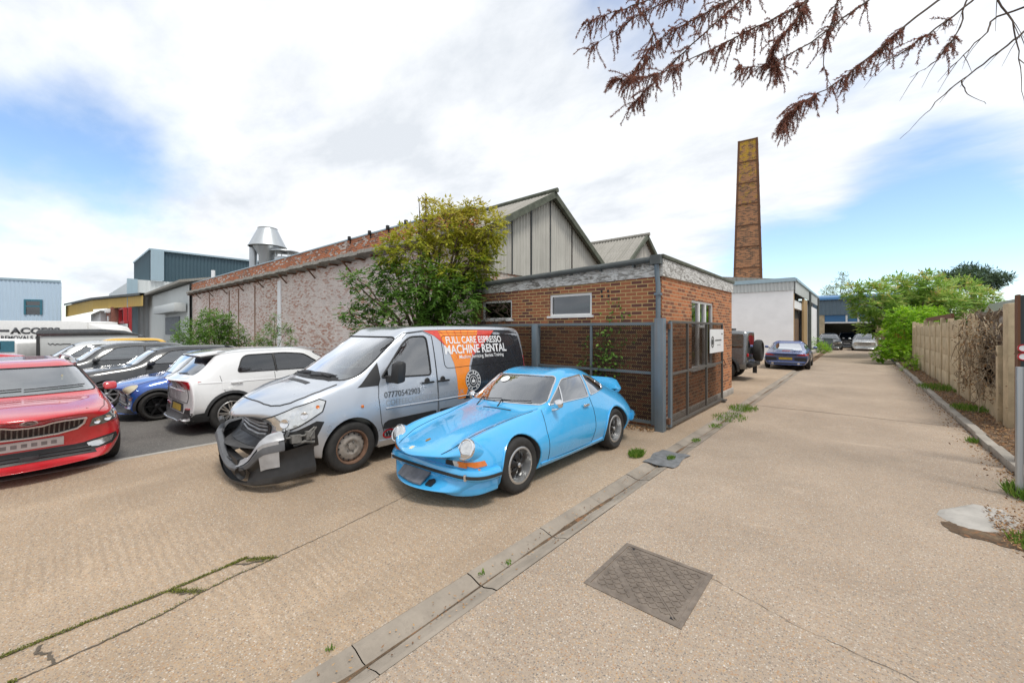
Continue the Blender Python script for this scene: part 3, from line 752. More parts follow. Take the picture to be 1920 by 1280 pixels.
# ---- chimney
ch = empty('brick_chimney', (-6.42, 35.2, 0), R(8), 'tall tapering square brick chimney with iron bands and yellow lichen', 'chimney')
CHH = 16.3
hw = lambda z: 1.07-(1.07-.63)*z/CHH
def chim(b):
    n = 24; vs = []
    for i in range(n+1):
        z = CHH*i/n; w = hw(z); vs += [(-w, -w, z), (w, -w, z), (w, w, z), (-w, w, z)]
    b.add(vs, [(4*i+j, 4*i+(j+1) % 4, 4*i+4+(j+1) % 4, 4*i+4+j) for i in range(n) for j in range(4)]+[(4*n, 4*n+1, 4*n+2, 4*n+3)])
part('stack', M_['chimney_brick'], ch, chim)
def cband(b):
    for z in [CHH-.03-i*1.62 for i in range(9)]:
        w = hw(z)+.035
        for (x0, x1, y0, y1) in ((-w, w, -w, -w+.05), (-w, w, w-.05, w), (-w, -w+.05, -w+.05, w-.05), (w-.05, w, -w+.05, w-.05)): b.box(x0, x1, y0, y1, z-.07, z)
    for sx in (-1, 1):
        for sy in (-1, 1):
            vs = []
            for z in (0, CHH):
                w = hw(z)+.025
                vs += [(sx*w, sy*w, z), (sx*(w-.14), sy*w, z), (sx*(w-.14), sy*(w-.03), z), (sx*(w-.03), sy*(w-.03), z), (sx*(w-.03), sy*(w-.14), z), (sx*w, sy*(w-.14), z)]
            b.add(vs, [(i, (i+1) % 6, 6+(i+1) % 6, 6+i) for i in range(6)])
part('iron_band', M_['rust'], ch, cband)
# ---- white workshop with timber framed opening
wb = empty('white_workshop', (-6, 33, 0), 0, 'white rendered workshop with grey corrugated fascia and timber framed opening beside the lane', 'building')
part('front_wall', M_['render_white'], wb, lambda b: wall_holes(b, (-13, 28.82, 0), (1, 0, 0), 10.1, 4.2, [], (0, -1, 0)))
def wbside(b):
    b.box(-3.3, -2.9, 28.83, 29.0, 0, 4.2); b.box(-3.3, -2.905, 36.9, 46.6, 0, 3.75); b.box(-13, -3.2, 46.4, 46.6, 0, 4.6); b.box(-13, -12.8, 28.83, 46.6, 0, 4.2)
    b.box(-3.3, -3.0, 29.0, 36.9, 3.2, 3.7)
part('side_wall', M_['render_white'], wb, wbside)
def wbf(b):
    corr_wall(b, (-13, 28.80), (-2.86, 28.80), lambda t: 4.2, lambda t: 4.72, .2, .03, (0, -1, 0))
    corr_wall(b, (-2.86, 28.80), (-2.86, 46.6), lambda t: 4.05-.9*0, lambda t: 4.75, .2, .03, (1, 0, 0))
part('corrugated_fascia', M_['clad_grey'], wb, wbf)
part('fascia_flashing', M_['flashing'], wb, lambda b: (b.box(-13, -2.80, 28.70, 28.9, 4.72, 4.95), b.box(-2.9, -2.74, 28.903, 46.7, 4.77, 4.92)))
part('roof', M_['asbestos_roof'], wb, lambda b: b.prism([(-13, 4.75), (-2.9, 4.75), (-2.9, 4.85), (-8, 5.5), (-13, 4.85)], 28.92, 46.5, 'y'))
part('door_frame', M_['timber_pale'], wb, lambda b: b.box(-2.98, -2.86, 34.4, 36.85, 0, 4.0))
part('door_frame', M_['timber_pale'], wb, lambda b: b.box(-2.97, -2.88, 28.84, 29.05, 0, 4.0))
part('sliding_door', M_['interior_wood'], wb, lambda b: (b.box(-3.22, -3.16, 29.1, 34.5, 0, 2.6),))
part('dark_header', M_['interior_dark'], wb, lambda b: b.box(-3.24, -3.18, 29.1, 34.5, 2.602, 4.0))
part('drainpipe', M_['gutter_dark'], wb, lambda b: b.tube([(-2.78, 37.6, 4.7), (-2.78, 37.6, 0)], .11, 10))
part('drainpipe', M_['gutter_dark'], wb, lambda b: b.tube([(-2.76, 45.8, 4.7), (-2.76, 45.8, 0)], .09, 10))
part('kerb_stone', M_['grey_concrete'], wb, lambda b: b.box(-3.2, -2.55, 37.2, 46, -.01, .22), bevel=.03)
in_place(wb)
# ---- blue garage closing the lane
bg_ = empty('blue_garage', (0, 55, 0), 0, 'blue and slate clad garage with open bay at the far end of the lane', 'garage')
part('cladding', M_['clad_slate'], bg_, lambda b: corr_wall(b, (-3.6, 52.0), (6.2, 52.0), lambda t: 3.35, lambda t: 4.95, .3, .03, (0, -1, 0)))
part('roof', M_['clad_blue'], bg_, lambda b: b.prism([(51.7, 4.9), (51.75, 5.12), (53, 5.42), (62, 5.9), (62, 4.9)], -3.8, 6.4, 'x'))
def piers2(b):
    b.box(-3.6, -2.62, 52.05, 52.5, 0, 3.35); yield
    b.box(1.28, 6.2, 52.05, 52.5, 0, 3.35); yield
each('block_pier', M_['panel_concrete'], bg_, piers2)
part('door_panel', M_['clad_blue'], bg_, lambda b: b.box(-2.6, 1.26, 52.1, 52.2, 2.65, 3.34))
part('door_trim', M_['white_paint'], bg_, lambda b: (b.box(-.95, -.8, 52.05, 52.2, 2.5, 3.34), b.box(-.05, .1, 52.05, 52.2, 2.5, 3.34), b.box(-2.6, 1.26, 52.08, 52.2, 2.5, 2.64)))
part('interior_wall', M_['interior_cream'], bg_, lambda b: (b.box(-3.5, 2.2, 60, 60.1, 0, 4), b.box(-3.5, -3.4, 52.5, 60, 0, 4), b.box(2.1, 2.2, 52.5, 60, 0, 4)))
part('shelf', M_['interior_dark'], bg_, lambda b: (b.box(-.4, 2.0, 58.5, 59.6, 1.7, 1.85), b.box(-.2, 1.9, 58.7, 59.6, 1.85, 2.1), b.box(-.3, 1.0, 58.8, 59.5, 1.1, 1.7)))
for x in (-.5, .05): part('security_lamp', M_['dark_steel'], bg_, lambda b: b.box(x, x+.2, 51.75, 51.95, 3.6, 3.78), bevel=.02)
in_place(bg_)
rd = tag(part('red_container', M_['red_paint'], None, lambda b: (b.box(2.3, 4.5, 48, 51.8, 0.05, 2.75), [b.box(2.25+.3*i, 2.40+.3*i, 47.96, 48, .1, 2.7) for i in range(7)]), bevel=.01), 'red steel container half hidden by shrubs at the lane end', 'container')
# ---- industrial units on the left
def shed_bits():
    sh = empty('blue_shed', (-95, -8, 0), 0, 'pale blue corrugated industrial shed with teal window frames at far left', 'building')
    P0 = Vector((-99.2, -19.0, 0)); P1 = Vector((-90.6, .75, 0)); u = (P1-P0).normalized(); nn = Vector((u.y, -u.x, 0)); L = (P1-P0).length
    part('cladding', M_['shed_blue'], sh, lambda b: corr_wall(b, P0[:2], P1[:2], lambda t: 0, lambda t: 9.3-.35*t, .42, .05, nn, per=4))
    part('end_wall', M_['shed_blue'], sh, lambda b: b.add([P1, P1+Vector((-30, -.5, 0)), P1+Vector((-30, -.5, 9)), P1+Vector((0, 0, 8.9))], [(0, 1, 2, 3)]))
    part('roof_trim', M_['flashing'], sh, lambda b: b.add([P0+nn*.15+Vector((0, 0, 9.3)), P1+nn*.15+Vector((0, 0, 8.95)), P1+nn*.15+Vector((0, 0, 9.25)), P0+nn*.15+Vector((0, 0, 9.6)), P0-nn*20+Vector((0, 0, 9.6)), P1+Vector((-30, -.5, 9.25))], [(0, 1, 2, 3), (3, 2, 5, 4)]))
    for t0, z0, z1, h in ((L-3.9, 4.1, 6.3, 1.9), (L-8.9, 4.1, 8.2, 2.2)):
        def w(b):
            q = lambda t, z, o=.14: tuple(P0+u*t+nn*o+Vector((0, 0, z)))
            def bx(t0, t1, z0, z1, o): b.add([q(t0, z0, o), q(t1, z0, o), q(t1, z1, o), q(t0, z1, o), q(t0, z0, .05), q(t1, z0, .05), q(t1, z1, .05), q(t0, z1, .05)], [(0, 1, 2, 3), (0, 4, 5, 1), (1, 5, 6, 2), (2, 6, 7, 3), (3, 7, 4, 0)])
            bx(t0, t0+h, z1-.25, z1, .2); bx(t0, t0+.22, z0, z1-.25, .2); bx(t0+h-.22, t0+h, z0, z1-.25, .2); bx(t0+.22, t0+h-.22, (z0+z1)/2, (z0+z1)/2+.2, .2)
        f = part('window', M_['teal_frame'], sh, w)
        part('pane', M_['window_glass'], f, lambda b: b.add([tuple(P0+u*(t0+.2)+nn*.13+Vector((0, 0, z0))), tuple(P0+u*(t0+h-.2)+nn*.13+Vector((0, 0, z0))), tuple(P0+u*(t0+h-.2)+nn*.13+Vector((0, 0, z1-.2))), tuple(P0+u*(t0+.2)+nn*.13+Vector((0, 0, z1-.2)))], [(0, 1, 2, 3)]))
        part('room_backing', M_['room_grey'], f, lambda b: b.add([tuple(P0+u*(t0+.2)+nn*.11+Vector((0, 0, z0))), tuple(P0+u*(t0+h-.2)+nn*.11+Vector((0, 0, z0))), tuple(P0+u*(t0+h-.2)+nn*.11+Vector((0, 0, z1-.2))), tuple(P0+u*(t0+.2)+nn*.11+Vector((0, 0, z1-.2)))], [(0, 1, 2, 3)]))
    in_place(sh)
    y = empty('yellow_fascia_unit', (-80, 6, 0), 0, 'low brick unit with deep ochre yellow fascia and red door frame', 'building')
    C0 = Vector((-72.5, 3.3, 0)); CL = Vector((-93, 1.3, 0)); CR = Vector((-58, 6.3, 0))
    part('fascia', M_['clad_yellow'], y, lambda b: (corr_wall(b, CL[:2], C0[:2], lambda t: 4.1+.3*t-.25, lambda t: 5.6, .5, .05, (0, -1, 0), per=4), corr_wall(b, C0[:2], CR[:2], lambda t: 4.4, lambda t: 5.55, .5, .05, (0, -1, 0), per=4)))
    part('roof_trim', M_['gutter_dark'], y, lambda b: b.add([(CL.x, CL.y-.3, 5.6), (C0.x, C0.y-.3, 5.6), (CR.x, CR.y-.3, 5.55), (CR.x, CR.y+14, 5.9), (CL.x, CL.y+20, 5.9), (CL.x, CL.y-.3, 5.85), (C0.x, C0.y-.3, 5.85), (CR.x, CR.y-.3, 5.8)], [(0, 1, 6, 5), (1, 2, 7, 6), (5, 6, 7, 3, 4)]))
    part('brick_wall', M_['far_brick'], y, lambda b: b.box(-73, -66, 4.4, 5.0, 0, 4.5))
    part('rear_wall', M_['render_white'], y, lambda b: b.box(-93, -73.1, 3.9, 4.8, 0, 4.3))
    part('door_frame', M_['red_paint'], y, lambda b: (b.box(-65.8, -60, 5.0, 5.3, 2.55, 2.8), b.box(-65.9, -65.6, 5.0, 5.3, 2.8, 4.3), b.box(-61.3, -61.0, 5.0, 5.3, 2.8, 4.3), b.box(-65.6, -61.3, 5.0, 5.3, 4.1, 4.3), b.box(-65.8, -60, 5.35, 5.6, 0, 4.3, 0)))
    part('shutter', M_['clad_pale'], y, lambda b: b.box(-65.5, -60, 5.1, 5.28, 0, 2.5))
    part('wall_plate', M_['sign_white'], y, lambda b: b.box(-70.2, -68.6, 4.3, 4.4, 2.9, 3.5))
    part('wall_lamp', M_['sign_white'], y, lambda b: b.box(-67.4, -66.3, 3.9, 4.4, 3.8, 4.3), bevel=.1)
    in_place(y)
    gu = empty('grey_clad_unit', (-52, 10, 0), 0, 'grey clad industrial unit with dark slate upper box beyond the brick warehouse', 'building')
    part('lower_cladding', M_['clad_grey'], gu, lambda b: (corr_wall(b, (-60, 7.1), (-40.15, 7.1), lambda t: 0, lambda t: 5.55-.1*t, .35, .04, (0, -1, 0), per=4), b.box(-60, -40.2, 7.3, 9, 0, 5.3)))
    part('eaves', M_['asbestos_roof'], gu, lambda b: b.prism([(6.4, 5.55), (6.4, 5.75), (9.5, 6.35), (9.5, 6.2)], -64, -39.8, 'x'))
    part('upper_cladding', M_['clad_pale'], gu, lambda b: (corr_wall(b, (-62, 5.7), (-62, 22), lambda t: 0, lambda t: 7.55, .4, .04, (1, 0, 0), per=4), b.box(-90, -62.1, 5.75, 22, 0, 7.5)))
    part('corner_trim', M_['flashing'], gu, lambda b: (b.box(-62.4, -61.8, 5.4, 6.25, 0, 7.6), b.box(-62.05, -61.6, 7.35, 8.5, 7.6, 11.05)))
    part('roof_box', M_['clad_dark'], gu, lambda b: (corr_wall(b, (-62, 8.4), (-62, 21), lambda t: 7.55, lambda t: 11.05, .35, .05, (1, 0, 0), per=4), corr_wall(b, (-76, 7.4), (-62, 7.4), lambda t: 7.55, lambda t: 11.05, .35, .05, (0, -1, 0), per=4)))
    part('roof_capping', M_['flashing'], gu, lambda b: b.box(-76, -61.7, 7.2, 21.2, 11.06, 11.25))
    part('shutter_box', M_['clad_grey'], gu, lambda b: b.box(-50.5, -40.6, 6.2, 6.95, 3.3, 4.0), bevel=.04)
    part('side_window', M_['room_grey'], gu, lambda b: (b.box(-50, -43.5, 6.98, 7.06, 1.4, 3.0),))
    part('soil_pipe', M_['sign_white'], gu, lambda b: b.tube([(-38.2, 8.2, 5.4), (-38.2, 8.2, 6.5)], .13, 10))
    in_place(gu)
shed_bits()
# ---- steel fence and opened gate round the annex
fence = empty('steel_fence', (-5, 7.3, 0), 0, 'blue grey steel framed mesh fence standing against the annex front', 'fence')
part('corner_post', M_['post_steel'], fence, lambda b: b.box(-2.81, -2.65, 7.19, 7.35, -.02, 2.06), bevel=.006)
part('post', M_['post_steel'], fence, lambda b: b.box(-5.68, -5.53, 7.22, 7.37, -.02, 1.98), bevel=.006)
def rails(b):
    b.box(-8.4, -2.82, 7.275, 7.32, 1.935, 1.99); b.box(-2.90, -2.825, 7.27, 7.325, .08, 1.93); b.box(-5.52, -2.91, 7.277, 7.318, 1.02, 1.07); b.box(-5.52, -2.91, 7.277, 7.318, .10, .155); b.box(-4.19, -4.145, 7.278, 7.317, .16, 1.93)
    b.box(-8.4, -5.69, 7.277, 7.318, .10, .155)
part('rail', M_['rail_steel'], fence, rails)
part('mesh_panel', M_['mesh_panel'], fence, lambda b: (b.add([(-8.4, 7.33, .12), (-5.69, 7.33, .12), (-5.69, 7.33, 1.95), (-8.4, 7.33, 1.95)], [(0, 1, 2, 3)]), b.add([(-5.52, 7.33, .12), (-2.9, 7.33, .12), (-2.9, 7.33, 1.95), (-5.52, 7.33, 1.95)], [(0, 1, 2, 3)])))
in_place(fence)
gate = empty('steel_gate', (-2.62, 7.5, 0), 0, 'rusty steel framed mesh gate swung open along the lane side of the annex', 'gate')
GM = Matrix.Translation((0, 0, 0))
gx = -2.63
def gfr(b):
    b.box(gx-.02, gx+.02, 7.47, 11.24, 1.975, 2.02); b.box(gx-.02, gx+.02, 7.47, 11.24, .06, .11)
    for y, w in ((7.47, .10), (8.45, .045), (9.8, .045), (11.2, .04)): b.box(gx-.022, gx+.022, y, y+w, .112, 1.973)
    b.box(gx-.018, gx+.018, 7.57, 11.19, 1.0, 1.045)
    b.box(gx-.03, gx+.09, 11.15, 11.35, .03, .075)
gfo = part('frame', M_['gate_steel'], gate, gfr)
part('hinge_stile', M_['post_steel'], gate, lambda b: b.box(gx-.026, gx+.026, 7.44, 7.53, .05, 2.0))
part('hinge', M_['rust'], gate, lambda b: b.box(-2.66, gx+.03, 7.352, 7.44, .12, .22))
part('hinge', M_['rust'], gate, lambda b: b.box(-2.66, gx+.03, 7.352, 7.44, 1.86, 1.96))
part('mesh_panel', M_['mesh_panel'], gate, lambda b: b.add([(gx-.01, 7.5, .1), (gx-.01, 11.22, .1), (gx-.01, 11.22, 1.98), (gx-.01, 7.5, 1.98)], [(0, 1, 2, 3)]))
part('latch', M_['rust'], gate, lambda b: b.tube([(gx+.03, 11.25, .9), (gx+.06, 11.30, .96), (gx+.03, 11.3, 1.06), (gx+.02, 11.2, 1.1)], .012, 6))
in_place(gate)
sg = empty('gate_sign', (-2.6, 10.6, 1.55), 0, 'white square sign with round dark emblem fixed to the open gate', 'sign')
part('board', M_['sign_white'], sg, lambda b: b.box(-2.605, -2.595, 10.0, 11.22, 1.30, 1.86))
def emb(b):
    M = Matrix.Translation((-2.594, 10.2, 1.56)) @ Matrix.Rotation(R(90), 4, 'Y')
    b.lathe([(.105, 0), (.135, .003), (.105, .004)], 24, M); b.lathe([(.0, .002), (.08, .003), (.05, .004)], 6, M)
part('emblem', M_['dark_steel'], sg, emb)
def lines(b):
    for (y0, y1, z, h) in ((10.44, 11.02, 1.575, .035), (10.58, 10.98, 1.47, .018), (11.0, 11.12, 1.73, .03)):
        n = 7
        for i in range(n):
            if h > .02 or i % 3: b.box(-2.5945, -2.592, y0+(y1-y0)*i/n, y0+(y1-y0)*(i+.72)/n, z, z+h)
part('small_print', M_['dark_steel'], sg, lines)
in_place(sg)
# ---- concrete panel wall on the right
pw = empty('concrete_panel_wall', (2.1, 19, 0), 0, 'buff precast concrete panel wall with posts along the right of the lane', 'wall')
PY = [11.25, 14.8, 16.2, 17.75, 19.2, 20.6, 22.0, 23.6, 25.2, 26.8, 28.2]
def pposts(b):
    for i, y in enumerate(PY[1:]): b.box(2.05, 2.17, y-.07, y+.07, -.02, 2.24-.055*((i*2) % 3)); yield
each('post', M_['panel_concrete'], pw, pposts, bevel=.012)
def ppan(b):
    rg = random.Random(6)
    for a, c in zip(PY[1:], PY[2:]):
        z = .02
        for k in range(4):
            d = rg.uniform(-.012, .012); h = .53 if k < 3 else .46+rg.uniform(-.11, .10); b.box(2.075+d, 2.135+d, a+.075, c-.075, z, z+h-.006); z += h
        yield
each('panel', M_['panel_concrete'], pw, ppan, bevel=.008)
def pbroken(b):
    rg = random.Random(16)
    # broken bay: low remains of panels between the last sound post and the near post
    pts = [(11.34, .02), (14.7, .02), (14.7, 2.2), (14.3, 2.18), (14.25, 1.7), (14.0, 1.3), (13.9, .75), (13.55, .72), (13.5, .3), (13.35, .28), (13.3, .62), (12.5, .66), (12.2, .58), (11.6, .55), (11.34, .62)]
    b.prism(pts, 2.08, 2.14, 'x')
part('broken_panel', M_['panel_concrete'], pw, pbroken, label='broken remains of a panel behind dry vines')
part('near_post', M_['panel_concrete'], pw, lambda b: b.box(2.0, 2.22, 11.08, 11.42, -.02, 2.32), bevel=.02)
part('loose_strut', M_['panel_concrete'], pw, lambda b: b.box(1.99, 2.07, 11.72, 11.86, -.02, 1.55), bevel=.015)
part('rusty_capping', M_['rust'], pw, lambda b: b.box(2.14, 2.2, 17.9, 24, 2.2, 2.34))
in_place(pw)
def rubble():
    rg = random.Random(12); b = MB()
    b.grid(lambda u, v: (2.33+.07*math.sin(u*31+v*7)+.06*math.sin(v*23+u*11), 11.0+u*5.6, v*2.26+.05*math.sin(u*19)), 44, 30, 0, False)
    b.grid(lambda u, v: (2.33+u*.6, 11.0+v*5.6, 2.24+.04*math.sin(u*12+v*31)), 8, 20, 0, False)
    o = b.build('rubble_wall', M_['rubble'], None); tag(o, 'rough grey rubble wall behind the gap in the concrete panels', 'wall')
t_ = NT('rubble'); v_ = t_.uv()
t_.set(base=t_.mix(t_.ramp(t_.noise(v_, 6, 7, .7), (.45, 0.), (.6, .8)), t_.ramp(t_.vor(v_, 7, out=1), (.2, (.19, .165, .14)), (.5, (.33, .29, .25)), (.8, (.42, .39, .36))), (.17, .10, .06)), rough=.95, normal=t_.bump(t_.noise(v_, 12, 7, .7), 1., .06))
rubble()
tag(part('grey_roof_shed', M_['galvanised'], None, lambda b: (b.prism([(14.5, 2.3), (23.8, 2.3), (22.4, 2.78), (14.5, 2.78)], 3.6, 9, 'x'), b.box(3.8, 9, 14.8, 23.4, 0, 2.3))), 'low shed with pale grey metal roof behind the panel wall', 'shed')
# ------------------------------------------------------------------ vehicle library
for nm, c, mt, rg_ in (('paint_sky', (.04, .38, .74), 0, .2), ('paint_red', (.52, .012, .022), 0, .2), ('paint_white', (.74, .75, .76), .0, .22), ('paint_blue', (.018, .10, .42), .2, .2), ('paint_black', (.022, .024, .028), .2, .2),
                   ('paint_charcoal', (.06, .065, .07), .4, .25), ('paint_silver', (.50, .54, .60), .55, .3), ('paint_navy', (.05, .085, .24), .35, .22), ('paint_gunmetal', (.16, .17, .18), .5, .25), ('paint_pale', (.55, .57, .58), .4, .25), ('paint_yellow', (.62, .36, .02), 0, .25)):
    paint(nm, c, mt, rough=rg_, dust=.015 if nm == 'paint_white' else .05)
plain('trim_black', (.018, .018, .019), .55, var=.25, sc=9)
plain('trim_grey', (.045, .047, .05), .6, var=.25, sc=9)
plain('seam', (.008, .008, .009), .8)
plain('rubber', (.022, .021, .02), .8, var=.3, sc=10, bump=.2)
plain('chrome', (.75, .75, .76), .12, 1.0, var=.04)
plain('bright_trim', (.70, .70, .71), .28, .5, var=.06)
plain('bumper_grey', (.12, .125, .135), .65, var=.2, spec=.3)
plain('alloy', (.52, .53, .54), .3, .85, var=.08)
plain('alloy_black', (.016, .016, .017), .3, .3)
plain('steel_wheel', (.30, .27, .24), .65, .4, var=.3, sc=12)
plain('wheel_rust', (.15, .085, .055), .9, var=.4, sc=20)
plain('cabin', (.060, .060, .062), .8, var=.2)
plain('seat_fabric', (.07, .07, .075), .9, var=.2)
plain('dash_grey', (.10, .10, .10), .7)
plain('amber', (.62, .16, .015), .25, coat=.6)
plain('lens_red', (.42, .008, .015), .18, coat=.8)
plain('lens_clear', (.55, .56, .56), .15, .2, coat=.8, var=.25, sc=30)
plain('lamp_glass', (.60, .61, .61), .08, .8, coat=1., var=.14, sc=12)
plain('lamp_dark', (.16, .18, .19), .12, .6, coat=1., var=.5, sc=18)
plain('plate_white', (.52, .51, .50), .5, var=.10, sc=9)
plain('plate_yellow', (.50, .36, .04), .5, var=.15, sc=9)
plain('plate_dark', (.15, .15, .165), .5, var=.35, sc=9)
plain('plate_smudge', (.22, .21, .21), .6, var=.3, sc=14)
plain('livery_black', (.022, .024, .03), .25, coat=.8)
plain('livery_orange', (.85, .24, .012), .3, coat=.6, var=.10, sc=4)
plain('livery_red', (.62, .05, .03), .3, coat=.6)
plain('livery_white', (.80, .80, .80), .4)
plain('livery_grey', (.25, .27, .29), .4)
plain('livery_pale', (.34, .37, .41), .4)
plain('gold_badge', (.45, .23, .05), .3, .6, var=.4, sc=60)
plain('sticker_cream', (.62, .58, .42), .5)
plain('bumper_silver', (.42, .43, .45), .45, .3, var=.2, sc=6)
plain('livery_ink', (.10, .11, .12), .4)
plain('metal_dull', (.17, .165, .155), .7, .3, var=.4, sc=16)
glassmat('glass_clear', (.80, .86, .84), 3.4)
glassmat('glass_tint', (.28, .32, .32), 4.0)
glassmat('glass_dark', (.10, .11, .12), 1.6)

def lerp(a, b, t): return a+(b-a)*t
def sec9(p):
    x, zb, wb, wm, zm, ws, zs, wr, zr, zc = p[:10]
    return [(0, zb), (wb*.6, zb), (wb, zb+.005), (wb+(wm-wb)*.75, zb+(zm-zb)*.42), (wm, zm), (ws, zs), (wr, zr), (wr*.55, zr+(zc-zr)*.80), (0, zc)]
def row_at(rows, x):
    for a, b in zip(rows, rows[1:]):
        if a[0] <= x <= b[0]:
            t = (x-a[0])/(b[0]-a[0]); return [lerp(p, q, t) for p, q in zip(a[:10], b[:10])]
    return list(rows[0][:10] if x < rows[0][0] else rows[-1][:10])
def loft(rows, level=2, crease=None, belly=True):
    bm = bmesh.new(); K = 9; ring = []
    for r in rows:
        bow = r[10] if len(r) > 10 else 0; W = max(r[3], .01); L = []
        pts = sec9(r)
        sh = r[11] if len(r) > 11 else 0
        for (y, z) in pts: L.append(bm.verts.new((r[0]+bow*(y/W)**2+sh*(z-r[9]), y, z)))
        Rr = [L[0]]+[bm.verts.new((v.co.x, -v.co.y, v.co.z)) for v in L[1:-1]]+[L[-1]]
        ring.append((L, Rr))
    fs = []
    for (L0, R0), (L1, R1) in zip(ring, ring[1:]):
        for i in range(K-1):
            bm.faces.new((L0[i], L1[i], L1[i+1], L0[i+1])); bm.faces.new((R0[i], R0[i+1], R1[i+1], R1[i]))
    for k, (L, Rr) in ((0, ring[0]), (1, ring[-1])):
        for i in range(K-1):
            q = [L[i], L[i+1], Rr[i+1], Rr[i]]; q = [v for j, v in enumerate(q) if v not in q[:j]]
            try: bm.faces.new(q if k == 0 else q[::-1])
            except ValueError: pass
    bmesh.ops.recalc_face_normals(bm, faces=bm.faces)
    if crease:
        lay = bm.edges.layers.float.get('crease_edge') or bm.edges.layers.float.new('crease_edge')
        lines = {}
        for ri, (L, Rr) in enumerate(ring):
            for i in range(K): lines[L[i]] = (ri, i); lines[Rr[i]] = (ri, i)
        for e in bm.edges:
            a, b = lines[e.verts[0]], lines[e.verts[1]]
            if a[1] == b[1] and a[0] != b[0] and a[1] in crease: e[lay] = crease[a[1]]
    me = bpy.data.meshes.new('loft'); bm.to_mesh(me); bm.free()
    o = bpy.data.objects.new('loft', me); COL.objects.link(o)
    m = o.modifiers.new('s', 'SUBSURF'); m.levels = level; m.render_levels = level
    tgt = [v.co.copy() for v in me.vertices]; m.levels = max(1, level-1); nr = 2*K-2
    for it in range(2):
        t = evaluated(o)
        for i, q in enumerate(tgt):
            if nr <= i < len(tgt)-nr: me.vertices[i].co += (q-t.vertices[i].co)*.75
        bpy.data.meshes.remove(t)
    m.levels = level
    out = evaluated(o); bpy.data.objects.remove(o); return out
def evaluated(o):
    dg = bpy.context.evaluated_depsgraph_get(); dg.update(); return bpy.data.meshes.new_from_object(o.evaluated_get(dg))
def bvh_of(me): return BVHTree.FromPolygons([v.co.copy() for v in me.vertices], [tuple(p.vertices) for p in me.polygons])
def cut(me, cutters):
    o = bpy.data.objects.new('work', me); COL.objects.link(o); tmp = []
    for c in cutters:
        co = bpy.data.objects.new('cut', c); COL.objects.link(co); tmp.append(co)
        m = o.modifiers.new('b', 'BOOLEAN'); m.operation = 'DIFFERENCE'; m.solver = 'EXACT'; m.object = co
    out = evaluated(o); bpy.data.objects.remove(o)
    for t in tmp: bpy.data.objects.remove(t)
    return out
def mb_mesh(fn):
    b = MB(); fn(b); me = bpy.data.meshes.new('cutter'); me.from_pydata(b.v, [], b.f)
    bm = bmesh.new(); bm.from_mesh(me); bmesh.ops.remove_doubles(bm, verts=bm.verts, dist=1e-5); bmesh.ops.recalc_face_normals(bm, faces=bm.faces); bm.to_mesh(me); bm.free(); return me
def smooth_from(me, orig, bvh, body=0, inner=1):
    on = [v.normal.copy() for v in orig.vertices]; op = orig.polygons; oc = [v.co for v in orig.vertices]; ln = [None]*len(me.loops)
    for p in me.polygons:
        c = p.center; l, n, i, d = bvh.find_nearest(c)
        is_body = d < 2.5e-3 and abs(n.dot(p.normal)) > .90
        p.material_index = body if is_body else inner; p.use_smooth = True
        for li in p.loop_indices:
            if is_body:
                co = me.vertices[me.loops[li].vertex_index].co
                l, n, i, d = bvh.find_nearest(co); vi = list(op[i].vertices); w = poly_3d_calc([oc[k] for k in vi], l); nn = Vector()
                for k, ww in zip(vi, w): nn += on[k]*ww
                ln[li] = nn.normalized() if nn.length > 1e-4 else p.normal.copy()
            else: ln[li] = p.normal.copy()
    me.normals_split_custom_set(ln)
def rpoly(pts, r, n=4):
    # round the corners of an outline
    out = []; k = len(pts)
    for i in range(k):
        p = Vector(pts[i]); a = Vector(pts[i-1])-p; b = Vector(pts[(i+1) % k])-p; rr = min(r if not isinstance(r, (list, tuple)) else r[i], a.length*.45, b.length*.45)
        A = p+a.normalized()*rr; B = p+b.normalized()*rr
        for j in range(n+1):
            t = j/n; q = A*(1-t)**2+p*2*t*(1-t)+B*t*t; out.append((q.x, q.y))
    return out
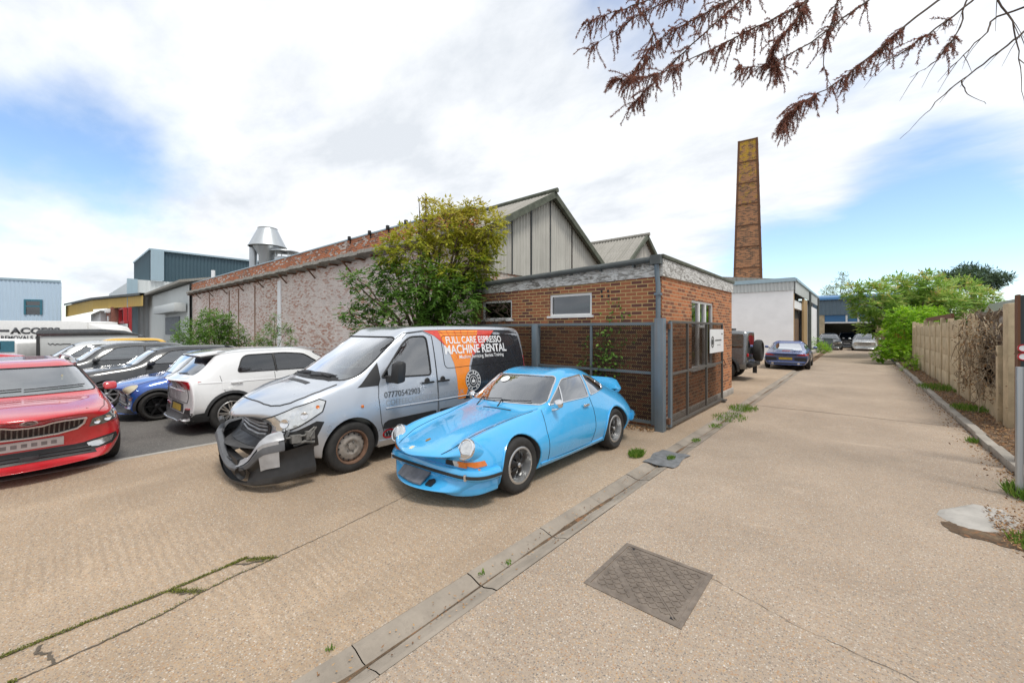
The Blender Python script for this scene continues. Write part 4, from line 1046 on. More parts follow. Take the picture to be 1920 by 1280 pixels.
class Car:
    AX = {'-y': ((0, 2), lambda a, b: (Vector((a, -3, b)), Vector((0, 1, 0)))), '+y': ((0, 2), lambda a, b: (Vector((a, 3, b)), Vector((0, -1, 0)))),
          'f': ((1, 2), lambda a, b: (Vector((-3, a, b)), Vector((1, 0, 0)))), 'r': ((1, 2), lambda a, b: (Vector((9, a, b)), Vector((-1, 0, 0)))), 't': ((0, 1), lambda a, b: (Vector((a, b, 4)), Vector((0, 0, -1))))}
    def __init__(s, name, loc, heading, label, rows, mat, level=2, crease=None, group=None, cat='car'):
        # local frame: nose at x=0, tail at +x, nose pointing along -x; heading = world angle of -x
        s.root = empty(name, loc, heading+math.pi, label, cat, group); s.rows = rows; s.mat = mat
        s.orig = loft(rows, level, crease); s.bvh = bvh_of(s.orig); s.cutters = []; s.L = rows[-1][0]
    def hit(s, ax, a, b, off=.004):
        o, d = s.AX[ax][1](a, b); l, n, i, dist = s.bvh.ray_cast(o, d)
        if l is None:
            q = Vector({'-y': (a, -1, b), '+y': (a, 1, b), 'f': (0, a, b), 'r': (s.L, a, b), 't': (a, b, 1.5)}[ax]); l, n, i, dist = s.bvh.find_nearest(q)
        if n.dot(d) > 0: n = -n
        return l+n*off, n
    def arches(s, axles, r, zc=None, inner=.42, squash=1):
        for x in axles:
            for sg in (-1, 1):
                M = Matrix.Translation((x, sg*inner, zc or r*.86)) @ Matrix.Rotation(R(-90)*sg, 4, 'X')
                s.cutters.append(mb_mesh(lambda b: (b.lathe([(0, 0), (r, 0), (r, .9), (0, .9)], 40, M, smooth=False))))
    def cabin(s, xs, inset=.055, roof=.05, floor=.38):
        rows = []
        for x in xs:
            r = row_at(s.rows, x); z = max(r[9]-roof, floor+.12)
            rr = [x, floor, max(.1, r[2]-.12), r[3]-inset-.03, min(r[4], z-.1), max(.1, r[5]-inset), min(r[6], z-.06), max(.1, r[7]-inset*.6), min(r[8]-roof, z-.015), z]
            if rr[4] < floor+.05: rr[4] = floor+.06
            rows.append(rr)
        s.cutters.append(loft(rows, 1))
    def win(s, poly, kind, rng):
        ax = {'side': 'y', 'front': 'x', 'rear': 'x'}[kind]; s.cutters.append(mb_mesh(lambda b: b.prism(poly, rng[0], rng[1], ax)))
    def finish(s, inner='cabin', name='body'):
        me = cut(s.orig.copy(), s.cutters) if s.cutters else s.orig.copy()
        me.materials.clear()
        if s.cutters: smooth_from(me, s.orig, s.bvh)
        else:
            for p in me.polygons: p.use_smooth = True
        s.body = link(name, me, [M_[s.mat], M_[inner]], s.root); return s.body
    def patch(s, name, poly, ax, mat, off=.004, h=.06, th=.012, parent=None, label=None, shape=None, holes=(), snap=None):
        b2 = []
        def dens(pl):
            out = []
            for i, p in enumerate(pl):
                q = pl[(i+1) % len(pl)]; d = math.hypot(q[0]-p[0], q[1]-p[1]); k = max(1, int(d/h))
                for j in range(k): out.append((lerp(p[0], q[0], j/k), lerp(p[1], q[1], j/k)))
            return out
        loops = [dens(poly)]+[dens(hh) for hh in holes]; pts = []; edges = []
        for lp in loops:
            b0 = len(pts); pts += [Vector(p) for p in lp]; edges += [(b0+i, b0+(i+1) % len(lp)) for i in range(len(lp))]
        nb = len(pts); xs = [p.x for p in pts]; ys = [p.y for p in pts]
        x = min(xs)+h*.5
        while x < max(xs):
            y = min(ys)+h*.5
            while y < max(ys):
                if min((p-Vector((x, y))).length for p in pts[:nb]) > h*.4: pts.append(Vector((x, y)))
                y += h
            x += h
        vs, es, fs, _, _, _ = delaunay_2d_cdt(pts, edges, [], 2 if holes else 1, 1e-5)
        if holes:
            def inside(c, lp):
                r = False
                for i in range(len(lp)):
                    a, d = lp[i], lp[i-1]
                    if (a[1] > c[1]) != (d[1] > c[1]) and c[0] < (d[0]-a[0])*(c[1]-a[1])/(d[1]-a[1])+a[0]: r = not r
                return r
            fs2 = []
            for f in fs:
                c = sum((vs[i] for i in f), Vector((0, 0)))/len(f)
                if inside(c, loops[0]) and not any(inside(c, q) for q in loops[1:]): fs2.append(f)
            fs = fs2
        P = []; Nn = []
        for v in vs:
            o_ = off(v.x, v.y) if callable(off) else off
            l, n = s.hit(ax, v.x, v.y, o_); P.append(l); Nn.append(n)
        bm = bmesh.new(); bv = [bm.verts.new(p) for p in P]
        for f in fs:
            try: bm.faces.new([bv[i] for i in f])
            except ValueError: pass
        bmesh.ops.recalc_face_normals(bm, faces=bm.faces)
        tot = Vector()
        for f in bm.faces: tot += f.normal*f.calc_area()
        av = sum(Nn, Vector())
        if tot.dot(av) < 0: bmesh.ops.reverse_faces(bm, faces=bm.faces)
        bm.verts.index_update(); bm.verts.ensure_lookup_table()
        be = [(e, e.link_faces[0]) for e in bm.edges if len(e.link_faces) == 1]
        if th:
            low = {}
            for e, f in be:
                for v in e.verts:
                    if v.index not in low and v.index >= 0: low[v.index] = bm.verts.new(P[v.index]-Nn[v.index]*th)
            for e, f in be:
                a, c = e.verts
                lp = [l for l in f.loops if l.edge == e][0]
                if lp.vert == a: a, c = c, a
                bm.faces.new((a, c, low[c.index], low[a.index]))
        for v in [v for v in bm.verts if not v.link_faces]: bm.verts.remove(v)
        for f in bm.faces: f.smooth = True
        me = bpy.data.meshes.new(name); bm.to_mesh(me); bm.free(); me.set_sharp_from_angle(angle=R(50)); box_uv(me)
        o = link(name, me, M_[mat] if isinstance(mat, str) else mat, parent or s.root)
        if label: o['label'] = label
        return o
    def line(s, name, pts, ax, mat='seam', r=.0035, off=.0015, h=.05, parent=None, closed=False, b=None):
        q = []
        pp = list(pts)+([pts[0]] if closed else [])
        for a, c in zip(pp, pp[1:]):
            k = max(1, int(math.hypot(c[0]-a[0], c[1]-a[1])/h))
            q += [(lerp(a[0], c[0], j/k), lerp(a[1], c[1], j/k)) for j in range(k)]
        q.append(pp[-1]); own = b is None; b = b or MB(); b.tube([s.hit(ax, u, v, off)[0] for u, v in q], r, 6)
        return b.build(name, M_[mat], parent or s.root) if own else None
    def text(s, name, txt, size, at, ax, mat, bold=0, off=.005, sx=1, slope=0, flip=1, align='CENTER', parent=None):
        me = textmesh(txt, size, align, bold)
        bm = bmesh.new(); bm.from_mesh(me); bmesh.ops.remove_doubles(bm, verts=bm.verts, dist=1e-5)
        for v in bm.verts:
            u = at[0]+flip*v.co.x*sx; w = at[1]+v.co.y+slope*v.co.x*sx
            v.co = s.hit(ax, u, w, off)[0]
        bm.to_mesh(me); bm.free(); return link(name, me, M_[mat], parent or s.root)
    def wheel(s, x, y, r, w, style, side, steer=0):
        # side: -1 outer face towards local -y, +1 towards +y
        M = Matrix.Translation((x, y, r)) @ Matrix.Rotation(R(steer), 4, 'Z') @ Matrix.Rotation(R(90)*(1 if side < 0 else -1), 4, 'X')
        sp = dict(r=r, w=w); rr = style['rim']*r; h = w/2; b = MB()
        b.lathe([(rr-.012, -h*.8), (rr, -h*.92), (r*.86, -h), (r*.955, -h*.86), (r*.985, -h*.7), (r, -h*.45), (r, h*.45), (r*.985, h*.7), (r*.955, h*.86), (r*.86, h), (rr+.012, h*.93), (rr-.006, h*.80)], 48, M)
        for j in range(4):
            hh = -h*.5+h*.33*j; b.lathe([(r+.0006, hh-.004), (r-.006, hh), (r+.0006, hh+.004)], 48, M)
        t = b.build('wheel', M_['rubber'], s.root, recalc=True)
        style['fn'](t, M, rr, h, r); return t
def rim_fuchs(t, M, rr, h, r):
    part('rim', M_['alloy'], t, lambda b: (b.lathe([(rr+.004, h*.86), (rr-.006, h*.93), (rr-.022, h*.9), (rr-.035, h*.3), (rr-.05, -h*.1), (rr*.5, -h*.15), (0, -h*.15)], 48, M)), angle=60)
    b = MB()
    for k in range(5):
        a = 2*math.pi*k/5+.3; Q = Matrix.Rotation(a, 4, 'Z')
        n = 14; vs = []
        for i in range(n+1):
            u = .13+(.86-.13)*i/n; wd = (.10+.20*math.sin(min(1, (i/n)*1.25)*math.pi*.56))*rr*.78; zz = h*(.60-.50*(i/n)**2.2)
            for sy, dz in ((-1, -.35), (-.55, 0), (0, .04), (.55, 0), (1, -.35)): vs.append(M @ Q @ Vector((u*rr, sy*wd, zz+dz*h*.28)))
        b.add(vs, [(i*5+j, (i+1)*5+j, (i+1)*5+j+1, i*5+j+1) for i in range(n) for j in range(4)], 0, True)
    b.lathe([(rr*.26, -h*.1), (rr*.26, h*.5), (rr*.22, h*.62), (0, h*.64)], 24, M)
    b.build('spoke', M_['alloy_black'], t)
    part('hub_cap', M_['alloy'], t, lambda b: b.lathe([(rr*.13, h*.60), (rr*.13, h*.72), (rr*.09, h*.78), (0, h*.79)], 20, M))
def rim_spokes(n, mat='alloy', wid=.07, twin=False, dark='alloy_black'):
    def f(t, M, rr, h, r):
        part('rim', M_[mat], t, lambda b: b.lathe([(rr+.004, h*.84), (rr-.004, h*.92), (rr-.018, h*.88), (rr-.026, h*.3), (rr-.035, -h*.4)], 44, M), angle=60)
        part('brake', M_[dark], t, lambda b: b.lathe([(rr-.036, -h*.3), (rr*.72, -h*.1), (rr*.2, -h*.1), (0, -h*.1)], 32, M))
        b = MB()
        for k in range(n):
            for da in ((-.10, .10) if twin else (0,)):
                Q = Matrix.Rotation(2*math.pi*k/n+da*(1.2), 4, 'Z'); w0, w1 = rr*wid*(.9 if twin else 1.3), rr*wid; z0, z1 = h*.55, h*.78; c = rr*.16; e = rr-.012
                vs = [M @ Q @ Vector(p) for p in ((c, -w0, z0), (c, w0, z0), (e, w1, z1), (e, -w1, z1), (c, -w0*1.2, z0-.03), (c, w0*1.2, z0-.03), (e, w1*1.2, z1-.03), (e, -w1*1.2, z1-.03))]
                b.add(vs, [(0, 1, 2, 3), (0, 3, 7, 4), (1, 5, 6, 2), (0, 4, 5, 1)], 0)
        b.lathe([(rr*.22, h*.2), (rr*.22, h*.58), (rr*.17, h*.64), (0, h*.65)], 20, M)
        b.build('spoke', M_[mat], t, bevel=0)
    return f
def rim_steel(t, M, rr, h, r):
    def fn(b):
        b.lathe([(rr+.006, h*.85), (rr, h*.93), (rr-.012, h*.9), (rr-.02, h*.45), (rr-.03, h*.30)], 44, M, 1)
        b.lathe([(rr-.03, h*.30), (rr*.86, h*.28), (rr*.80, h*.50), (rr*.70, h*.56)], 44, M, 0)
        n = 12
        b.lathe([(rr*.70, h*.56), (rr*.60, h*.60), (rr*.52, h*.66), (rr*.40, h*.68), (rr*.36, h*.56), (rr*.22, h*.56), (rr*.19, h*.70), (0, h*.72)], 44, M, 0)
    part('rim', [M_['steel_wheel'], M_['wheel_rust']], t, fn, angle=60)
    def slots(b):
        for k in range(14):
            Q = M @ Matrix.Rotation(2*math.pi*k/14, 4, 'Z') @ Matrix.Translation((rr*.775, 0, h*.54)) @ Matrix.Rotation(R(38), 4, 'Y'); b.lathe([(rr*.052, 0), (rr*.05, .004), (0, .004)], 10, Q)
    part('rim_hole', M_['black'], t, slots)
    def nuts(b):
        for k in range(5):
            Q = M @ Matrix.Rotation(2*math.pi*k/5, 4, 'Z') @ Matrix.Translation((rr*.29, 0, h*.56)); b.lathe([(rr*.045, 0), (rr*.045, .018), (0, .02)], 6, Q, smooth=False)
    part('wheel_nut', M_['metal_dull'], t, nuts)
def seats(car, xs, zf, w=.46, mat='seat_fabric', sep=.36, zh=1.0):
    for x in xs:
        for sy in (-1, 1):
            def fn(b):
                b.box(x-.25, x+.27, sy*sep-w/2, sy*sep+w/2, zf, zf+.16)
                q = [(x+.20, zf+.12), (x+.33, zf+.14), (x+.48, zh-.2), (x+.40, zh-.18)]; b.prism(q, sy*sep-w/2, sy*sep+w/2, 'y')
                b.prism([(x+.42, zh-.16), (x+.50, zh-.17), (x+.52, zh), (x+.45, zh+.01)], sy*sep-.12, sy*sep+.12, 'y')
            part('seat', M_[mat], car.root, fn, bevel=.03)
def steering(car, x, y, z, r=.18, tilt=-28):
    M = Matrix.Translation((x, y, z)) @ Matrix.Rotation(R(90+tilt), 4, 'Y')
    def fn(b):
        b.tube([M @ Vector((r*math.cos(a), r*math.sin(a), 0)) for a in [2*math.pi*k/20 for k in range(21)]], .014, 8, cap=False)
        b.box(-.02, .02, -r, r, -.01, .01, 0, M); b.lathe([(.05, -.02), (.05, .02), (0, .025)], 12, M)
    part('steering_wheel', M_['black'], car.root, fn)
def plate(car, name, ax, cx, cz, w, h, mat, n=5, smudge=True):
    p = car.patch(name, [(cx-w/2, cz-h/2), (cx+w/2, cz-h/2), (cx+w/2, cz+h/2), (cx-w/2, cz+h/2)], ax, mat, off=.012, th=.012, h=.1)
    return p
# ------------------------------------------------------------------ vehicles close to the camera
def sweep(car, pts, prof, mat, name, parent=None, **k):
    # pts: (point, outward normal in plan); prof: (out, z) open profile
    b = MB(); vs = []; n = len(prof)
    for p, nn in pts:
        q = Vector((nn.x, nn.y, 0)).normalized()
        dz = k.get('lift', 0)*max(0, (abs(p.y)-.35)/.45)**2
        for o, z in prof: vs.append((p.x+q.x*o, p.y+q.y*o, z+dz*max(0, min(1, (.37-z)/.2))))
    b.add(vs, [(i*n+j, (i+1)*n+j, (i+1)*n+j+1, i*n+j+1) for i in range(len(pts)-1) for j in range(n-1)]+[tuple(range(n)), tuple((len(pts)-1)*n+j for j in range(n))[::-1]], 0, True)
    return b.build(name, M_[mat], parent or car.root, angle=k.get('angle', 40))
def front_path(car, yw, z, x1, ny=24, nx=10):
    P = [car.hit('-y', x1-(x1-.16)*i/nx, z, 0) for i in range(nx)]
    P += [car.hit('f', -yw+2*yw*i/ny, z, 0) for i in range(ny+1)]
    P += [car.hit('+y', .16+(x1-.16)*(i+1)/nx, z, 0) for i in range(nx)]
    # drop points that double back
    out = [P[0]]
    for p in P[1:]:
        if (p[0]-out[-1][0]).length > .015: out.append(p)
    for _ in range(2): out = [out[0]]+[((out[i-1][0]+out[i][0]*2+out[i+1][0])/4, (out[i-1][1]+out[i][1]*2+out[i+1][1])/4) for i in range(1, len(out)-1)]+[out[-1]]
    return out
mir = lambda pl: [(-a, b) for a, b in pl]
# ---- sky blue rear engined coupe
def blue_coupe():
    rows = [(-.13, .20, .42, .64, .36, .60, .50, .46, .512, .52, .28), (-.04, .165, .54, .725, .39, .655, .59, .48, .562, .572, .25), (.17, .155, .66, .775, .43, .635, .695, .43, .615, .63, .14), (.48, .155, .70, .795, .48, .63, .755, .46, .69, .708, .05),
            (.86, .16, .72, .812, .51, .625, .79, .50, .752, .772, 0), (1.15, .17, .735, .812, .53, .64, .818, .54, .80, .818, .02), (1.36, .17, .74, .812, .53, .69, .838, .60, .848, .872, .10), (1.68, .17, .745, .812, .53, .715, .852, .585, 1.068, 1.095, .12),
            (1.99, .17, .745, .812, .53, .722, .862, .545, 1.228, 1.258, .07), (2.3, .17, .745, .815, .53, .722, .868, .535, 1.262, 1.30, 0), (2.68, .17, .745, .825, .53, .715, .876, .525, 1.225, 1.262, 0), (3.02, .17, .745, .855, .53, .69, .882, .485, 1.105, 1.14, 0),
            (3.38, .18, .74, .86, .52, .655, .85, .43, .955, .985, 0), (3.74, .22, .70, .81, .50, .61, .77, .40, .825, .84, -.02), (4.04, .29, .60, .69, .48, .55, .65, .40, .69, .70, -.14), (4.13, .31, .50, .60, .45, .50, .57, .35, .60, .61, -.14)]
    c = Car('parked_car', (-3.655, 2.62, 0), R(-90), 'bright sky blue classic coupe with round headlights and ducktail, parked beside the drain channel', rows, 'paint_sky', 3, {2: .5})
    c.root.rotation_euler = (R(-1.8), 0, R(90)); c.root.location.z = -.025
    c.arches((.86, 3.12), .338, .318, .46)
    c.cabin((1.42, 1.6, 1.8, 2.0, 2.3, 2.7, 3.0, 3.2), .045, .04, .32)
    side = rpoly([(1.56, .885), (2.0, 1.172), (2.50, 1.192), (2.485, .888)], [.02, .05, .03, .02]); quarter = rpoly([(2.555, .895), (2.565, 1.182), (2.78, 1.14), (3.09, .995), (3.03, .94)], [.02, .02, .06, .05, .05])
    ws = rpoly([(-.655, .892), (.655, .892), (.53, 1.215), (-.53, 1.215)], .07)
    c.win(side, 'side', (-1.2, 1.2)); c.win(quarter, 'side', (-1.2, 1.2)); c.win(ws, 'front', (.9, 2.15))
    rw = rpoly([(-.45, .98), (.45, .98), (.40, 1.17), (-.40, 1.17)], .06); c.win(rw, 'rear', (2.5, 3.6))
    c.finish()
    c.patch('windscreen', ws, 'f', 'glass_clear', -.004, .08, 0); c.patch('rear_window', rw, 'r', 'glass_tint', -.004, .08, 0)
    c.line('windscreen_trim', ws, 'f', 'chrome', .011, .002, closed=True)
    for ax in ('-y', '+y'):
        w = c.patch('side_window', side, ax, 'glass_tint', -.004, .08, 0)
        b = MB(); c.line('', side, ax, 'chrome', .009, .002, closed=True, b=b); c.line('', quarter, ax, 'chrome', .009, .002, closed=True, b=b); c.line('', [(1.83, .885), (1.89, 1.09)], ax, 'chrome', .009, .002, b=b)
        b.build('window_trim', M_['chrome'], w)
        c.patch('quarter_window', quarter, ax, 'glass_tint', -.004, .08, 0)
        s = -1 if ax == '-y' else 1
        d = [(1.40, .845), (1.36, .60), (1.38, .24), (2.42, .24), (2.50, .45), (2.52, .70), (2.50, .87)]
        c.line('door_seam', d, ax, 'seam', .0035)
        p, n = c.hit(ax, 2.33, .775, 0)
        dh = part('door_handle', M_['chrome'], c.root, lambda b: (b.box(2.25, 2.40, p.y+s*.012, p.y+s*.034, .77, .80), b.box(2.26, 2.28, p.y-.01, p.y+s*.03, .772, .797), b.box(2.37, 2.39, p.y-.01, p.y+s*.03, .772, .797)), bevel=.006)
        # door mirror: round chrome cup on a stalk
        m0 = Vector((1.60, s*.80, .905)); M = Matrix.Translation(m0) @ Matrix.Rotation(R(-90), 4, 'Y')
        part('door_mirror', M_['chrome'], c.root, lambda b: (b.lathe([(0, .05), (.03, .047), (.052, .03), (.06, 0), (.06, -.02), (.055, -.024), (0, -.024)], 20, M), b.tube([(1.61, s*.80, .85), (1.60, s*.76, .825), (1.58, s*.70, .82)], .012, 6)))
        # headlight bowl in the wing, chrome ring and lens
        a = R(27); H = Matrix.Translation((.175, s*.615, .617)) @ Matrix.Rotation(-R(90)+a, 4, 'Y')
        part('headlight_bowl', M_['paint_sky'], c.root, lambda b: b.lathe([(.110, .005), (.116, -.02), (.117, -.08), (.110, -.25), (.08, -.42)], 32, H))
        hl = part('headlight', M_['chrome'], c.root, lambda b: b.lathe([(.092, .016), (.10, .021), (.111, .013), (.115, -.004), (.113, -.02)], 32, H))
        part('lens', M_['lamp_glass'], hl, lambda b: b.lathe([(.094, .015), (.075, .028), (.04, .037), (0, .040)], 28, H))
        # indicator and horn grille
        q = [(s*a_, b_) for a_, b_ in ((.475, .435), (.545, .435), (.545, .497), (.475, .498))]; c.patch('indicator', q, 'f', 'lens_clear', .012, .05, .02)
        q = [(s*a_, b_) for a_, b_ in ((.535, .435), (.64, .435), (.64, .495), (.535, .498))]; c.patch('indicator', q, 'f', 'amber', .013, .03, .02)
        c.patch('indicator', [(.09, .435), (.32, .45), (.30, .50), (.09, .497)], ax, 'amber', .012, .05, .02)
        q = [(s*a_, b_) for a_, b_ in ((.33, .432), (.472, .432), (.472, .49), (.38, .496))]; g = c.patch('horn_grille', q, 'f', 'trim_black', .006, .05, .02)
        b = MB()
        for k in range(4): c.line('', [(s*.35, .44+.012*k), (s*.468, .438+.012*k)], 'f', 'trim_grey', .0028, .009, b=b)
        b.build('slat', M_['trim_grey'], g)
        c.patch('tail_light', [(3.93, .55), (4.08, .55), (4.07, .63), (3.95, .63)], ax, 'lens_red', .010, .05, .02)
        c.patch('sill', [(1.24, .165), (2.74, .165), (2.74, .225), (1.24, .225)], ax, 'paint_sky', .014, .1, .02)
        c.line('wheel_arch_lip', [(.86+.345*math.cos(t), .318+.345*math.sin(t)) for t in [R(-20+11*k) for k in range(21)]], ax, 'paint_sky', .011, .002)
        c.line('wheel_arch_lip', [(3.12+.348*math.cos(t), .318+.348*math.sin(t)) for t in [R(-20+11*k) for k in range(21)]], ax, 'paint_sky', .012, .004)
    # bumper
    fp = front_path(c, .62, .37, .46)
    bp = sweep(c, fp, [(-.01, .295), (.03, .302), (.052, .323), (.060, .355), (.056, .385), (.036, .412), (-.012, .42)], 'paint_sky', 'bumper')
    sweep(c, fp, [(.056, .333), (.068, .336), (.070, .355), (.066, .365), (.056, .367)], 'rubber', 'rubber_strip', bp)
    for s in (-1, 1):
        p = c.hit('f', s*.66, .40, 0)[0]; part('overrider', M_['chrome'], bp, lambda b: b.box(p.x-.075, p.x-.04, p.y-.012, p.y+.012, .32, .385), bevel=.005)
    fp2 = front_path(c, .56, .28, .46)
    sweep(c, fp2, [(-.03, .125), (.012, .13), (.022, .15), (.018, .20), (.008, .235), (.002, .27), (.004, .30), (-.01, .31)], 'paint_sky', 'air_dam', lift=.05)
    c.patch('oil_cooler_duct', [(-.25, .205), (-.17, .205), (-.16, .235), (-.22, .255), (-.255, .24)], 'f', 'black', .02, .05, .02)
    c.patch('number_plate', [(-.12, .20), (.38, .20), (.38, .295), (-.12, .295)], 'f', 'plate_dark', .03, .1, .02)
    # bonnet shut line, crest, sticker, cowl grille
    c.line('bonnet_seam', [(.03, .385), (.12, .425), (.3, .465), (.5, .48), (.9, .515), (1.32, .60)], 't', 'seam', .003); c.line('bonnet_seam', [(-.02, -.365), (.03, -.385), (.12, -.425), (.3, -.465), (.5, -.48), (.9, -.515), (1.32, -.60)], 't', 'seam', .003)
    c.patch('crest', [(.16+.03*math.cos(t)*1.15, .022*math.sin(t)) for t in [k*.52 for k in range(12)]], 't', 'gold_badge', .006, .03, .008)
    c.patch('toll_sticker', rpoly([(-.045, .03), (.005, .03), (.005, .085), (-.045, .085)], .01), 't', 'sticker_cream', .003, .03, .003)
    c.patch('cowl_grille', [(1.235, -.30), (1.255, -.30), (1.255, .20), (1.235, .20)], 't', 'black', .004, .05, .006)
    c.patch('race_roundel', [(.28+.085*math.cos(t), 1.155+.036*math.sin(t)) for t in [k*.393 for k in range(16)]], 'f', 'livery_white', .003, .03, .003)
    for (y0, y1) in ((.38, .02), (-.02, -.46)):
        def wip(b):
            q = [c.hit('f', lerp(y0, y1, k/6), .90+.018*(k/6), .018)[0] for k in range(7)]; b.tube(q, .006, 6)
            b.tube([c.hit('t', 1.29, y0, .0)[0], q[0]+Vector((-.01, 0, .01)), q[2]], .008, 6)
        part('wiper', M_['black'], c.root, wip)
    # ducktail
    def duck(b):
        n = 12; vs = []; pr = [(3.42, .0), (3.64, .06), (3.80, .135), (3.89, .185), (3.92, .17), (3.90, .06), (3.82, -.08)]
        for i in range(n+1):
            y = -.56+1.12*i/n; e = max(0, (abs(y)-.40)/.16); f = 1-.75*e*e
            for x, dz in pr:
                p = c.hit('t', min(x, 3.9), y, 0)[0]; base = c.hit('t', 3.72, y*.9, 0)[0].z if x > 3.6 else p.z
                vs.append((x-.05*e*e, y, (p.z if x < 3.6 else base)+dz*f-.01))
        k = len(pr); b.add(vs, [(i*k+j, (i+1)*k+j, (i+1)*k+j+1, i*k+j+1) for i in range(n) for j in range(k-1)]+[tuple(range(k)), tuple(n*k+j for j in range(k))[::-1]], 0, True)
    part('ducktail', M_['paint_sky'], c.root, duck, angle=55)
    fp3 = [c.hit('-y', 3.62+.05*k, .44, 0) for k in range(8)]+[c.hit('r', -.58+.0725*k, .44, 0) for k in range(17)]+[c.hit('+y', 3.97-.05*k, .44, 0) for k in range(8)]
    rb = sweep(c, fp3, [(-.01, .36), (.03, .37), (.05, .40), (.055, .44), (.04, .48), (-.01, .49)], 'paint_sky', 'rear_bumper'); sweep(c, fp3, [(.05, .405), (.064, .41), (.064, .435), (.05, .44)], 'rubber', 'rubber_strip', rb)
    seats(c, (2.25,), .36, .44, sep=.34, zh=1.04); steering(c, 1.80, .34, .84, .18, -20)
    part('dashboard', M_['cabin'], c.root, lambda b: b.prism([(1.44, .74), (1.52, .85), (1.68, .88), (1.76, .82), (1.72, .62), (1.47, .56)], -.62, .62, 'y'), bevel=.02)
    part('rear_shelf', M_['cabin'], c.root, lambda b: b.prism([(2.75, .5), (2.82, .89), (3.1, .87), (3.1, .5)], -.55, .55, 'y'), bevel=.02)
    st = dict(rim=.66, fn=rim_fuchs)
    for x, tr, w in ((.86, .785, .205), (3.12, .825, .225)):
        for s in (-1, 1): c.wheel(x, s*(tr-w/2), .312, w, st, s)
    return c
blue_coupe()
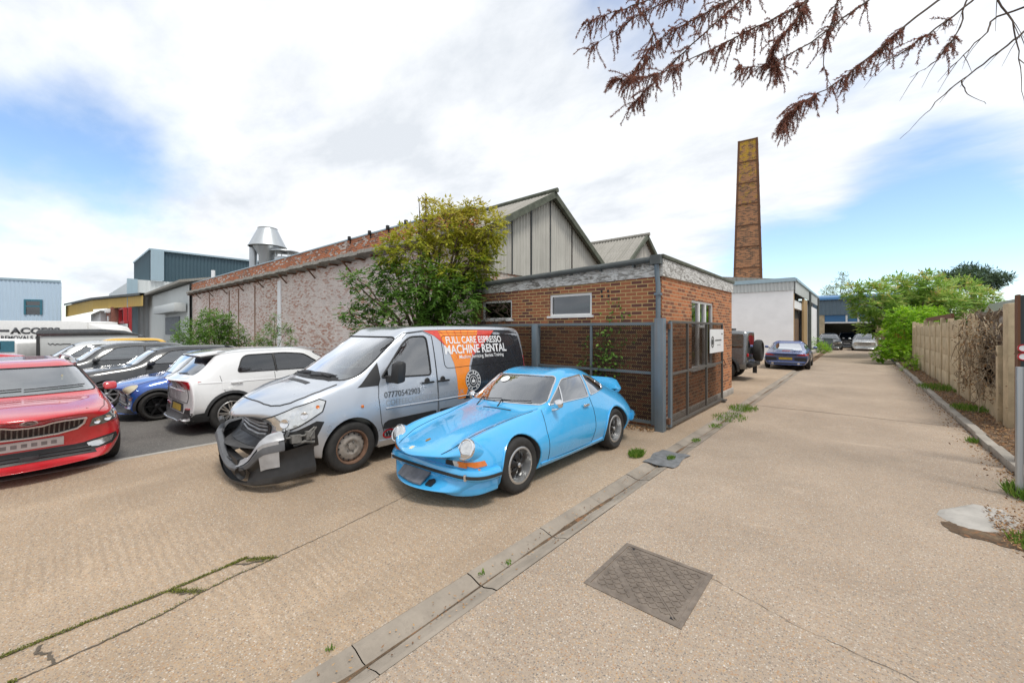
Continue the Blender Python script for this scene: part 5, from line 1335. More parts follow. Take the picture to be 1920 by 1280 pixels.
# ---- silver panel van with crash damage
def van():
    rows = [(-.15, .47, .52, .66, .60, .62, .73, .45, .79, .80, .36, .22), (-.05, .45, .64, .78, .60, .73, .82, .52, .90, .925, .33, .18), (.22, .36, .79, .89, .66, .83, .955, .60, 1.03, 1.055, .18), (.58, .25, .84, .935, .70, .875, 1.07, .66, 1.135, 1.16, .07),
            (.88, .24, .86, .945, .72, .885, 1.13, .71, 1.22, 1.255, .13), (1.34, .24, .87, .95, .72, .90, 1.16, .725, 1.535, 1.57, .17), (1.85, .24, .87, .95, .72, .905, 1.18, .72, 1.815, 1.85, .12), (2.15, .24, .87, .95, .72, .905, 1.18, .715, 1.895, 1.935, .04), (3.2, .24, .87, .95, .72, .905, 1.18, .72, 1.915, 1.96, 0),
            (4.3, .24, .87, .95, .72, .90, 1.18, .715, 1.905, 1.95, 0), (4.66, .26, .86, .94, .72, .885, 1.18, .70, 1.875, 1.92, -.03), (4.75, .28, .84, .915, .72, .86, 1.18, .68, 1.84, 1.87, -.03), (4.80, .34, .80, .88, .72, .83, 1.18, .66, 1.78, 1.80, -.03)]
    c = Car('crashed_van', (-6.02, 1.60, -.05), R(-90), 'silver panel van with torn front bumper, rusty steel wheel and orange and black coffee livery', rows, 'paint_silver', 3, {2: .4, 6: .25}, cat='van')
    c.arches((1.02, 4.02), .385, .345, .5)
    c.cabin((1.05, 1.3, 1.6, 1.85, 2.1, 2.4, 2.7), .05, .05, .45)
    side = rpoly([(1.47, 1.215), (1.90, 1.70), (2.03, 1.79), (2.33, 1.80), (2.33, 1.185)], [.03, .1, .1, .08, .06]); ws = rpoly([(-.82, 1.215), (.82, 1.215), (.70, 1.79), (-.70, 1.79)], .08)
    c.win(side, 'side', (-1.3, 1.3)); c.win(ws, 'front', (.6, 2.25)); c.finish()
    for p in c.body.data.polygons:          # lower nose coloured dark for the shade behind the loose bumper
        if p.center.x < .45 and p.center.z < .535 and abs(p.center.y) < .80: p.material_index = 1
    c.patch('windscreen', ws, 'f', 'glass_clear', -.004, .1, 0); c.line('windscreen_seal', ws, 'f', 'trim_black', .012, .0, closed=True)
    for ax in ('-y', '+y'):
        s = -1 if ax == '-y' else 1
        w = c.patch('side_window', side, ax, 'glass_tint', -.004, .1, 0); c.line('window_seal', side, ax, 'trim_black', .014, .0, closed=True, parent=w)
        c.patch('quarter_panel', [(1.10, 1.11), (1.17, 1.16), (1.45, 1.43), (1.45, 1.20), (1.41, 1.11)], ax, 'trim_black', .004, .06, .01)
        c.line('door_seam', [(1.42, 1.20), (1.395, .95), (1.43, .60), (1.50, .38), (2.40, .36), (2.43, .60), (2.44, 1.80), (2.30, 1.87), (2.0, 1.84), (1.9, 1.76)], ax, 'seam', .0045)
        c.line('sliding_door_seam', [(2.445, 1.80), (2.45, .36), (3.55, .36), (3.60, .8), (3.60, 1.84), (2.5, 1.85)], ax, 'seam', .004)
        c.line('roof_gutter', [(1.55, 1.60), (1.95, 1.845), (2.3, 1.885), (3.2, 1.90), (4.6, 1.885)], ax, 'seam', .006, .002)
        for hx in (2.24, 2.55):
            p, n = c.hit(ax, hx, 1.075, 0)
            part('door_handle', M_['trim_black'], c.root, lambda b: (b.box(hx-.11, hx+.11, p.y+s*.02, p.y+s*.045, 1.062, 1.092), b.box(hx-.11, hx-.09, p.y-.01, p.y+s*.03, 1.064, 1.09), b.box(hx+.09, hx+.11, p.y-.01, p.y+s*.03, 1.064, 1.09), b.lathe([(.05, 0), (.045, .01), (0, .012)], 16, Matrix.Translation((hx, p.y, 1.10)) @ Matrix.Rotation(R(-90)*s, 4, 'X'))), bevel=.005)
        c.patch('side_moulding', rpoly([(1.46, .50), (2.39, .485), (2.39, .63), (1.55, .615), (1.47, .58)], .03), ax, 'trim_black', .016, .08, .02)
        c.patch('side_moulding', rpoly([(2.47, .485), (3.48, .47), (3.48, .64), (2.47, .63)], .02), ax, 'trim_black', .016, .08, .02)
        c.patch('sill', [(1.42, .245), (3.5, .245), (3.5, .335), (1.42, .335)], ax, 'paint_silver', .016, .1, .02)
        c.line('waist_crease', [(1.5, .78), (2.4, .775), (3.5, .78), (4.6, .78)], ax, 'paint_silver', .012, .001)
        p, n = c.hit(ax, 1.15, .86, 0); part('side_repeater', M_['amber'], c.root, lambda b: b.lathe([(.022, -.005), (.02, .012), (0, .016)], 14, Matrix.Translation(p) @ Matrix.Rotation(R(-90)*s, 4, 'X')))
        # mirror
        mr = part('door_mirror', M_['trim_black'], c.root, lambda b: (b.prism([(1.52, 1.14), (1.66, 1.16), (1.68, 1.43), (1.62, 1.46), (1.54, 1.42)], s*1.01, s*1.20, 'y')), bevel=.03)
        part('mirror_arm', M_['trim_black'], mr, lambda b: (b.box(1.53, 1.62, min(s*.86, s*1.02), max(s*.86, s*1.02), 1.14, 1.24)), bevel=.015)
    # livery on the near side
    ax = '-y'
    c.patch('livery_panel', [(2.98, .72), (3.16, .90), (3.20, 1.25), (3.30, 1.45), (3.93, 1.885), (4.40, 1.88), (4.62, 1.84), (4.70, 1.20), (4.70, .72), (4.45, .70), (4.38, .50), (4.2, .72), (3.7, .72)], ax, 'livery_black', .0025, .1, .002, label='black rear livery panel')
    sw = [(2.30, 1.89), (2.50, 1.80), (2.66, 1.66), (2.77, 1.50), (2.83, 1.32), (2.855, 1.10), (2.855, .74), (3.02, .74), (3.13, 1.0), (3.155, 1.25), (3.22, 1.40), (3.95, 1.885), (3.2, 1.905)]
    c.patch('livery_swoosh', sw, ax, 'livery_orange', .0042, .08, .003)
    c.patch('livery_swoosh', [(2.302, 1.885), (2.50, 1.80), (2.64, 1.68), (2.75, 1.55), (2.64, 1.73), (2.60, 1.89)], ax, 'livery_red', .0056, .06, .003); c.patch('livery_swoosh', [(3.225, 1.403), (3.40, 1.515), (3.60, 1.65), (3.945, 1.885), (3.52, 1.895), (3.36, 1.66)], ax, 'livery_red', .0056, .06, .003)
    b = MB()
    for x0, x1, k in ((2.62, 2.88, 0), (2.78, 2.93, .1), (2.95, 2.99, 0), (3.1, 3.05, .1), (3.28, 3.10, 0), (3.45, 3.13, .1)): c.line('', [(x0, 1.885), (lerp(x0, x1, .6), 1.72-k), (x1, 1.50-k)], ax, '', .0035, .0045, b=b)
    b.build('livery_streaks', M_['livery_red'], c.root)
    c.text('lettering', 'FULL CARE ESPRESSO', .165, (3.40, 1.715), ax, 'livery_white', .003, .008, .88); c.text('lettering', 'MACHINE RENTAL', .205, (3.42, 1.555), ax, 'livery_white', .005, .008, .90)
    c.text('lettering', 'Machine Servicing. Barista Training', .085, (3.52, 1.43), ax, 'livery_white', .001, .008, .95)
    c.text('lettering', '07770542903', .118, (1.79, .965), ax, 'livery_ink', .0015, .005, .95); c.text('lettering', 'COFFEECUPEQUIPMENT.CO.UK', .112, (1.50, .85), ax, 'livery_pale', .0, .005, .94, align='LEFT')
    cx, cz = 3.22, 1.015; ci = lambda r, n=28: [(cx+r*math.cos(2*math.pi*k/n), cz+r*math.sin(2*math.pi*k/n)) for k in range(n)]
    c.patch('roundel', ci(.185), ax, 'livery_black', .0062, .06, .003)
    rn = lambda r0, r1: c.patch('roundel_ring', ci(r1), ax, 'livery_white', .0076, .05, .002, holes=[ci(r0, 24)])
    rn(.166, .176); rn(.108, .118); rn(.066, .074)
    for k in range(15):
        if k in (4, 11): continue
        a = 2*math.pi*k/15+.2; q = [(cx+rr*math.cos(a+da), cz+rr*math.sin(a+da)) for rr, da in ((.128, -.09), (.155, -.075), (.155, .075), (.128, .09))]; c.patch('roundel_mark', q, ax, 'livery_white', .0076, .05, .002)
    c.patch('roundel_cup', rpoly([(cx-.035, cz-.035), (cx+.035, cz-.035), (cx+.04, cz+.01), (cx-.04, cz+.01)], .012), ax, 'livery_white', .0076, .03, .002)
    c.patch('roundel_steam', rpoly([(cx-.008, cz+.018), (cx+.012, cz+.018), (cx+.004, cz+.052), (cx-.004, cz+.052)], .004), ax, 'livery_white', .0076, .03, .002)
    ov = lambda rx, rz, n=24: [(1.56+rx*math.cos(2*math.pi*k/n), .415+rz*math.sin(2*math.pi*k/n)) for k in range(n)]
    c.patch('maker_plate', ov(.10, .07), ax, 'lens_red', .006, .05, .003, holes=[ov(.08, .05)]); c.text('lettering', 'W', .10, (1.555, .413), ax, 'livery_black', .006, .006); c.text('lettering', 'EE', .09, (1.74, .413), ax, 'livery_black', .006, .006)
    for (x0, x1, z0, z1) in ((3.0, 4.2, 1.30, 1.30), (3.75, 4.25, 1.10, 1.10)): pass
    c.line('panel_groove', rpoly([(2.62, 1.80), (4.45, 1.80), (4.50, 1.30), (2.62, 1.26)], .10), ax, 'seam', .005, .003, closed=True)
    c.patch('fuel_flap', [(3.78, 1.02), (4.3, 1.06), (4.3, 1.10), (3.78, 1.07)], ax, 'black', .006, .08, .003)
    # front end
    gr = rpoly([(-.47, .525), (.47, .525), (.56, .72), (.36, .785), (-.36, .785), (-.56, .72)], .03)
    g = c.patch('grille', gr, 'f', 'trim_black', .010, .06, .02)
    for k, z in enumerate((.56, .615, .67, .725)):
        b = MB(); c.line('', [(-.43-.02*k, z+.03), (-.2, z), (.2, z), (.43+.02*k, z+.03)], 'f', '', .014, .016, b=b); b.build('slat', M_['bumper_silver'], g)
    c.patch('badge', [(-.03, .815), (.0, .805), (.035, .815), (.04, .86), (.0, .872), (-.03, .86)], 'f', 'bright_trim', .010, .03, .012)
    c.line('bonnet_gap', [(.86, -.80), (.64, -.81), (.46, -.78), (.32, -.72), (.23, -.64), (.16, -.54), (.12, -.42), (.08, -.1), (.08, .1), (.12, .42), (.16, .54), (.25, .65), (.40, .755), (.64, .80), (.86, .80)], 't', 'black', .009, .001, .03)
    c.patch('bonnet_vent', [(.64, -.36), (.70, -.36), (.72, .30), (.66, .30)], 't', 'trim_grey', .007, .03, .008)
    c.patch('scuttle', [(.84, -.60), (.93, -.72), (.96, -.5), (.92, 0), (.96, .5), (.93, .72), (.84, .60), (.79, 0)], 't', 'trim_black', .006, .06, .01)
    for (y0, y1) in ((.62, .02), (-.05, -.62)):
        part('wiper', M_['black'], c.root, lambda b: (b.tube([c.hit('f', lerp(y0, y1, k/6), 1.235+.02*k/6, .02)[0] for k in range(7)], .009, 6), b.tube([c.hit('t', .90, lerp(y0, y1, .85), .01)[0], c.hit('f', lerp(y0, y1, .5), 1.25, .03)[0]], .012, 6)))
    for ax_ in ('-y', '+y'):
        hl = c.patch('headlight', [(-.04, .60), (.06, .595), (.36, .72), (.62, .87), (.67, .99), (.60, 1.02), (.34, .94), (.10, .81)], ax_, 'lamp_glass', .012, .05, .03)
        c.line('headlight_edge', [(-.04, .60), (.06, .595), (.36, .72), (.62, .87), (.67, .99), (.60, 1.02), (.34, .94), (.10, .81)], ax_, 'trim_black', .012, .004, closed=True, parent=hl)
        s = -1 if ax_ == '-y' else 1
        for hx, hz, rr, mt in ((.24, .76, .055, 'chrome'), (.42, .84, .045, 'chrome'), (.57, .93, .022, 'amber')):
            p, n = c.hit(ax_, hx, hz, .014); M = Matrix.Translation(p) @ n.to_track_quat('Z', 'Y').to_matrix().to_4x4(); part('reflector', M_[mt], hl, lambda b: b.lathe([(rr, 0), (rr*.95, .006), (rr*.7, .003), (0, .001)], 20, M))
    # torn away wing corner: black patch painted as its shaded hollow, with bent metal, near side only
    c.patch('wing_cavity_shade', [(-.06, .43), (.30, .40), (.58, .46), (.56, .58), (.64, .74), (.55, .76), (.36, .68), (.0, .575)], '-y', 'black', .006, .06, .01)
    def innards(b):
        rg = random.Random(5)
        P = lambda x, z, o=.03: c.hit('-y', x, z, o)[0]
        b.tube([P(.10, .53), P(.26, .60, .06), P(.42, .62, .05), P(.52, .70)], .012, 8); b.tube([P(.50, .50), P(.47, .60, .06), P(.54, .70)], .010, 8); b.tube([P(.32, .50, .02), P(.42, .55, .05), P(.52, .52)], .02, 8)
        q = P(.47, .60, .02); b.box(q.x-.05, q.x+.05, q.y-.03, q.y+.03, .56, .66); q = P(.34, .58, .02); b.box(q.x-.07, q.x+.04, q.y-.05, q.y+.03, .54, .63)
    part('exposed_bracket', M_['metal_dull'], c.root, innards)
    c.patch('nose_opening_shade', [(-.68, .475), (.68, .475), (.68, .58), (.50, .58), (.46, .52), (-.46, .52), (-.50, .58), (-.68, .58)], 'f', 'black', .007, .05, .01)  # black patch on the solid nose, painted as the shade of an opening
    part('radiator', M_['black'], c.root, lambda b: b.box(.12, .22, -.55, .55, .22, .45))
    # bumper hanging loose: swept along the nose, then tipped over
    T = Matrix.Translation((-.16, 0, -.01)) @ Matrix.Translation((.3, -.2, .42)) @ Matrix.Rotation(R(1), 4, 'X') @ Matrix.Rotation(R(-4), 4, 'Y') @ Matrix.Rotation(R(-2), 4, 'Z') @ Matrix.Translation((-.3, .2, -.42))
    pl = []
    n = 40
    for i in range(n+1):
        t = -1+2*i/n; a = abs(t)
        y = math.copysign(.93*min(1, (a/.80))**1.0 if a < .80 else .93, t); y = math.copysign(.93*math.sin(min(1, a/.72)*math.pi/2), t)
        x = -.04+.36*(1-math.cos(min(1, a/.72)*math.pi/2))+max(0, a-.72)*1.35
        pl.append(Vector((x, y, 0)))
    def bsweep(prof, sel=lambda i: True):
        b = MB(); vs = []; k = len(prof)
        for i, p in enumerate(pl):
            t = pl[min(i+1, n)]-pl[max(i-1, 0)]; q = Vector((-t.y, t.x, 0)).normalized(); sag = .015*math.sin(i*.9)
            q = q if q.x < .2 or abs(p.y) > .5 else -q
            if (p-Vector((1.0, 0, 0))).dot(q) < 0: q = -q
            tt = p.y/.93; top = -.24*max(0, 1-(abs(tt+.36)/.55)**2)+.04*max(0, tt)+(.12*max(0, (-tt-.75)/.25)); bot = -.07*max(0, 1-abs(tt+.35)/.8)
            for o, z in prof: f = max(0, min(1, (z-.15)/.40)); vs.append(T @ Vector((p.x+q.x*o*(.8 if abs(tt) < .5 else 1), p.y+q.y*o, z+sag*.3+top*f+bot*(1-f))))
        fs = [(i*k+j, (i+1)*k+j, (i+1)*k+j+1, i*k+j+1) for i in range(n) for j in range(k-1) if sel(i)]
        b.add(vs, fs, 0, True); return b
    bp = bsweep([(-.06, .15), (-.01, .145), (.02, .17), (.03, .22)]).build('front_bumper', M_['trim_black'], c.root, label=None) if False else bsweep([(-.08, .15), (-.01, .145), (.02, .17), (.03, .22)]).build('front_bumper', M_['trim_grey'], c.root)
    bp['label'] = 'dark grey front bumper hanging loose and tipped forward'
    bsweep([(.03, .22), (.0, .30), (-.01, .36), (.02, .425)], lambda i: i < 13).build('bumper_corner', M_['trim_black'], bp)
    bsweep([(.03, .22), (.0, .30), (-.01, .36), (.02, .425)], lambda i: i > 27).build('bumper_corner', M_['trim_black'], bp)
    bsweep([(.02, .425), (.045, .44), (.055, .50), (.03, .545), (-.03, .555), (-.05, .53)], lambda i: i > 4).build('bumper_bar', M_['bumper_grey'], bp)
    bsweep([(.052, .535), (.034, .55), (.012, .60), (-.05, .61)], lambda i: 4 < i < 15).build('bumper_top_strip', M_['bumper_silver'], bp)
    bsweep([(.024, .30), (.030, .36), (.040, .43), (.052, .50), (.05, .54)], lambda i: 5 < i < 10).build('bumper_insert', M_['bumper_silver'], bp)
    part('lower_grille', M_['black'], bp, lambda b: b.add([T @ Vector(v) for v in ((-.01, -.52, .24), (-.01, .52, .24), (-.02, .52, .41), (-.02, -.52, .41), (.05, -.52, .24), (.05, .52, .24), (.05, .52, .41), (.05, -.52, .41))], [(0, 1, 2, 3), (4, 7, 6, 5), (0, 3, 7, 4), (1, 5, 6, 2), (0, 4, 5, 1), (3, 2, 6, 7)]))
    part('grille_bar', M_['trim_grey'], bp, lambda b: [b.tube([T @ Vector((-.035+.12*(y/.55)**2, y, z)) for y in [-.55+.11*k for k in range(11)]], .012, 6) for z in (.29, .35)])
    p_ = T @ Vector((-.0, -.60, .27)); FM = Matrix.Translation(p_) @ Matrix.Rotation(R(-100), 4, 'Y') @ Matrix.Rotation(R(28), 4, 'X')
    part('fog_lamp_recess', M_['black'], bp, lambda b: b.lathe([(.075, .02), (.06, .0), (.05, -.01), (0, -.01)], 20, FM))
    part('torn_strip', M_['trim_grey'], bp, lambda b: b.tube([(-.10, .50, .66), (-.06, .72, .66), (.0, .88, .61), (.03, .92, .50), (.02, .91, .40)], [.03, .035, .035, .03, .03], 8))
    seats(c, (1.95,), .75, .5, sep=.42, zh=1.50); steering(c, 1.42, .40, 1.20, .2, -50)
    part('dashboard', M_['dash_grey'], c.root, lambda b: b.prism([(1.14, 1.08), (1.2, 1.19), (1.42, 1.20), (1.50, 1.10), (1.48, .7), (1.2, .7)], -.80, .80, 'y'), bevel=.03)
    part('bulkhead', M_['cabin'], c.root, lambda b: b.prism([(-.82, .45), (.82, .45), (.82, 1.1), (.62, 1.82), (-.62, 1.82), (-.82, 1.1)], 2.5, 2.54, 'x'))
    for a_ in ('-y', '+y'): c.patch('tail_light', [(4.66, .92), (4.77, .92), (4.77, 1.38), (4.70, 1.38)], a_, 'lens_red', .01, .06, .02)
    st = dict(rim=.66, fn=rim_steel)
    for x in (1.02, 4.02):
        for s in (-1, 1): c.wheel(x, s*(.93-.1), .335, .205, st, s)
    return c
van()
# ---- red estate nose-on at the left edge
def red_estate():
    rows = [(.02, .20, .55, .68, .42, .63, .67, .44, .77, .785, .32), (.08, .18, .66, .78, .46, .71, .735, .49, .82, .84, .29), (.35, .17, .74, .868, .52, .775, .80, .51, .858, .882, .17), (.9, .18, .78, .905, .58, .80, .872, .55, .912, .938, .05), (1.25, .18, .78, .91, .60, .82, .905, .60, .94, .97, .08),
            (1.65, .18, .78, .91, .60, .835, .925, .625, 1.15, 1.185, .13), (2.1, .18, .78, .91, .60, .84, .935, .59, 1.345, 1.385, .07), (2.6, .18, .78, .91, .60, .84, .94, .58, 1.39, 1.43, 0), (3.6, .18, .78, .91, .60, .835, .95, .575, 1.385, 1.425, 0), (4.2, .2, .77, .905, .62, .825, .985, .565, 1.36, 1.41, 0), (4.5, .26, .72, .88, .6, .79, .97, .55, 1.15, 1.2, -.05), (4.64, .32, .66, .82, .6, .73, .86, .5, .95, .97, -.06)]
    c = Car('parked_car', (-7.55, -.19, -.062), R(4.5), 'bright red estate car with chrome framed grille, facing the yard at left', rows, 'paint_red', 3, {2: .4})
    c.arches((.92, 3.6), .35, .325, .5); c.cabin((1.35, 1.5, 1.7, 1.9, 2.1, 2.6, 3.2, 3.8, 4.1), .05, .045, .4)
    ws = rpoly([(-.76, .985), (.76, .985), (.60, 1.335), (-.60, 1.335)], .06); side = rpoly([(1.80, .99), (2.16, 1.285), (2.5, 1.335), (3.9, 1.31), (4.2, 1.0)], .06)
    c.win(ws, 'front', (.9, 2.3)); c.win(side, 'side', (-1.2, 1.2)); c.finish()
    c.patch('windscreen', ws, 'f', 'glass_clear', -.004, .1, 0); c.line('windscreen_seal', ws, 'f', 'trim_black', .010, 0, closed=True)
    for ax in ('-y', '+y'):
        s = -1 if ax == '-y' else 1
        c.patch('side_window', side, ax, 'glass_tint', -.004, .1, 0); c.line('window_seal', side, ax, 'trim_black', .012, 0, closed=True)
        m = part('door_mirror', M_['paint_red'], c.root, lambda b: b.prism([(1.60, .945), (1.74, .945), (1.76, 1.01), (1.73, 1.07), (1.63, 1.055)], s*.85, s*1.01, 'y'), bevel=.04)
        part('mirror_arm', M_['trim_black'], m, lambda b: b.box(1.66, 1.73, min(s*.74, s*.88), max(s*.74, s*.88), .94, .985), bevel=.01)
        part('roof_rail', M_['galvanised'], c.root, lambda b: b.tube([(2.25, s*.60, 1.36), (2.36, s*.60, 1.42), (2.7, s*.595, 1.455), (3.8, s*.585, 1.45), (4.05, s*.58, 1.37)], .014, 8))
        hl = c.patch('headlight', [(s*.53, .60), (s*.555, .71), (s*.70, .75), (s*.79, .785), (s*.835, .73), (s*.81, .665), (s*.66, .615)][::s], 'f', 'lamp_dark', .010, .04, .03)
        for yy, zz, rr in ((.60, .665, .035), (.70, .69, .04)):
            p, n = c.hit('f', s*yy, zz, .012); M = Matrix.Translation(p) @ Vector((-1, 0, .1)).to_track_quat('Z', 'Y').to_matrix().to_4x4(); part('reflector', M_['chrome'], hl, lambda b: b.lathe([(rr, .0), (rr*.92, .012), (rr*.6, .006), (0, .004)], 20, M))
        c.patch('turn_signal', [(s*.775, .68), (s*.785, .77), (s*.815, .765), (s*.825, .72)], 'f', 'lens_clear', .014, .04, .02, parent=hl); c.patch('turn_signal', [(s*.785, .71), (s*.79, .735), (s*.812, .735), (s*.808, .71)], 'f', 'amber', .017, .04, .01, parent=hl)
        c.patch('fog_lamp_surround', [(s*.46, .33), (s*.50, .40), (s*.80, .47), (s*.815, .41), (s*.76, .33), (s*.60, .29)], 'f', 'trim_black', .008, .05, .02)
        c.patch('fog_lamp', [(s*.53, .325), (s*.51, .38), (s*.77, .44), (s*.75, .365), (s*.62, .315)], 'f', 'lamp_glass', .014, .05, .02)
        c.line('bonnet_seam', [(.22, s*.60), (.5, s*.70), (.9, s*.755), (1.28, s*.79)], 't', 'seam', .004)
        c.line('bumper_seam', [(.30, .62), (.56, .655)], ax, 'seam', .0035)
    top = [(-.49, .745), (-.30, .748), (-.20, .738), (-.12, .705), (0, .698), (.12, .705), (.20, .738), (.30, .748), (.49, .745)]
    gr = top+[(.475, .665), (.42, .605), (.25, .565), (0, .555), (-.25, .565), (-.42, .605), (-.475, .665)]
    g = c.patch('grille', gr, 'f', 'black', .006, .05, .02); c.line('grille_frame', gr, 'f', 'bright_trim', .013, .014, closed=True, h=.03)
    for k in range(21):
        y = -.43+.043*k; z1 = .736 if abs(y) > .2 else .698+.036*max(0, abs(y)-.12)/.08; z0 = .565+.09*max(0, abs(y)-.25)/.2
        b = MB(); c.line('', [(y, z0+.008), (y, z1-.006)], 'f', '', .008, .012, b=b); b.build('slat', M_['metal_dull'], g)
    c.patch('badge', [(.075*math.cos(t), .768+.036*math.sin(t)) for t in [k*.314 for k in range(20)]], 'f', 'bright_trim', .016, .03, .02)
    c.patch('badge_centre', [(.055*math.cos(t), .768+.025*math.sin(t)) for t in [k*.314 for k in range(20)]], 'f', 'alloy', .019, .03, .008)
    c.patch('badge_mark', [(-.03, .763), (.0, .773), (.035, .783), (.03, .765), (0, .755)], 'f', 'trim_grey', .021, .03, .004)
    c.patch('lower_intake', [(-.60, .245), (.60, .245), (.55, .40), (.40, .385), (-.40, .385), (-.55, .40)], 'f', 'black', .004, .06, .02)
    b = MB(); c.line('', [(-.55, .33), (.55, .33)], 'f', '', .008, .014, b=b); c.line('', [(-.55, .285), (.55, .285)], 'f', '', .007, .014, b=b); b.build('intake_bar', M_['trim_grey'], c.root)
    p = c.hit('f', 0, .31, 0)[0]
    part('radar_box', M_['trim_grey'], c.root, lambda b: b.box(p.x-.03, p.x+.03, -.09, .07, .255, .33), bevel=.01)
    pf = c.patch('number_plate', [(-.30, .41), (.26, .41), (.26, .52), (-.30, .52)], 'f', 'plate_white', .022, .1, .02)
    for k in range(6): c.patch('plate_smudge', [(-.24+.082*k, .44), (-.19+.082*k, .44), (-.19+.082*k, .49), (-.24+.082*k, .49)], 'f', 'plate_smudge', .0235, .1, .002, parent=pf)
    for (y0, y1) in ((.62, .0), (-.02, -.62)): part('wiper', M_['black'], c.root, lambda b: b.tube([c.hit('f', lerp(y0, y1, k/6), 1.045+.012*k/6, .015)[0] for k in range(7)], .008, 6))
    seats(c, (2.25,), .45, .5, sep=.37, zh=1.12); steering(c, 1.75, .37, .98, .185, -25)
    part('dashboard', M_['dash_grey'], c.root, lambda b: b.prism([(1.42, .85), (1.5, 1.0), (1.8, 1.03), (1.88, .92), (1.85, .6), (1.45, .6)], -.72, .72, 'y'), bevel=.03)
    part('rear_view_mirror', M_['black'], c.root, lambda b: b.box(1.93, 1.96, -.12, .12, 1.24, 1.30), bevel=.02)
    part('windscreen_permit', M_['sticker_cream'], c.root, lambda b: b.box(1.72, 1.724, -.42, -.40, 1.14, 1.22))
    st = dict(rim=.66, fn=rim_spokes(7))
    for x in (.92, 3.6):
        for s in (-1, 1): c.wheel(x, s*(.89-.1), .32, .205, st, s)
red_estate()
# ------------------------------------------------------------------ the other parked vehicles
def gen_rows(L, W, gc, nose, cowl, cx, wx, H, rx, tx, tz, belt, rw=.64, hoodw=.62, tail=.55, bow=.32, plan=1.0, rb=-.06, tw=0.):
    # nose: bonnet front height, cowl: height at windscreen foot cx, wx: windscreen head, rx: roof end, tx/tz: tailgate glass foot
    h = W/2; zm = gc+.40
    R_ = [(.02, gc+.03, .60*h, .74*h, zm-.14, .68*h, nose-.08, .48*h, nose-.015, nose, bow), (.10, gc, .72*h, .86*h, zm-.10, .77*h, nose-.005, .53*h, nose+.055, nose+.075, bow*.9), (.36, gc, .82*h, .95*h, zm-.05, .86*h, lerp(nose, cowl, .34), .56*h, lerp(nose, cowl, .50), lerp(nose, cowl, .56), bow*.5),
          (lerp(.36, cx, .62), gc, .86*h, .995*h, zm, .885*h, lerp(nose, belt, .74), .60*h, lerp(nose, cowl, .80), lerp(nose, cowl, .86), .06), (cx, gc, .86*h, h, zm, .905*h, lerp(nose, belt, .93), .66*h, cowl-.025, cowl, .09)]
    m = lerp(cx, wx, .47)
    R_ += [(m, gc, .86*h, h, zm, .92*h, belt-.01, .69*h, lerp(cowl, H, .55), lerp(cowl, H, .58), .13), (wx, gc, .86*h, h, zm, .925*h, belt, rw*h, H-.075, H-.04, .07), (wx+.45, gc, .86*h, h, zm, .925*h, belt, rw*h*.99, H-.04, H, 0),
           (lerp(wx+.45, rx, .6), gc, .86*h, h, zm, .92*h, belt+.01, rw*h*.98, H-.045, H-.005, 0), (rx, gc+.01, .85*h, .995*h, zm, .905*h, belt+.015, rw*h*.96, H-.10, H-.055, 0)]
    m = lerp(rx, tx, .5)
    R_ += [(m, gc+.03, .83*h, .98*h, zm, .885*h, belt+.01, rw*h*.94, lerp(H-.10, tz, .5), lerp(H-.055, tz+.02, .5), rb), (tx, gc+.06, .80*h, .96*h, zm+.02, .865*h, min(belt, tz-.04), .60*h, tz-.005, tz+.015, rb)]
    if L-tx > .12: R_ += [(L-.06, gc+.08, lerp(.76, .84, tw)*h, lerp(.91, .985, tw)*h, zm+.02, lerp(.82, .90, tw)*h, min(belt, tz)-.10*(1-tw*.5), .60*h, tz-.07*(1-tw*.5), tz-.055*(1-tw*.5), rb*1.4)]
    R_ += [(L, gc+.12-.06*tw, lerp(.68, .80, tw)*h, lerp(.84, .95, tw)*h, zm+.02, lerp(.76, .87, tw)*h, min(belt, tz)-.20+.10*tw, .56*h, tz-.16+.08*tw, tz-.14+.08*tw, rb*1.6)]
    return R_
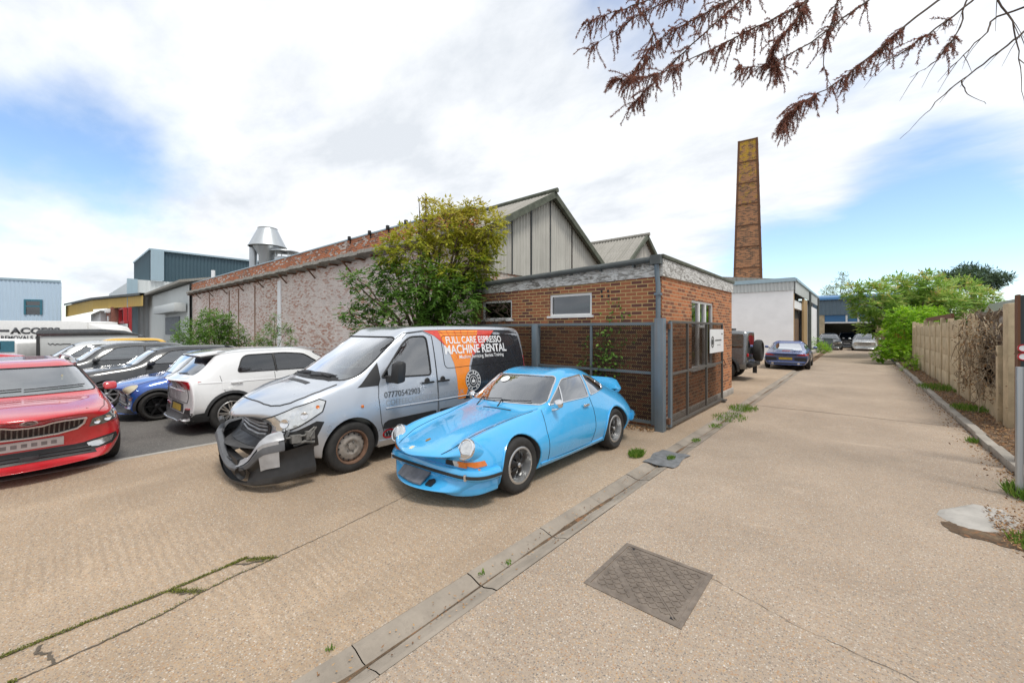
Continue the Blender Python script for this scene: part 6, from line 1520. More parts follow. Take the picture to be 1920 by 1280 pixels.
def modern(name, loc, heading, label, mat, P, ax, r, wheel, group=None, level=2, spk=5, full=True, tint='glass_tint', cat='car', arch=None, detail=True, se_=None):
    rows = gen_rows(**P); c = Car(name, loc, heading, label, rows, mat, level, {2: .4}, group, cat)
    h = P['W']/2; H = P['H']; b = P['belt']; cx, wx, rx, tx, tz = P['cx'], P['wx'], P['rx'], P['tx'], P['tz']; rw = P.get('rw', .64)
    c.arches(ax, r*1.10, r*1.02, h-.42)
    n = [cx+.12]+[lerp(cx+.12, tx-.05, k/7) for k in range(1, 8)]; c.cabin(n, .05, .045, .36)
    co = P['cowl']
    ws = rpoly([(-.80*h, co+.02), (.80*h, co+.02), (rw*h*.98, H-.105), (-rw*h*.98, H-.105)], .06)
    s0 = lerp(cx, wx, .50); se = se_ or rx-.15; side = rpoly([(s0+.06, b+.045), (wx+.12, H-.13), (wx+.5, H-.095), (se, H-.115), ((se+.12 if se_ else lerp(rx, tx, .55)), b+.06)], [.05, .08, .1, .12, .06])
    rear = rpoly([(-.66*h, tz+.03), (.66*h, tz+.03), (rw*h*.82, H-.12), (-rw*h*.82, H-.12)], .06)
    if tx-rx < .12: rear = None
    c.win(ws, 'front', (.55, wx+.3)); c.win(side, 'side', (-1.3, 1.3))
    if rear: c.win(rear, 'rear', (rx-.25, P['L']+.3))
    c.finish()
    c.patch('windscreen', ws, 'f', 'glass_clear', -.004, .12, 0); c.line('windscreen_seal', ws, 'f', 'trim_black', .010, 0, closed=True)
    if rear: c.patch('rear_window', rear, 'r', tint, -.004, .12, 0)
    mid = lerp(wx, rx, .44)
    for a in ('-y', '+y'):
        s = -1 if a == '-y' else 1
        w = c.patch('side_window', side, a, tint, -.004, .12, 0); c.line('window_seal', side, a, 'trim_black', .011, 0, closed=True, parent=w); c.line('door_pillar', [(mid, b+.04), (mid+.02, H-.10)], a, 'trim_black', .022, -.004, parent=w)
        if detail:
            c.line('door_seam', [(s0+.02, b+.02), (s0-.08, .62), (s0-.02, .34), (mid+.02, .32), (mid+.04, b+.03)], a, 'seam', .004)
            if full: c.line('door_seam', [(mid+.04, .32), (lerp(rx, tx, .1)-.25, .34), (lerp(rx, tx, .1)-.08, .60), (lerp(rx, tx, .1)+.02, b+.02)], a, 'seam', .004)
            for hx in (mid-.16, lerp(mid, rx, .8)):
                p, nn = c.hit(a, hx, b-.12, 0); part('door_handle', M_[mat], c.root, lambda q: (q.box(hx-.10, hx+.09, p.y+s*.015, p.y+s*.04, b-.135, b-.105), q.box(hx-.10, hx-.08, p.y-.02, p.y+s*.03, b-.133, b-.107), q.box(hx+.07, hx+.09, p.y-.02, p.y+s*.03, b-.133, b-.107)), bevel=.006)
        m = part('door_mirror', M_[mat if P.get('mir', 1) else 'trim_black'], c.root, lambda q: q.prism([(s0-.04, b+.02), (s0+.12, b+.02), (s0+.14, b+.10), (s0+.08, b+.15), (s0-.01, b+.13)], s*(h+.03), s*(h+.19), 'y'), bevel=.03)
        part('mirror_arm', M_['trim_black'], m, lambda q: q.box(s0, s0+.09, min(s*h*.90, s*(h+.06)), max(s*h*.90, s*(h+.06)), b+.015, b+.055))
    if arch:
        for x in ax:
            for a in ('-y', '+y'):
                ro, ri = r*1.24, r*1.095; zc = r*1.02
                q = [(x+ro*math.cos(t), zc+ro*math.sin(t)) for t in [R(-12+204*k/16) for k in range(17)]]+[(x+ri*math.cos(t), zc+ri*math.sin(t)) for t in [R(192-204*k/16) for k in range(17)]]
                c.patch('wheel_arch_trim', q, a, arch, .012, .08, .02)
        for a in ('-y', '+y'): c.patch('sill_trim', [(ax[0]+r*1.1, P['gc']+.01), (ax[1]-r*1.1, P['gc']+.01), (ax[1]-r*1.15, P['gc']+.15), (ax[0]+r*1.15, P['gc']+.15)], a, arch, .012, .1, .02)
    if detail:
        seats(c, (wx+.25,), .45, .48, sep=h*.40, zh=min(1.14, H-.32))
        part('dashboard', M_['dash_grey'], c.root, lambda q: q.prism([(cx+.2, co-.15), (cx+.3, co-.01), (cx+.55, co), (cx+.6, co-.12), (cx+.55, co-.4), (cx+.2, co-.4)], -h*.8, h*.8, 'y'), bevel=.03)
    st = dict(rim=wheel[0], fn=wheel[1])
    for x in ax:
        for s in (-1, 1): c.wheel(x, s*(h-.015-.1), r, .20, st, s)
    return c
# white crossover seen from behind
def white_suv():
    P = dict(L=4.23, W=1.82, gc=.20, nose=.80, cowl=1.06, cx=1.15, wx=1.95, H=1.53, rx=3.55, tx=4.05, tz=1.05, belt=1.04, rw=.72, rb=-.11, tw=.9)
    c = modern('parked_car', (-9.93, 5.59, -.062), R(93), 'white crossover with black wheel arch trim, its rear facing the yard beside the silver van', 'paint_white', P, (.85, 3.44), .345, (.68, rim_spokes(9, 'alloy', .045, True)), None, 3, arch='trim_grey', tint='glass_dark', se_=3.22)
    h = .91
    for s in (-1, 1):
        q = [(s*.36, .905), (s*.42, .87), (s*.50, .875), (s*.54, .84), (s*.78, .85), (s*.80, .975), (s*.62, .99), (s*.36, .99)]; q = q if s > 0 else q[::-1]
        c.patch('tail_light', q, 'r', 'lens_red', .010, .05, .02); c.line('belt_crease', [(1.0, .93), (2.2, .925), (3.5, .935), (3.95, .945)], '+y' if s > 0 else '-y', 'paint_white', .016, -.006); c.line('door_crease', [(1.3, .50), (2.2, .47), (3.0, .50)], '+y' if s > 0 else '-y', 'paint_white', .016, -.006)
        q = [(s*.48, .385), (s*.78, .40), (s*.76, .50), (s*.52, .475)]; f = c.patch('rear_reflector', q, 'r', 'trim_black', .008, .05, .02); c.patch('reflector_strip', [(s*.52, .465), (s*.76, .485), (s*.755, .51), (s*.52, .49)], 'r', 'lens_red', .012, .05, .02, parent=f)
    c.patch('bumper_lower', [(-.80, .245), (.80, .245), (.84, .40), (.46, .385), (-.46, .385), (-.84, .40)], 'r', 'trim_grey', .012, .06, .02)
    c.patch('bumper_lower', [(3.84, .26), (4.2, .26), (4.2, .385), (3.86, .42)], '+y', 'trim_grey', .012, .06, .02); c.patch('bumper_lower', [(3.84, .26), (4.2, .26), (4.2, .385), (3.86, .42)], '-y', 'trim_grey', .012, .06, .02)
    b = MB(); c.line('', [(-.62, .275), (.62, .275)], 'r', '', .014, .02, b=b); b.build('skid_trim', M_['galvanised'], c.root)
    c.patch('plate_recess', [(-.42, .40), (.42, .40), (.38, .56), (-.38, .56)], 'r', 'trim_grey', .004, .06, .01); c.patch('number_plate', [(-.26, .415), (.26, .415), (.26, .525), (-.26, .525)], 'r', 'plate_yellow', .012, .1, .012)
    c.patch('badge', [(.045*math.cos(t), .855+.045*math.sin(t)) for t in [k*.45 for k in range(14)]], 'r', 'livery_grey', .010, .03, .01)
    c.line('tailgate_seam', [(-.66, .99), (-.70, .70), (-.60, .585), (.60, .585), (.70, .70), (.66, .99)], 'r', 'seam', .005); c.line('tailgate_crease', [(-.5, .79), (.5, .79)], 'r', 'paint_white', .014, -.004)
    c.patch('fuel_flap', rpoly([(3.42, .80), (3.60, .80), (3.60, .95), (3.42, .95)], .03), '+y', 'paint_white', .006, .05, .01)
    b = MB()
    b.prism([(3.46, 1.505), (3.84, 1.44), (3.87, 1.425), (3.84, 1.405), (3.46, 1.46)], -.56, .56, 'y'); b.build('roof_spoiler', M_['paint_white'], c.root, bevel=.012)
    part('spoiler_lip', M_['black'], c.root, lambda b: b.prism([(3.62, 1.448), (3.84, 1.402), (3.80, 1.375), (3.66, 1.38)], -.53, .53, 'y'))
    part('rear_wiper', M_['black'], c.root, lambda b: (b.tube([c.hit('r', .02, 1.08, .012)[0], c.hit('r', .34, 1.10, .02)[0]], .010, 6)))
    part('exhaust_panel', M_['black'], c.root, lambda b: b.box(3.5, 4.05, -.6, .6, .20, .26))
    part('roof_aerial', M_['black'], c.root, lambda b: b.prism([(3.15, 1.545), (3.30, 1.545), (3.31, 1.60), (3.28, 1.60)], -.02, .02, 'y'))
    part('shark_rail', M_['galvanised'], c.root, lambda b: b.tube([(1.75, .62, 1.50), (2.3, .635, 1.545), (3.2, .63, 1.54), (3.6, .60, 1.485)], .012, 6))
white_suv()
def front_kit(c, P, hl, grille, gmat='black', lights='lamp_glass', plate_z=.42, bars=3, trim='bright_trim', fog=None):
    for s in (-1, 1): c.patch('headlight', [(s*y, z) for y, z in hl][::s], 'f', lights, .010, .05, .03)
    g = c.patch('grille', grille, 'f', gmat, .008, .06, .02); ys = [p[0] for p in grille]; zs = [p[1] for p in grille]
    if trim: c.line('grille_frame', grille, 'f', trim, .010, .010, closed=True, parent=g)
    for k in range(bars):
        z = lerp(min(zs), max(zs), (k+1)/(bars+1)); b = MB(); c.line('', [(min(ys)*.9, z), (max(ys)*.9, z)], 'f', '', .007, .012, b=b); b.build('slat', M_[trim or 'trim_grey'], g)
    c.patch('number_plate', [(-.26, plate_z-.062), (.26, plate_z-.062), (.26, plate_z+.055), (-.26, plate_z+.055)], 'f', 'plate_white', .014, .1, .012)
# small blue hatchback, nose towards the yard
def blue_hatch():
    P = dict(L=3.65, W=1.69, gc=.16, nose=.66, cowl=.92, cx=1.02, wx=1.50, H=1.41, rx=3.20, tx=3.48, tz=.96, belt=.90, rw=.74, bow=.28)
    c = modern('parked_car', (-11.95, .70, -.062), R(-87), 'small blue hatchback with cream oval headlights and black arches, nose just behind the red car', 'paint_blue', P, (.70, 3.17), .30, (.72, rim_spokes(6, 'alloy_black', .07)), None, 3, arch='trim_grey', full=False)
    for s in (-1, 1):
        M0 = c.hit('t', .36, s*.60, 0)[0]
        q = [(s*(.60+.10*math.cos(t)), .665+.085*math.sin(t)+.02*math.cos(t)) for t in [k*.349 for k in range(18)]]; q = q if s > 0 else q[::-1]
        hl = c.patch('headlight', q, 'f', 'sticker_cream', .010, .04, .03); c.line('headlight_ring', q, 'f', 'bright_trim', .009, .010, closed=True, parent=hl, h=.02)
        c.patch('fog_lamp', [(s*.52+.035*math.cos(t), .36+.035*math.sin(t)) for t in [k*.52 for k in range(12)]], 'f', 'lens_clear', .012, .04, .02); c.patch('turn_signal', [(s*.60+.04*math.cos(t), .46+.02*math.sin(t)) for t in [k*.52 for k in range(12)]], 'f', 'amber', .012, .04, .02)
    front_kit(c, P, [(.66, .50), (.70, .50), (.70, .52), (.66, .52)], rpoly([(-.36, .52), (.36, .52), (.42, .585), (.34, .63), (-.34, .63), (-.42, .585)], .03), 'trim_black', bars=4, plate_z=.43)
    c.patch('lower_intake', [(-.42, .29), (.42, .29), (.38, .385), (-.38, .385)], 'f', 'black', .006, .06, .02); b = MB(); c.line('', [(-.40, .34), (.40, .34)], 'f', '', .010, .015, b=b); b.build('intake_bar', M_['bright_trim'], c.root)
    c.line('bonnet_seam', [(.20, -.50), (.42, -.64), (.95, -.70)], 't', 'seam', .004); c.line('bonnet_seam', [(.20, .50), (.42, .64), (.95, .70)], 't', 'seam', .004); c.line('bumper_seam', [(-.66, .505), (.66, .505)], 'f', 'seam', .006)
    c.patch('bumper_lower', [(-.68, .185), (.68, .185), (.66, .27), (-.66, .27)], 'f', 'trim_grey', .010, .06, .02)
blue_hatch()
SED = dict(L=4.4, W=1.79, gc=.18, nose=.74, cowl=.98, cx=1.28, wx=2.0, H=1.46, rx=3.7, tx=4.2, tz=1.0, belt=.97)
HLs = [(.46, .62), (.52, .70), (.70, .74), (.80, .74), (.80, .68), (.62, .62)]
GRs = rpoly([(-.40, .56), (.40, .56), (.44, .68), (-.44, .68)], .03)
def simple(loc, head, label, mat, P=SED, group='cars parked in the rear row of the yard', r=.32, cat='car', **k):
    c = modern('parked_car', loc, head, label, mat, P, (.9, .9+P['L']*.6), r, (.66, rim_spokes(7)), group, 2, **k); front_kit(c, P, HLs, GRs, plate_z=.45)
    q = P['W']/2
    for s in (-1, 1): c.patch('tail_light', [(s*.55, .80), (s*.80, .80), (s*.80, .92), (s*.55, .90)][::s], 'r', 'lens_red', .010, .08, .02)
    for (y0, y1) in ((.60, .0), (-.02, -.60)): part('wiper', M_['black'], c.root, lambda b: b.tube([c.hit('f', lerp(y0, y1, k_/6), P['cowl']+.03, .015)[0] for k_ in range(7)], .008, 5))
    return c
simple((-14.75, -.05, -.062), R(-90), 'glossy black hatchback parked directly behind the small blue hatchback', 'paint_black')
simple((-17.5, -.9, -.062), R(-90), 'dark charcoal hatchback in the middle of the rear row', 'paint_charcoal', dict(SED, H=1.50, cowl=1.0))
simple((-20.4, -1.4, -.062), R(-90), 'pale silver car whose windscreen shows beside the grey trailer', 'paint_pale', dict(SED, H=1.50, cowl=1.0))
simple((-23.3, -.6, -.062), R(-90), 'yellow hatchback whose roof edge shows over the parked cars', 'paint_yellow', dict(SED, H=1.56, cowl=1.0))
simple((-27.2, -.75, -.062), R(92), 'red hatchback behind the roof of the red estate', 'paint_red', dict(SED, H=1.52, cowl=1.0))
# navy sports coupe seen from behind, further up the lane
def navy():
    P = dict(L=4.45, W=1.83, gc=.14, nose=.66, cowl=.92, cx=1.42, wx=2.05, H=1.295, rx=2.65, tx=3.75, tz=.86, belt=.88, rw=.62, rb=-.10)
    c = modern('parked_car', (-2.70, 26.6, 0), R(92), 'navy blue rear engined sports coupe seen from behind outside the white workshop', 'paint_navy', P, (.95, 3.4), .34, (.72, rim_spokes(5, 'alloy_black', .07, True)), None, 3, full=False)
    for s in (-1, 1): c.patch('tail_light', [(s*.40, .66), (s*.84, .665), (s*.84, .735), (s*.60, .74)][::s], 'r', 'lens_red', .012, .05, .02)
    c.patch('number_plate', [(-.26, .46), (.26, .46), (.26, .57), (-.26, .57)], 'r', 'plate_yellow', .014, .1, .014); c.patch('brake_light', [(-.16, .845), (.16, .845), (.16, .865), (-.16, .865)], 'r', 'lens_red', .012, .05, .02)
    c.patch('bumper_grille', [(-.86, .40), (-.34, .42), (-.34, .56), (-.84, .58)], 'r', 'trim_black', .008, .06, .02); c.patch('bumper_grille', [(.86, .40), (.34, .42), (.34, .56), (.84, .58)][::-1], 'r', 'trim_black', .008, .06, .02); c.patch('diffuser', [(-.78, .18), (.78, .18), (.70, .33), (-.70, .33)], 'r', 'black', .008, .06, .02)
    for y in (-.5, .5): p = c.hit('r', y, .30, 0)[0]; part('exhaust_tip', M_['chrome'], c.root, lambda b: b.tube([(p.x-.05, y, .29), (p.x+.03, y, .29)], .05, 12))
    c.line('engine_lid_seam', [(3.55, -.52), (4.2, -.50), (4.25, 0), (4.2, .50), (3.55, .52)], 't', 'seam', .005)
navy()
# boxy off-roader beside the annex, spare wheel on its tail
def jeep():
    rows = [(.02, .45, .55, .66, .62, .62, .85, .5, .97, .98, 0), (.12, .42, .60, .70, .66, .66, .95, .52, 1.03, 1.05, 0), (.6, .42, .62, .72, .68, .68, 1.0, .55, 1.07, 1.10, 0), (1.35, .42, .72, .78, .70, .74, 1.05, .60, 1.12, 1.14, 0), (1.50, .42, .74, .79, .70, .75, 1.10, .66, 1.26, 1.28, 0),
            (1.78, .42, .74, .79, .70, .755, 1.12, .66, 1.70, 1.73, 0), (2.0, .42, .74, .79, .70, .755, 1.12, .66, 1.80, 1.83, 0), (3.2, .42, .74, .79, .70, .755, 1.12, .66, 1.80, 1.83, 0), (3.95, .42, .74, .79, .70, .755, 1.12, .65, 1.78, 1.80, 0), (4.05, .44, .72, .77, .70, .73, 1.12, .62, 1.70, 1.72, 0)]
    c = Car('off_roader', (-7.05, 17.0, 0), R(180), 'grey boxy off-roader with black spare wheel on its tail behind the brick annex', rows, 'paint_gunmetal', 2, {2: .6, 5: .5, 6: .7}, cat='off-roader')
    c.arches((.75, 3.3), .46, .42, .55); c.cabin((1.5, 1.7, 2.0, 2.6, 3.2, 3.8), .05, .05, .5)
    side = rpoly([(1.86, 1.19), (2.0, 1.70), (3.05, 1.72), (3.05, 1.19)], .05); s2 = rpoly([(3.15, 1.19), (3.15, 1.72), (3.92, 1.69), (3.92, 1.19)], .06); ws = rpoly([(-.60, 1.32), (.60, 1.32), (.58, 1.70), (-.58, 1.70)], .05); rr = rpoly([(-.52, 1.2), (.52, 1.2), (.50, 1.64), (-.50, 1.64)], .06)
    c.win(side, 'side', (-1.2, 1.2)); c.win(s2, 'side', (-1.2, 1.2)); c.win(ws, 'front', (.8, 2)); c.win(rr, 'rear', (3.6, 4.6)); c.finish()
    for a in ('-y', '+y'): c.patch('side_window', side, a, 'glass_tint', -.004, .12, 0); c.patch('side_window', s2, a, 'glass_tint', -.004, .12, 0)
    c.patch('windscreen', ws, 'f', 'glass_clear', -.004, .12, 0); c.patch('rear_window', rr, 'r', 'glass_tint', -.004, .12, 0)
    for s in (-1, 1):
        a = '-y' if s < 0 else '+y'
        for x in (.75, 3.3):
            def fl(b):
                n = 14; vs = []
                for k in range(n+1):
                    t = R(-8+196*k/n)
                    for o, y in ((.47, .74), (.52, .74), (.50, .95), (.47, .95)): vs.append((x+o*math.cos(t), s*y, .42+o*math.sin(t)))
                b.add(vs, [(k*4+j, k*4+4+j, k*4+4+(j+1) % 4, k*4+(j+1) % 4) for k in range(n) for j in range(4)])
            part('wing_flare', M_['trim_black'], c.root, fl)
        part('tail_light', M_['lens_red'], c.root, lambda b: b.box(4.04, 4.10, s*.70-.045, s*.70+.045, .88, 1.0), bevel=.01)
        st = dict(rim=.58, fn=rim_spokes(5))
        for x in (.75, 3.3): c.wheel(x, s*.82, .40, .26, st, s)
    part('rear_bumper', M_['trim_black'], c.root, lambda b: b.box(4.05, 4.22, -.78, .78, .50, .66), bevel=.03)
    part('tow_bracket', M_['dark_steel'], c.root, lambda b: (b.box(4.0, 4.14, .55, .60, .2, .5), b.box(3.9, 4.10, .5, .65, .45, .5)))
    part('roof_pod', M_['trim_grey'], c.root, lambda b: b.box(3.0, 3.5, -.3, .3, 1.83, 1.90), bevel=.02)
    M = Matrix.Translation((4.27, .10, 1.08)) @ Matrix.Rotation(R(90), 4, 'Y')
    sp = part('spare_wheel', M_['rubber'], c.root, lambda b: b.lathe([(.18, -.12), (.34, -.13), (.385, -.10), (.40, -.05), (.40, .05), (.385, .10), (.34, .13), (.30, .125), (.28, .08), (0, .08)], 40, M))
    part('spare_bracket', M_['dark_steel'], c.root, lambda b: b.box(4.03, 4.20, 0, .2, .95, 1.2))
jeep()
G3 = 'cars parked at the far end of the lane'
simple((-1.85, 46.0, 0), R(-84), 'dark grey hatchback parked at the left before the blue garage', 'paint_charcoal', dict(SED, H=1.5), G3, detail=False)
simple((.42, 46.0, 0), R(-90), 'silver white car facing the lane in front of the blue garage', 'paint_pale', dict(SED, H=1.48), G3, detail=False)
simple((-.9, 53.5, 0), R(-90), 'black car inside the shadow of the blue garage', 'paint_black', dict(SED, H=1.6, cowl=1.05), G3, detail=False)
# ---- lorry, grey trailer, bin
def lorry():
    t = empty('removal_lorry', (-41.0, 1.46, -.062), math.atan2(3.92, 4.5), 'long white removals lorry with black lettering behind the grey trailer', 'lorry')
    # local x runs along the visible side to the right, -y faces the yard
    part('box_body', M_['white_paint'], t, lambda b: b.prism([(-9, .12), (.1, .12), (.1, 2.46), (-.5, 2.52), (-9, 2.58)], 0, 2.2, 'y'), bevel=.03)
    part('cab', M_['white_paint'], t, lambda b: b.prism([(.12, .4), (1.6, .4), (2.05, 1.05), (1.7, 1.25), (1.0, 2.1), (.12, 2.34)], .06, 2.1, 'y'), bevel=.06)
    part('yellow_panel', M_['paint_yellow'], t, lambda b: b.box(-4.1, -2.6, -.02, .0, .14, .60))
    part('stripe', M_['livery_black'], t, lambda b: b.box(-9, -5.35, -.012, 0, 1.76, 1.92))
    for x in (-7.2, 1.0): part('wheel', M_['rubber'], t, lambda b: b.lathe([(.2, -.12), (.36, -.12), (.4, -.08), (.4, .08), (.36, .12), (0, .1)], 24, Matrix.Translation((x, .25, .4)) @ Matrix.Rotation(R(90), 4, 'X')))
    for s_, size, x, z, bd, sx_ in (('ACCESS', .58, -3.5, 1.82, .025, 1.7), ('REMOVALS &', .37, -4.6, 1.34, .008, 1.25), ('PHONE', .26, -4.75, .96, .006, 1.3), ('020', .26, -3.1, .96, .006, 1.3)):
        text_on('lettering', s_, size, frame((x, -.014, z), (1, 0, 0), (0, 0, 1)), M_['livery_black'], t, bd, .004, 'CENTER', sx_)
lorry()
def trailer():
    t = empty('enclosed_trailer', (-29.7, 3.25, -.062), R(86), 'pale grey enclosed trailer with dark curved roof and dark end', 'trailer')
    part('side_panel', M_['clad_grey'], t, lambda b: b.prism([(-3.7, .45), (-.22, .45), (-.22, 1.62), (-.6, 1.64), (-3.7, 1.60)], 0, 2.1, 'y'), bevel=.015)
    part('roof', M_['paint_charcoal'], t, lambda b: b.prism([(-3.8, 1.605), (-.65, 1.645), (-.2, 1.62), (-.20, 1.66), (-.75, 1.86), (-1.6, 1.95), (-3.75, 1.92), (-3.85, 1.75)], -.06, 2.16, 'y'), bevel=.03)
    part('end_panel', M_['paint_black'], t, lambda b: b.prism([(-.215, .45), (.10, .5), (.12, 1.45), (.0, 1.60), (-.215, 1.615)], -.05, 2.15, 'y'), bevel=.02)
    part('corner_post', M_['dark_steel'], t, lambda b: b.box(-3.82, -3.71, -.03, .08, .3, 1.60))
    part('wheel', M_['rubber'], t, lambda b: b.lathe([(.1, -.1), (.30, -.1), (.33, -.062), (.33, .06), (.30, .1), (0, .08)], 24, Matrix.Translation((-1.9, .1, .33)) @ Matrix.Rotation(R(90), 4, 'X')))
    part('maker_mark', M_['dark_steel'], t, lambda b: (b.tube([(-3.45, -.01, 1.26), (-3.38, -.01, 1.18), (-3.3, -.01, 1.24), (-3.22, -.01, 1.17), (-3.15, -.01, 1.22), (-3.05, -.01, 1.18), (-2.95, -.01, 1.21), (-2.7, -.01, 1.2)], .018, 6)))
trailer()
def white_truck():
    t = empty('white_van', (-32.4, -2.1, -.062), R(48), 'white vehicle showing only its windscreen above the red estate roof', 'van')
    part('body', M_['white_paint'], t, lambda b: b.prism([(-1.6, .4), (1.2, .4), (1.2, 1.25), (1.1, 1.30), (1.0, 1.40), (-1.4, 1.44), (-1.6, 1.2)], 0, 1.8, 'y'), bevel=.06)
    part('windscreen', M_['teal_frame'], t, lambda b: b.box(-1.5, 1.1, -.012, .0, .80, 1.36))
    part('pane', M_['window_glass'], t, lambda b: b.box(-1.2, .5, -.022, -.013, .93, 1.27))
white_truck()
wb_ = empty('wheelie_bin', (-1.95, 44.0, 0), 0, 'grey wheeled refuse bin beside green weeds at the lane end', 'bin')
part('bin_body', M_['bin_grey'], wb_, lambda b: b.prism([(-.28, .08), (.28, .08), (.33, 1.05), (-.33, 1.05)], -.35, .35, 'y'), bevel=.03)
part('lid', M_['bin_grey'], wb_, lambda b: b.prism([(-.36, 1.05), (.36, 1.05), (.34, 1.12), (-.34, 1.16)], -.38, .38, 'y'), bevel=.02)
# ---- covers in the ground
def manhole():
    t = empty('manhole_cover', (-1.17, 2.90, 0), 0, 'rectangular cast iron manhole cover with chevron pattern set in the lane', 'manhole cover')
    part('frame', M_['cast_iron'], t, lambda b: [b.box(*q, -.01, .006) for q in ((-.345, .345, -.36, -.325), (-.345, .345, .325, .36), (-.345, -.31, -.324, .324), (.31, .345, -.324, .324))])
    p = part('plate', M_['cast_iron'], t, lambda b: b.box(-.306, .306, -.321, .321, -.01, .002))
    def pat(b):
        n = 15; m = 15
        for i in range(n):
            for j in range(m):
                x = -.285+.57*(i+.5)/n; y = -.30+.60*(j+.5)/m
                d = (x/.306+y/.321)
                if abs(d) < .07 or (abs(d) > .85 and abs(d) < .93): continue
                a = R(45 if (i+j) % 2 else -45); M = Matrix.Translation((x, y, 0)) @ Matrix.Rotation(a, 4, 'Z'); b.box(-.017, .017, -.0055, .0055, .0018, .0065, 0, M)
        for o in (0,): 
            M = Matrix.Rotation(R(-46.4), 4, 'Z')
            b.box(-.42, .42, -.012, -.005, .0018, .006, 0, M); b.box(-.42, .42, .005, .012, .0018, .006, 0, M)
    o = part('tread_pattern', M_['cast_iron'], p, pat); o['kind'] = 'stuff'
    for x, y in ((-.26, .305), (.27, -.30)): part('key_hole', M_['black'], p, lambda b: b.box(x-.012, x+.012, y-.012, y+.012, .002, .004))
t_ = NT('cast_iron'); v_ = t_.obj()
t_.set(base=t_.ramp(t_.noise(v_, 9, 6, .65), (.3, (.13, .105, .085)), (.7, (.26, .215, .175))), rough=.6, metal=.35, normal=t_.bump(t_.noise(v_, 90, 3), .25, .003))
manhole()
tag(part('drain_cover', M_['lead_grey'] if 'lead_grey' in MATS else plain('lead_grey', (.16, .165, .17), .6, .1, var=.3, sc=12), None, lambda b: b.grid(lambda u, v: (-2.28+.42*u+.02*math.sin(v*7), 5.40+.72*v, .012+.006*math.sin(u*9+v*13)), 10, 14, 0, False)), 'dark grey slate like patch over the drain channel behind the blue coupe', 'drain cover')
def patchy(name, pts, z, mat, label, cat):
    rg = random.Random(4); P = []
    for (x, y) in pts: P.append((x+rg.uniform(-.02, .02), y+rg.uniform(-.02, .02)))
    b = MB(); k = len(P); c = (sum(p[0] for p in P)/k, sum(p[1] for p in P)/k)
    b.add([(c[0], c[1], z+.012)]+[(lerp(c[0], x, .8), lerp(c[1], y, .8), z+.010) for x, y in P]+[(x, y, .001) for x, y in P], [(0, 1+i, 1+(i+1) % k) for i in range(k)]+[(1+i, 1+k+i, 1+k+(i+1) % k, 1+(i+1) % k) for i in range(k)])
    o = b.build(name, M_[mat], None); o['kind'] = 'structure'; return o
patchy('concrete_patch', [(.64, 5.99), (.78, 6.2), (.94, 6.42), (1.1, 6.39), (1.16, 6.1), (1.10, 5.88), (1.0, 5.70), (.86, 5.55), (.74, 5.57), (.66, 5.65), (.60, 5.80)], .008, 'grey_concrete', '', '')
# ---- gate post with small round signs on the right edge
gp = empty('gate_post', (1.62, 8.35, 0), 0, 'dark rusty steel gate post panel with two red ringed signs at the right edge', 'post')
part('panel', M_['post_dark'] if 'post_dark' in MATS else sheet('post_dark', (.03, .045, .05), .5, .2, .3, (.10, .05, .03), 2), gp, lambda b: b.box(1.60, 1.64, 8.28, 8.40, .0, 2.30))
part('rust_edge', M_['rust'], gp, lambda b: b.box(1.575, 1.599, 8.27, 8.41, -.02, 2.31))
part('door_sheet', M_['post_dark'], gp, lambda b: b.box(1.66, 2.6, 8.30, 8.34, .15, 2.28))
in_place(gp)
for z, nm in ((1.61, 'upper'), (1.50, 'lower')):
    s = empty('prohibition_sign', (1.60, 8.272, z), 0, nm+' round white sign with red ring on the dark gate post', 'sign', 'red ringed signs on the gate post')
    M = Matrix.Translation((.02, -.012, 0)) @ Matrix.Rotation(R(90), 4, 'X')
    part('disc', M_['sign_white'], s, lambda b: b.lathe([(0, .002), (.04, .002), (.04, -.004)], 24, M)); part('ring', M_['lens_red'], s, lambda b: b.lathe([(.038, .003), (.038, .006), (.052, .006), (.053, -.004)], 24, M))
tag(part('grey_pole', M_['galvanised'], None, lambda b: (b.tube([(1.345, 7.0, 0), (1.345, 7.0, 1.44)], .03, 12),)), 'short galvanised pole in front of the dark gate post', 'pole')
# ------------------------------------------------------------------ vegetation
UPB = [(-8.68, 6.02, 3.88, 0.69, 0.69, 0.69), (-8.25, 6.71, 4.56, 0.67, 0.67, 0.67), (-7.79, 7.43, 4.69, 0.6, 0.6, 0.6), (-8.21, 7.39, 3.87, 0.81, 0.81, 0.81), (-7.19, 7.47, 4.43, 0.39, 0.39, 0.39), (-7.6, 7.44, 3.52, 0.54, 0.54, 0.54), (-8.75, 6.75, 5.16, 0.26, 0.26, 0.26), (-8.41, 6.25, 5.19, 0.12, 0.12, 0.12), (-7.62, 7.27, 5.08, 0.25, 0.25, 0.25), (-8.28, 7.01, 5.09, 0.23, 0.23, 0.23), (-7.47, 8.03, 4.93, 0.23, 0.23, 0.23), (-9.2, 5.73, 3.9, 0.36, 0.36, 0.36), (-8.77, 6.42, 4.38, 0.45, 0.45, 0.45), (-7.64, 7.72, 4.14, 0.44, 0.44, 0.44), (-7.98, 6.63, 3.06, 0.62, 0.62, 0.62)]
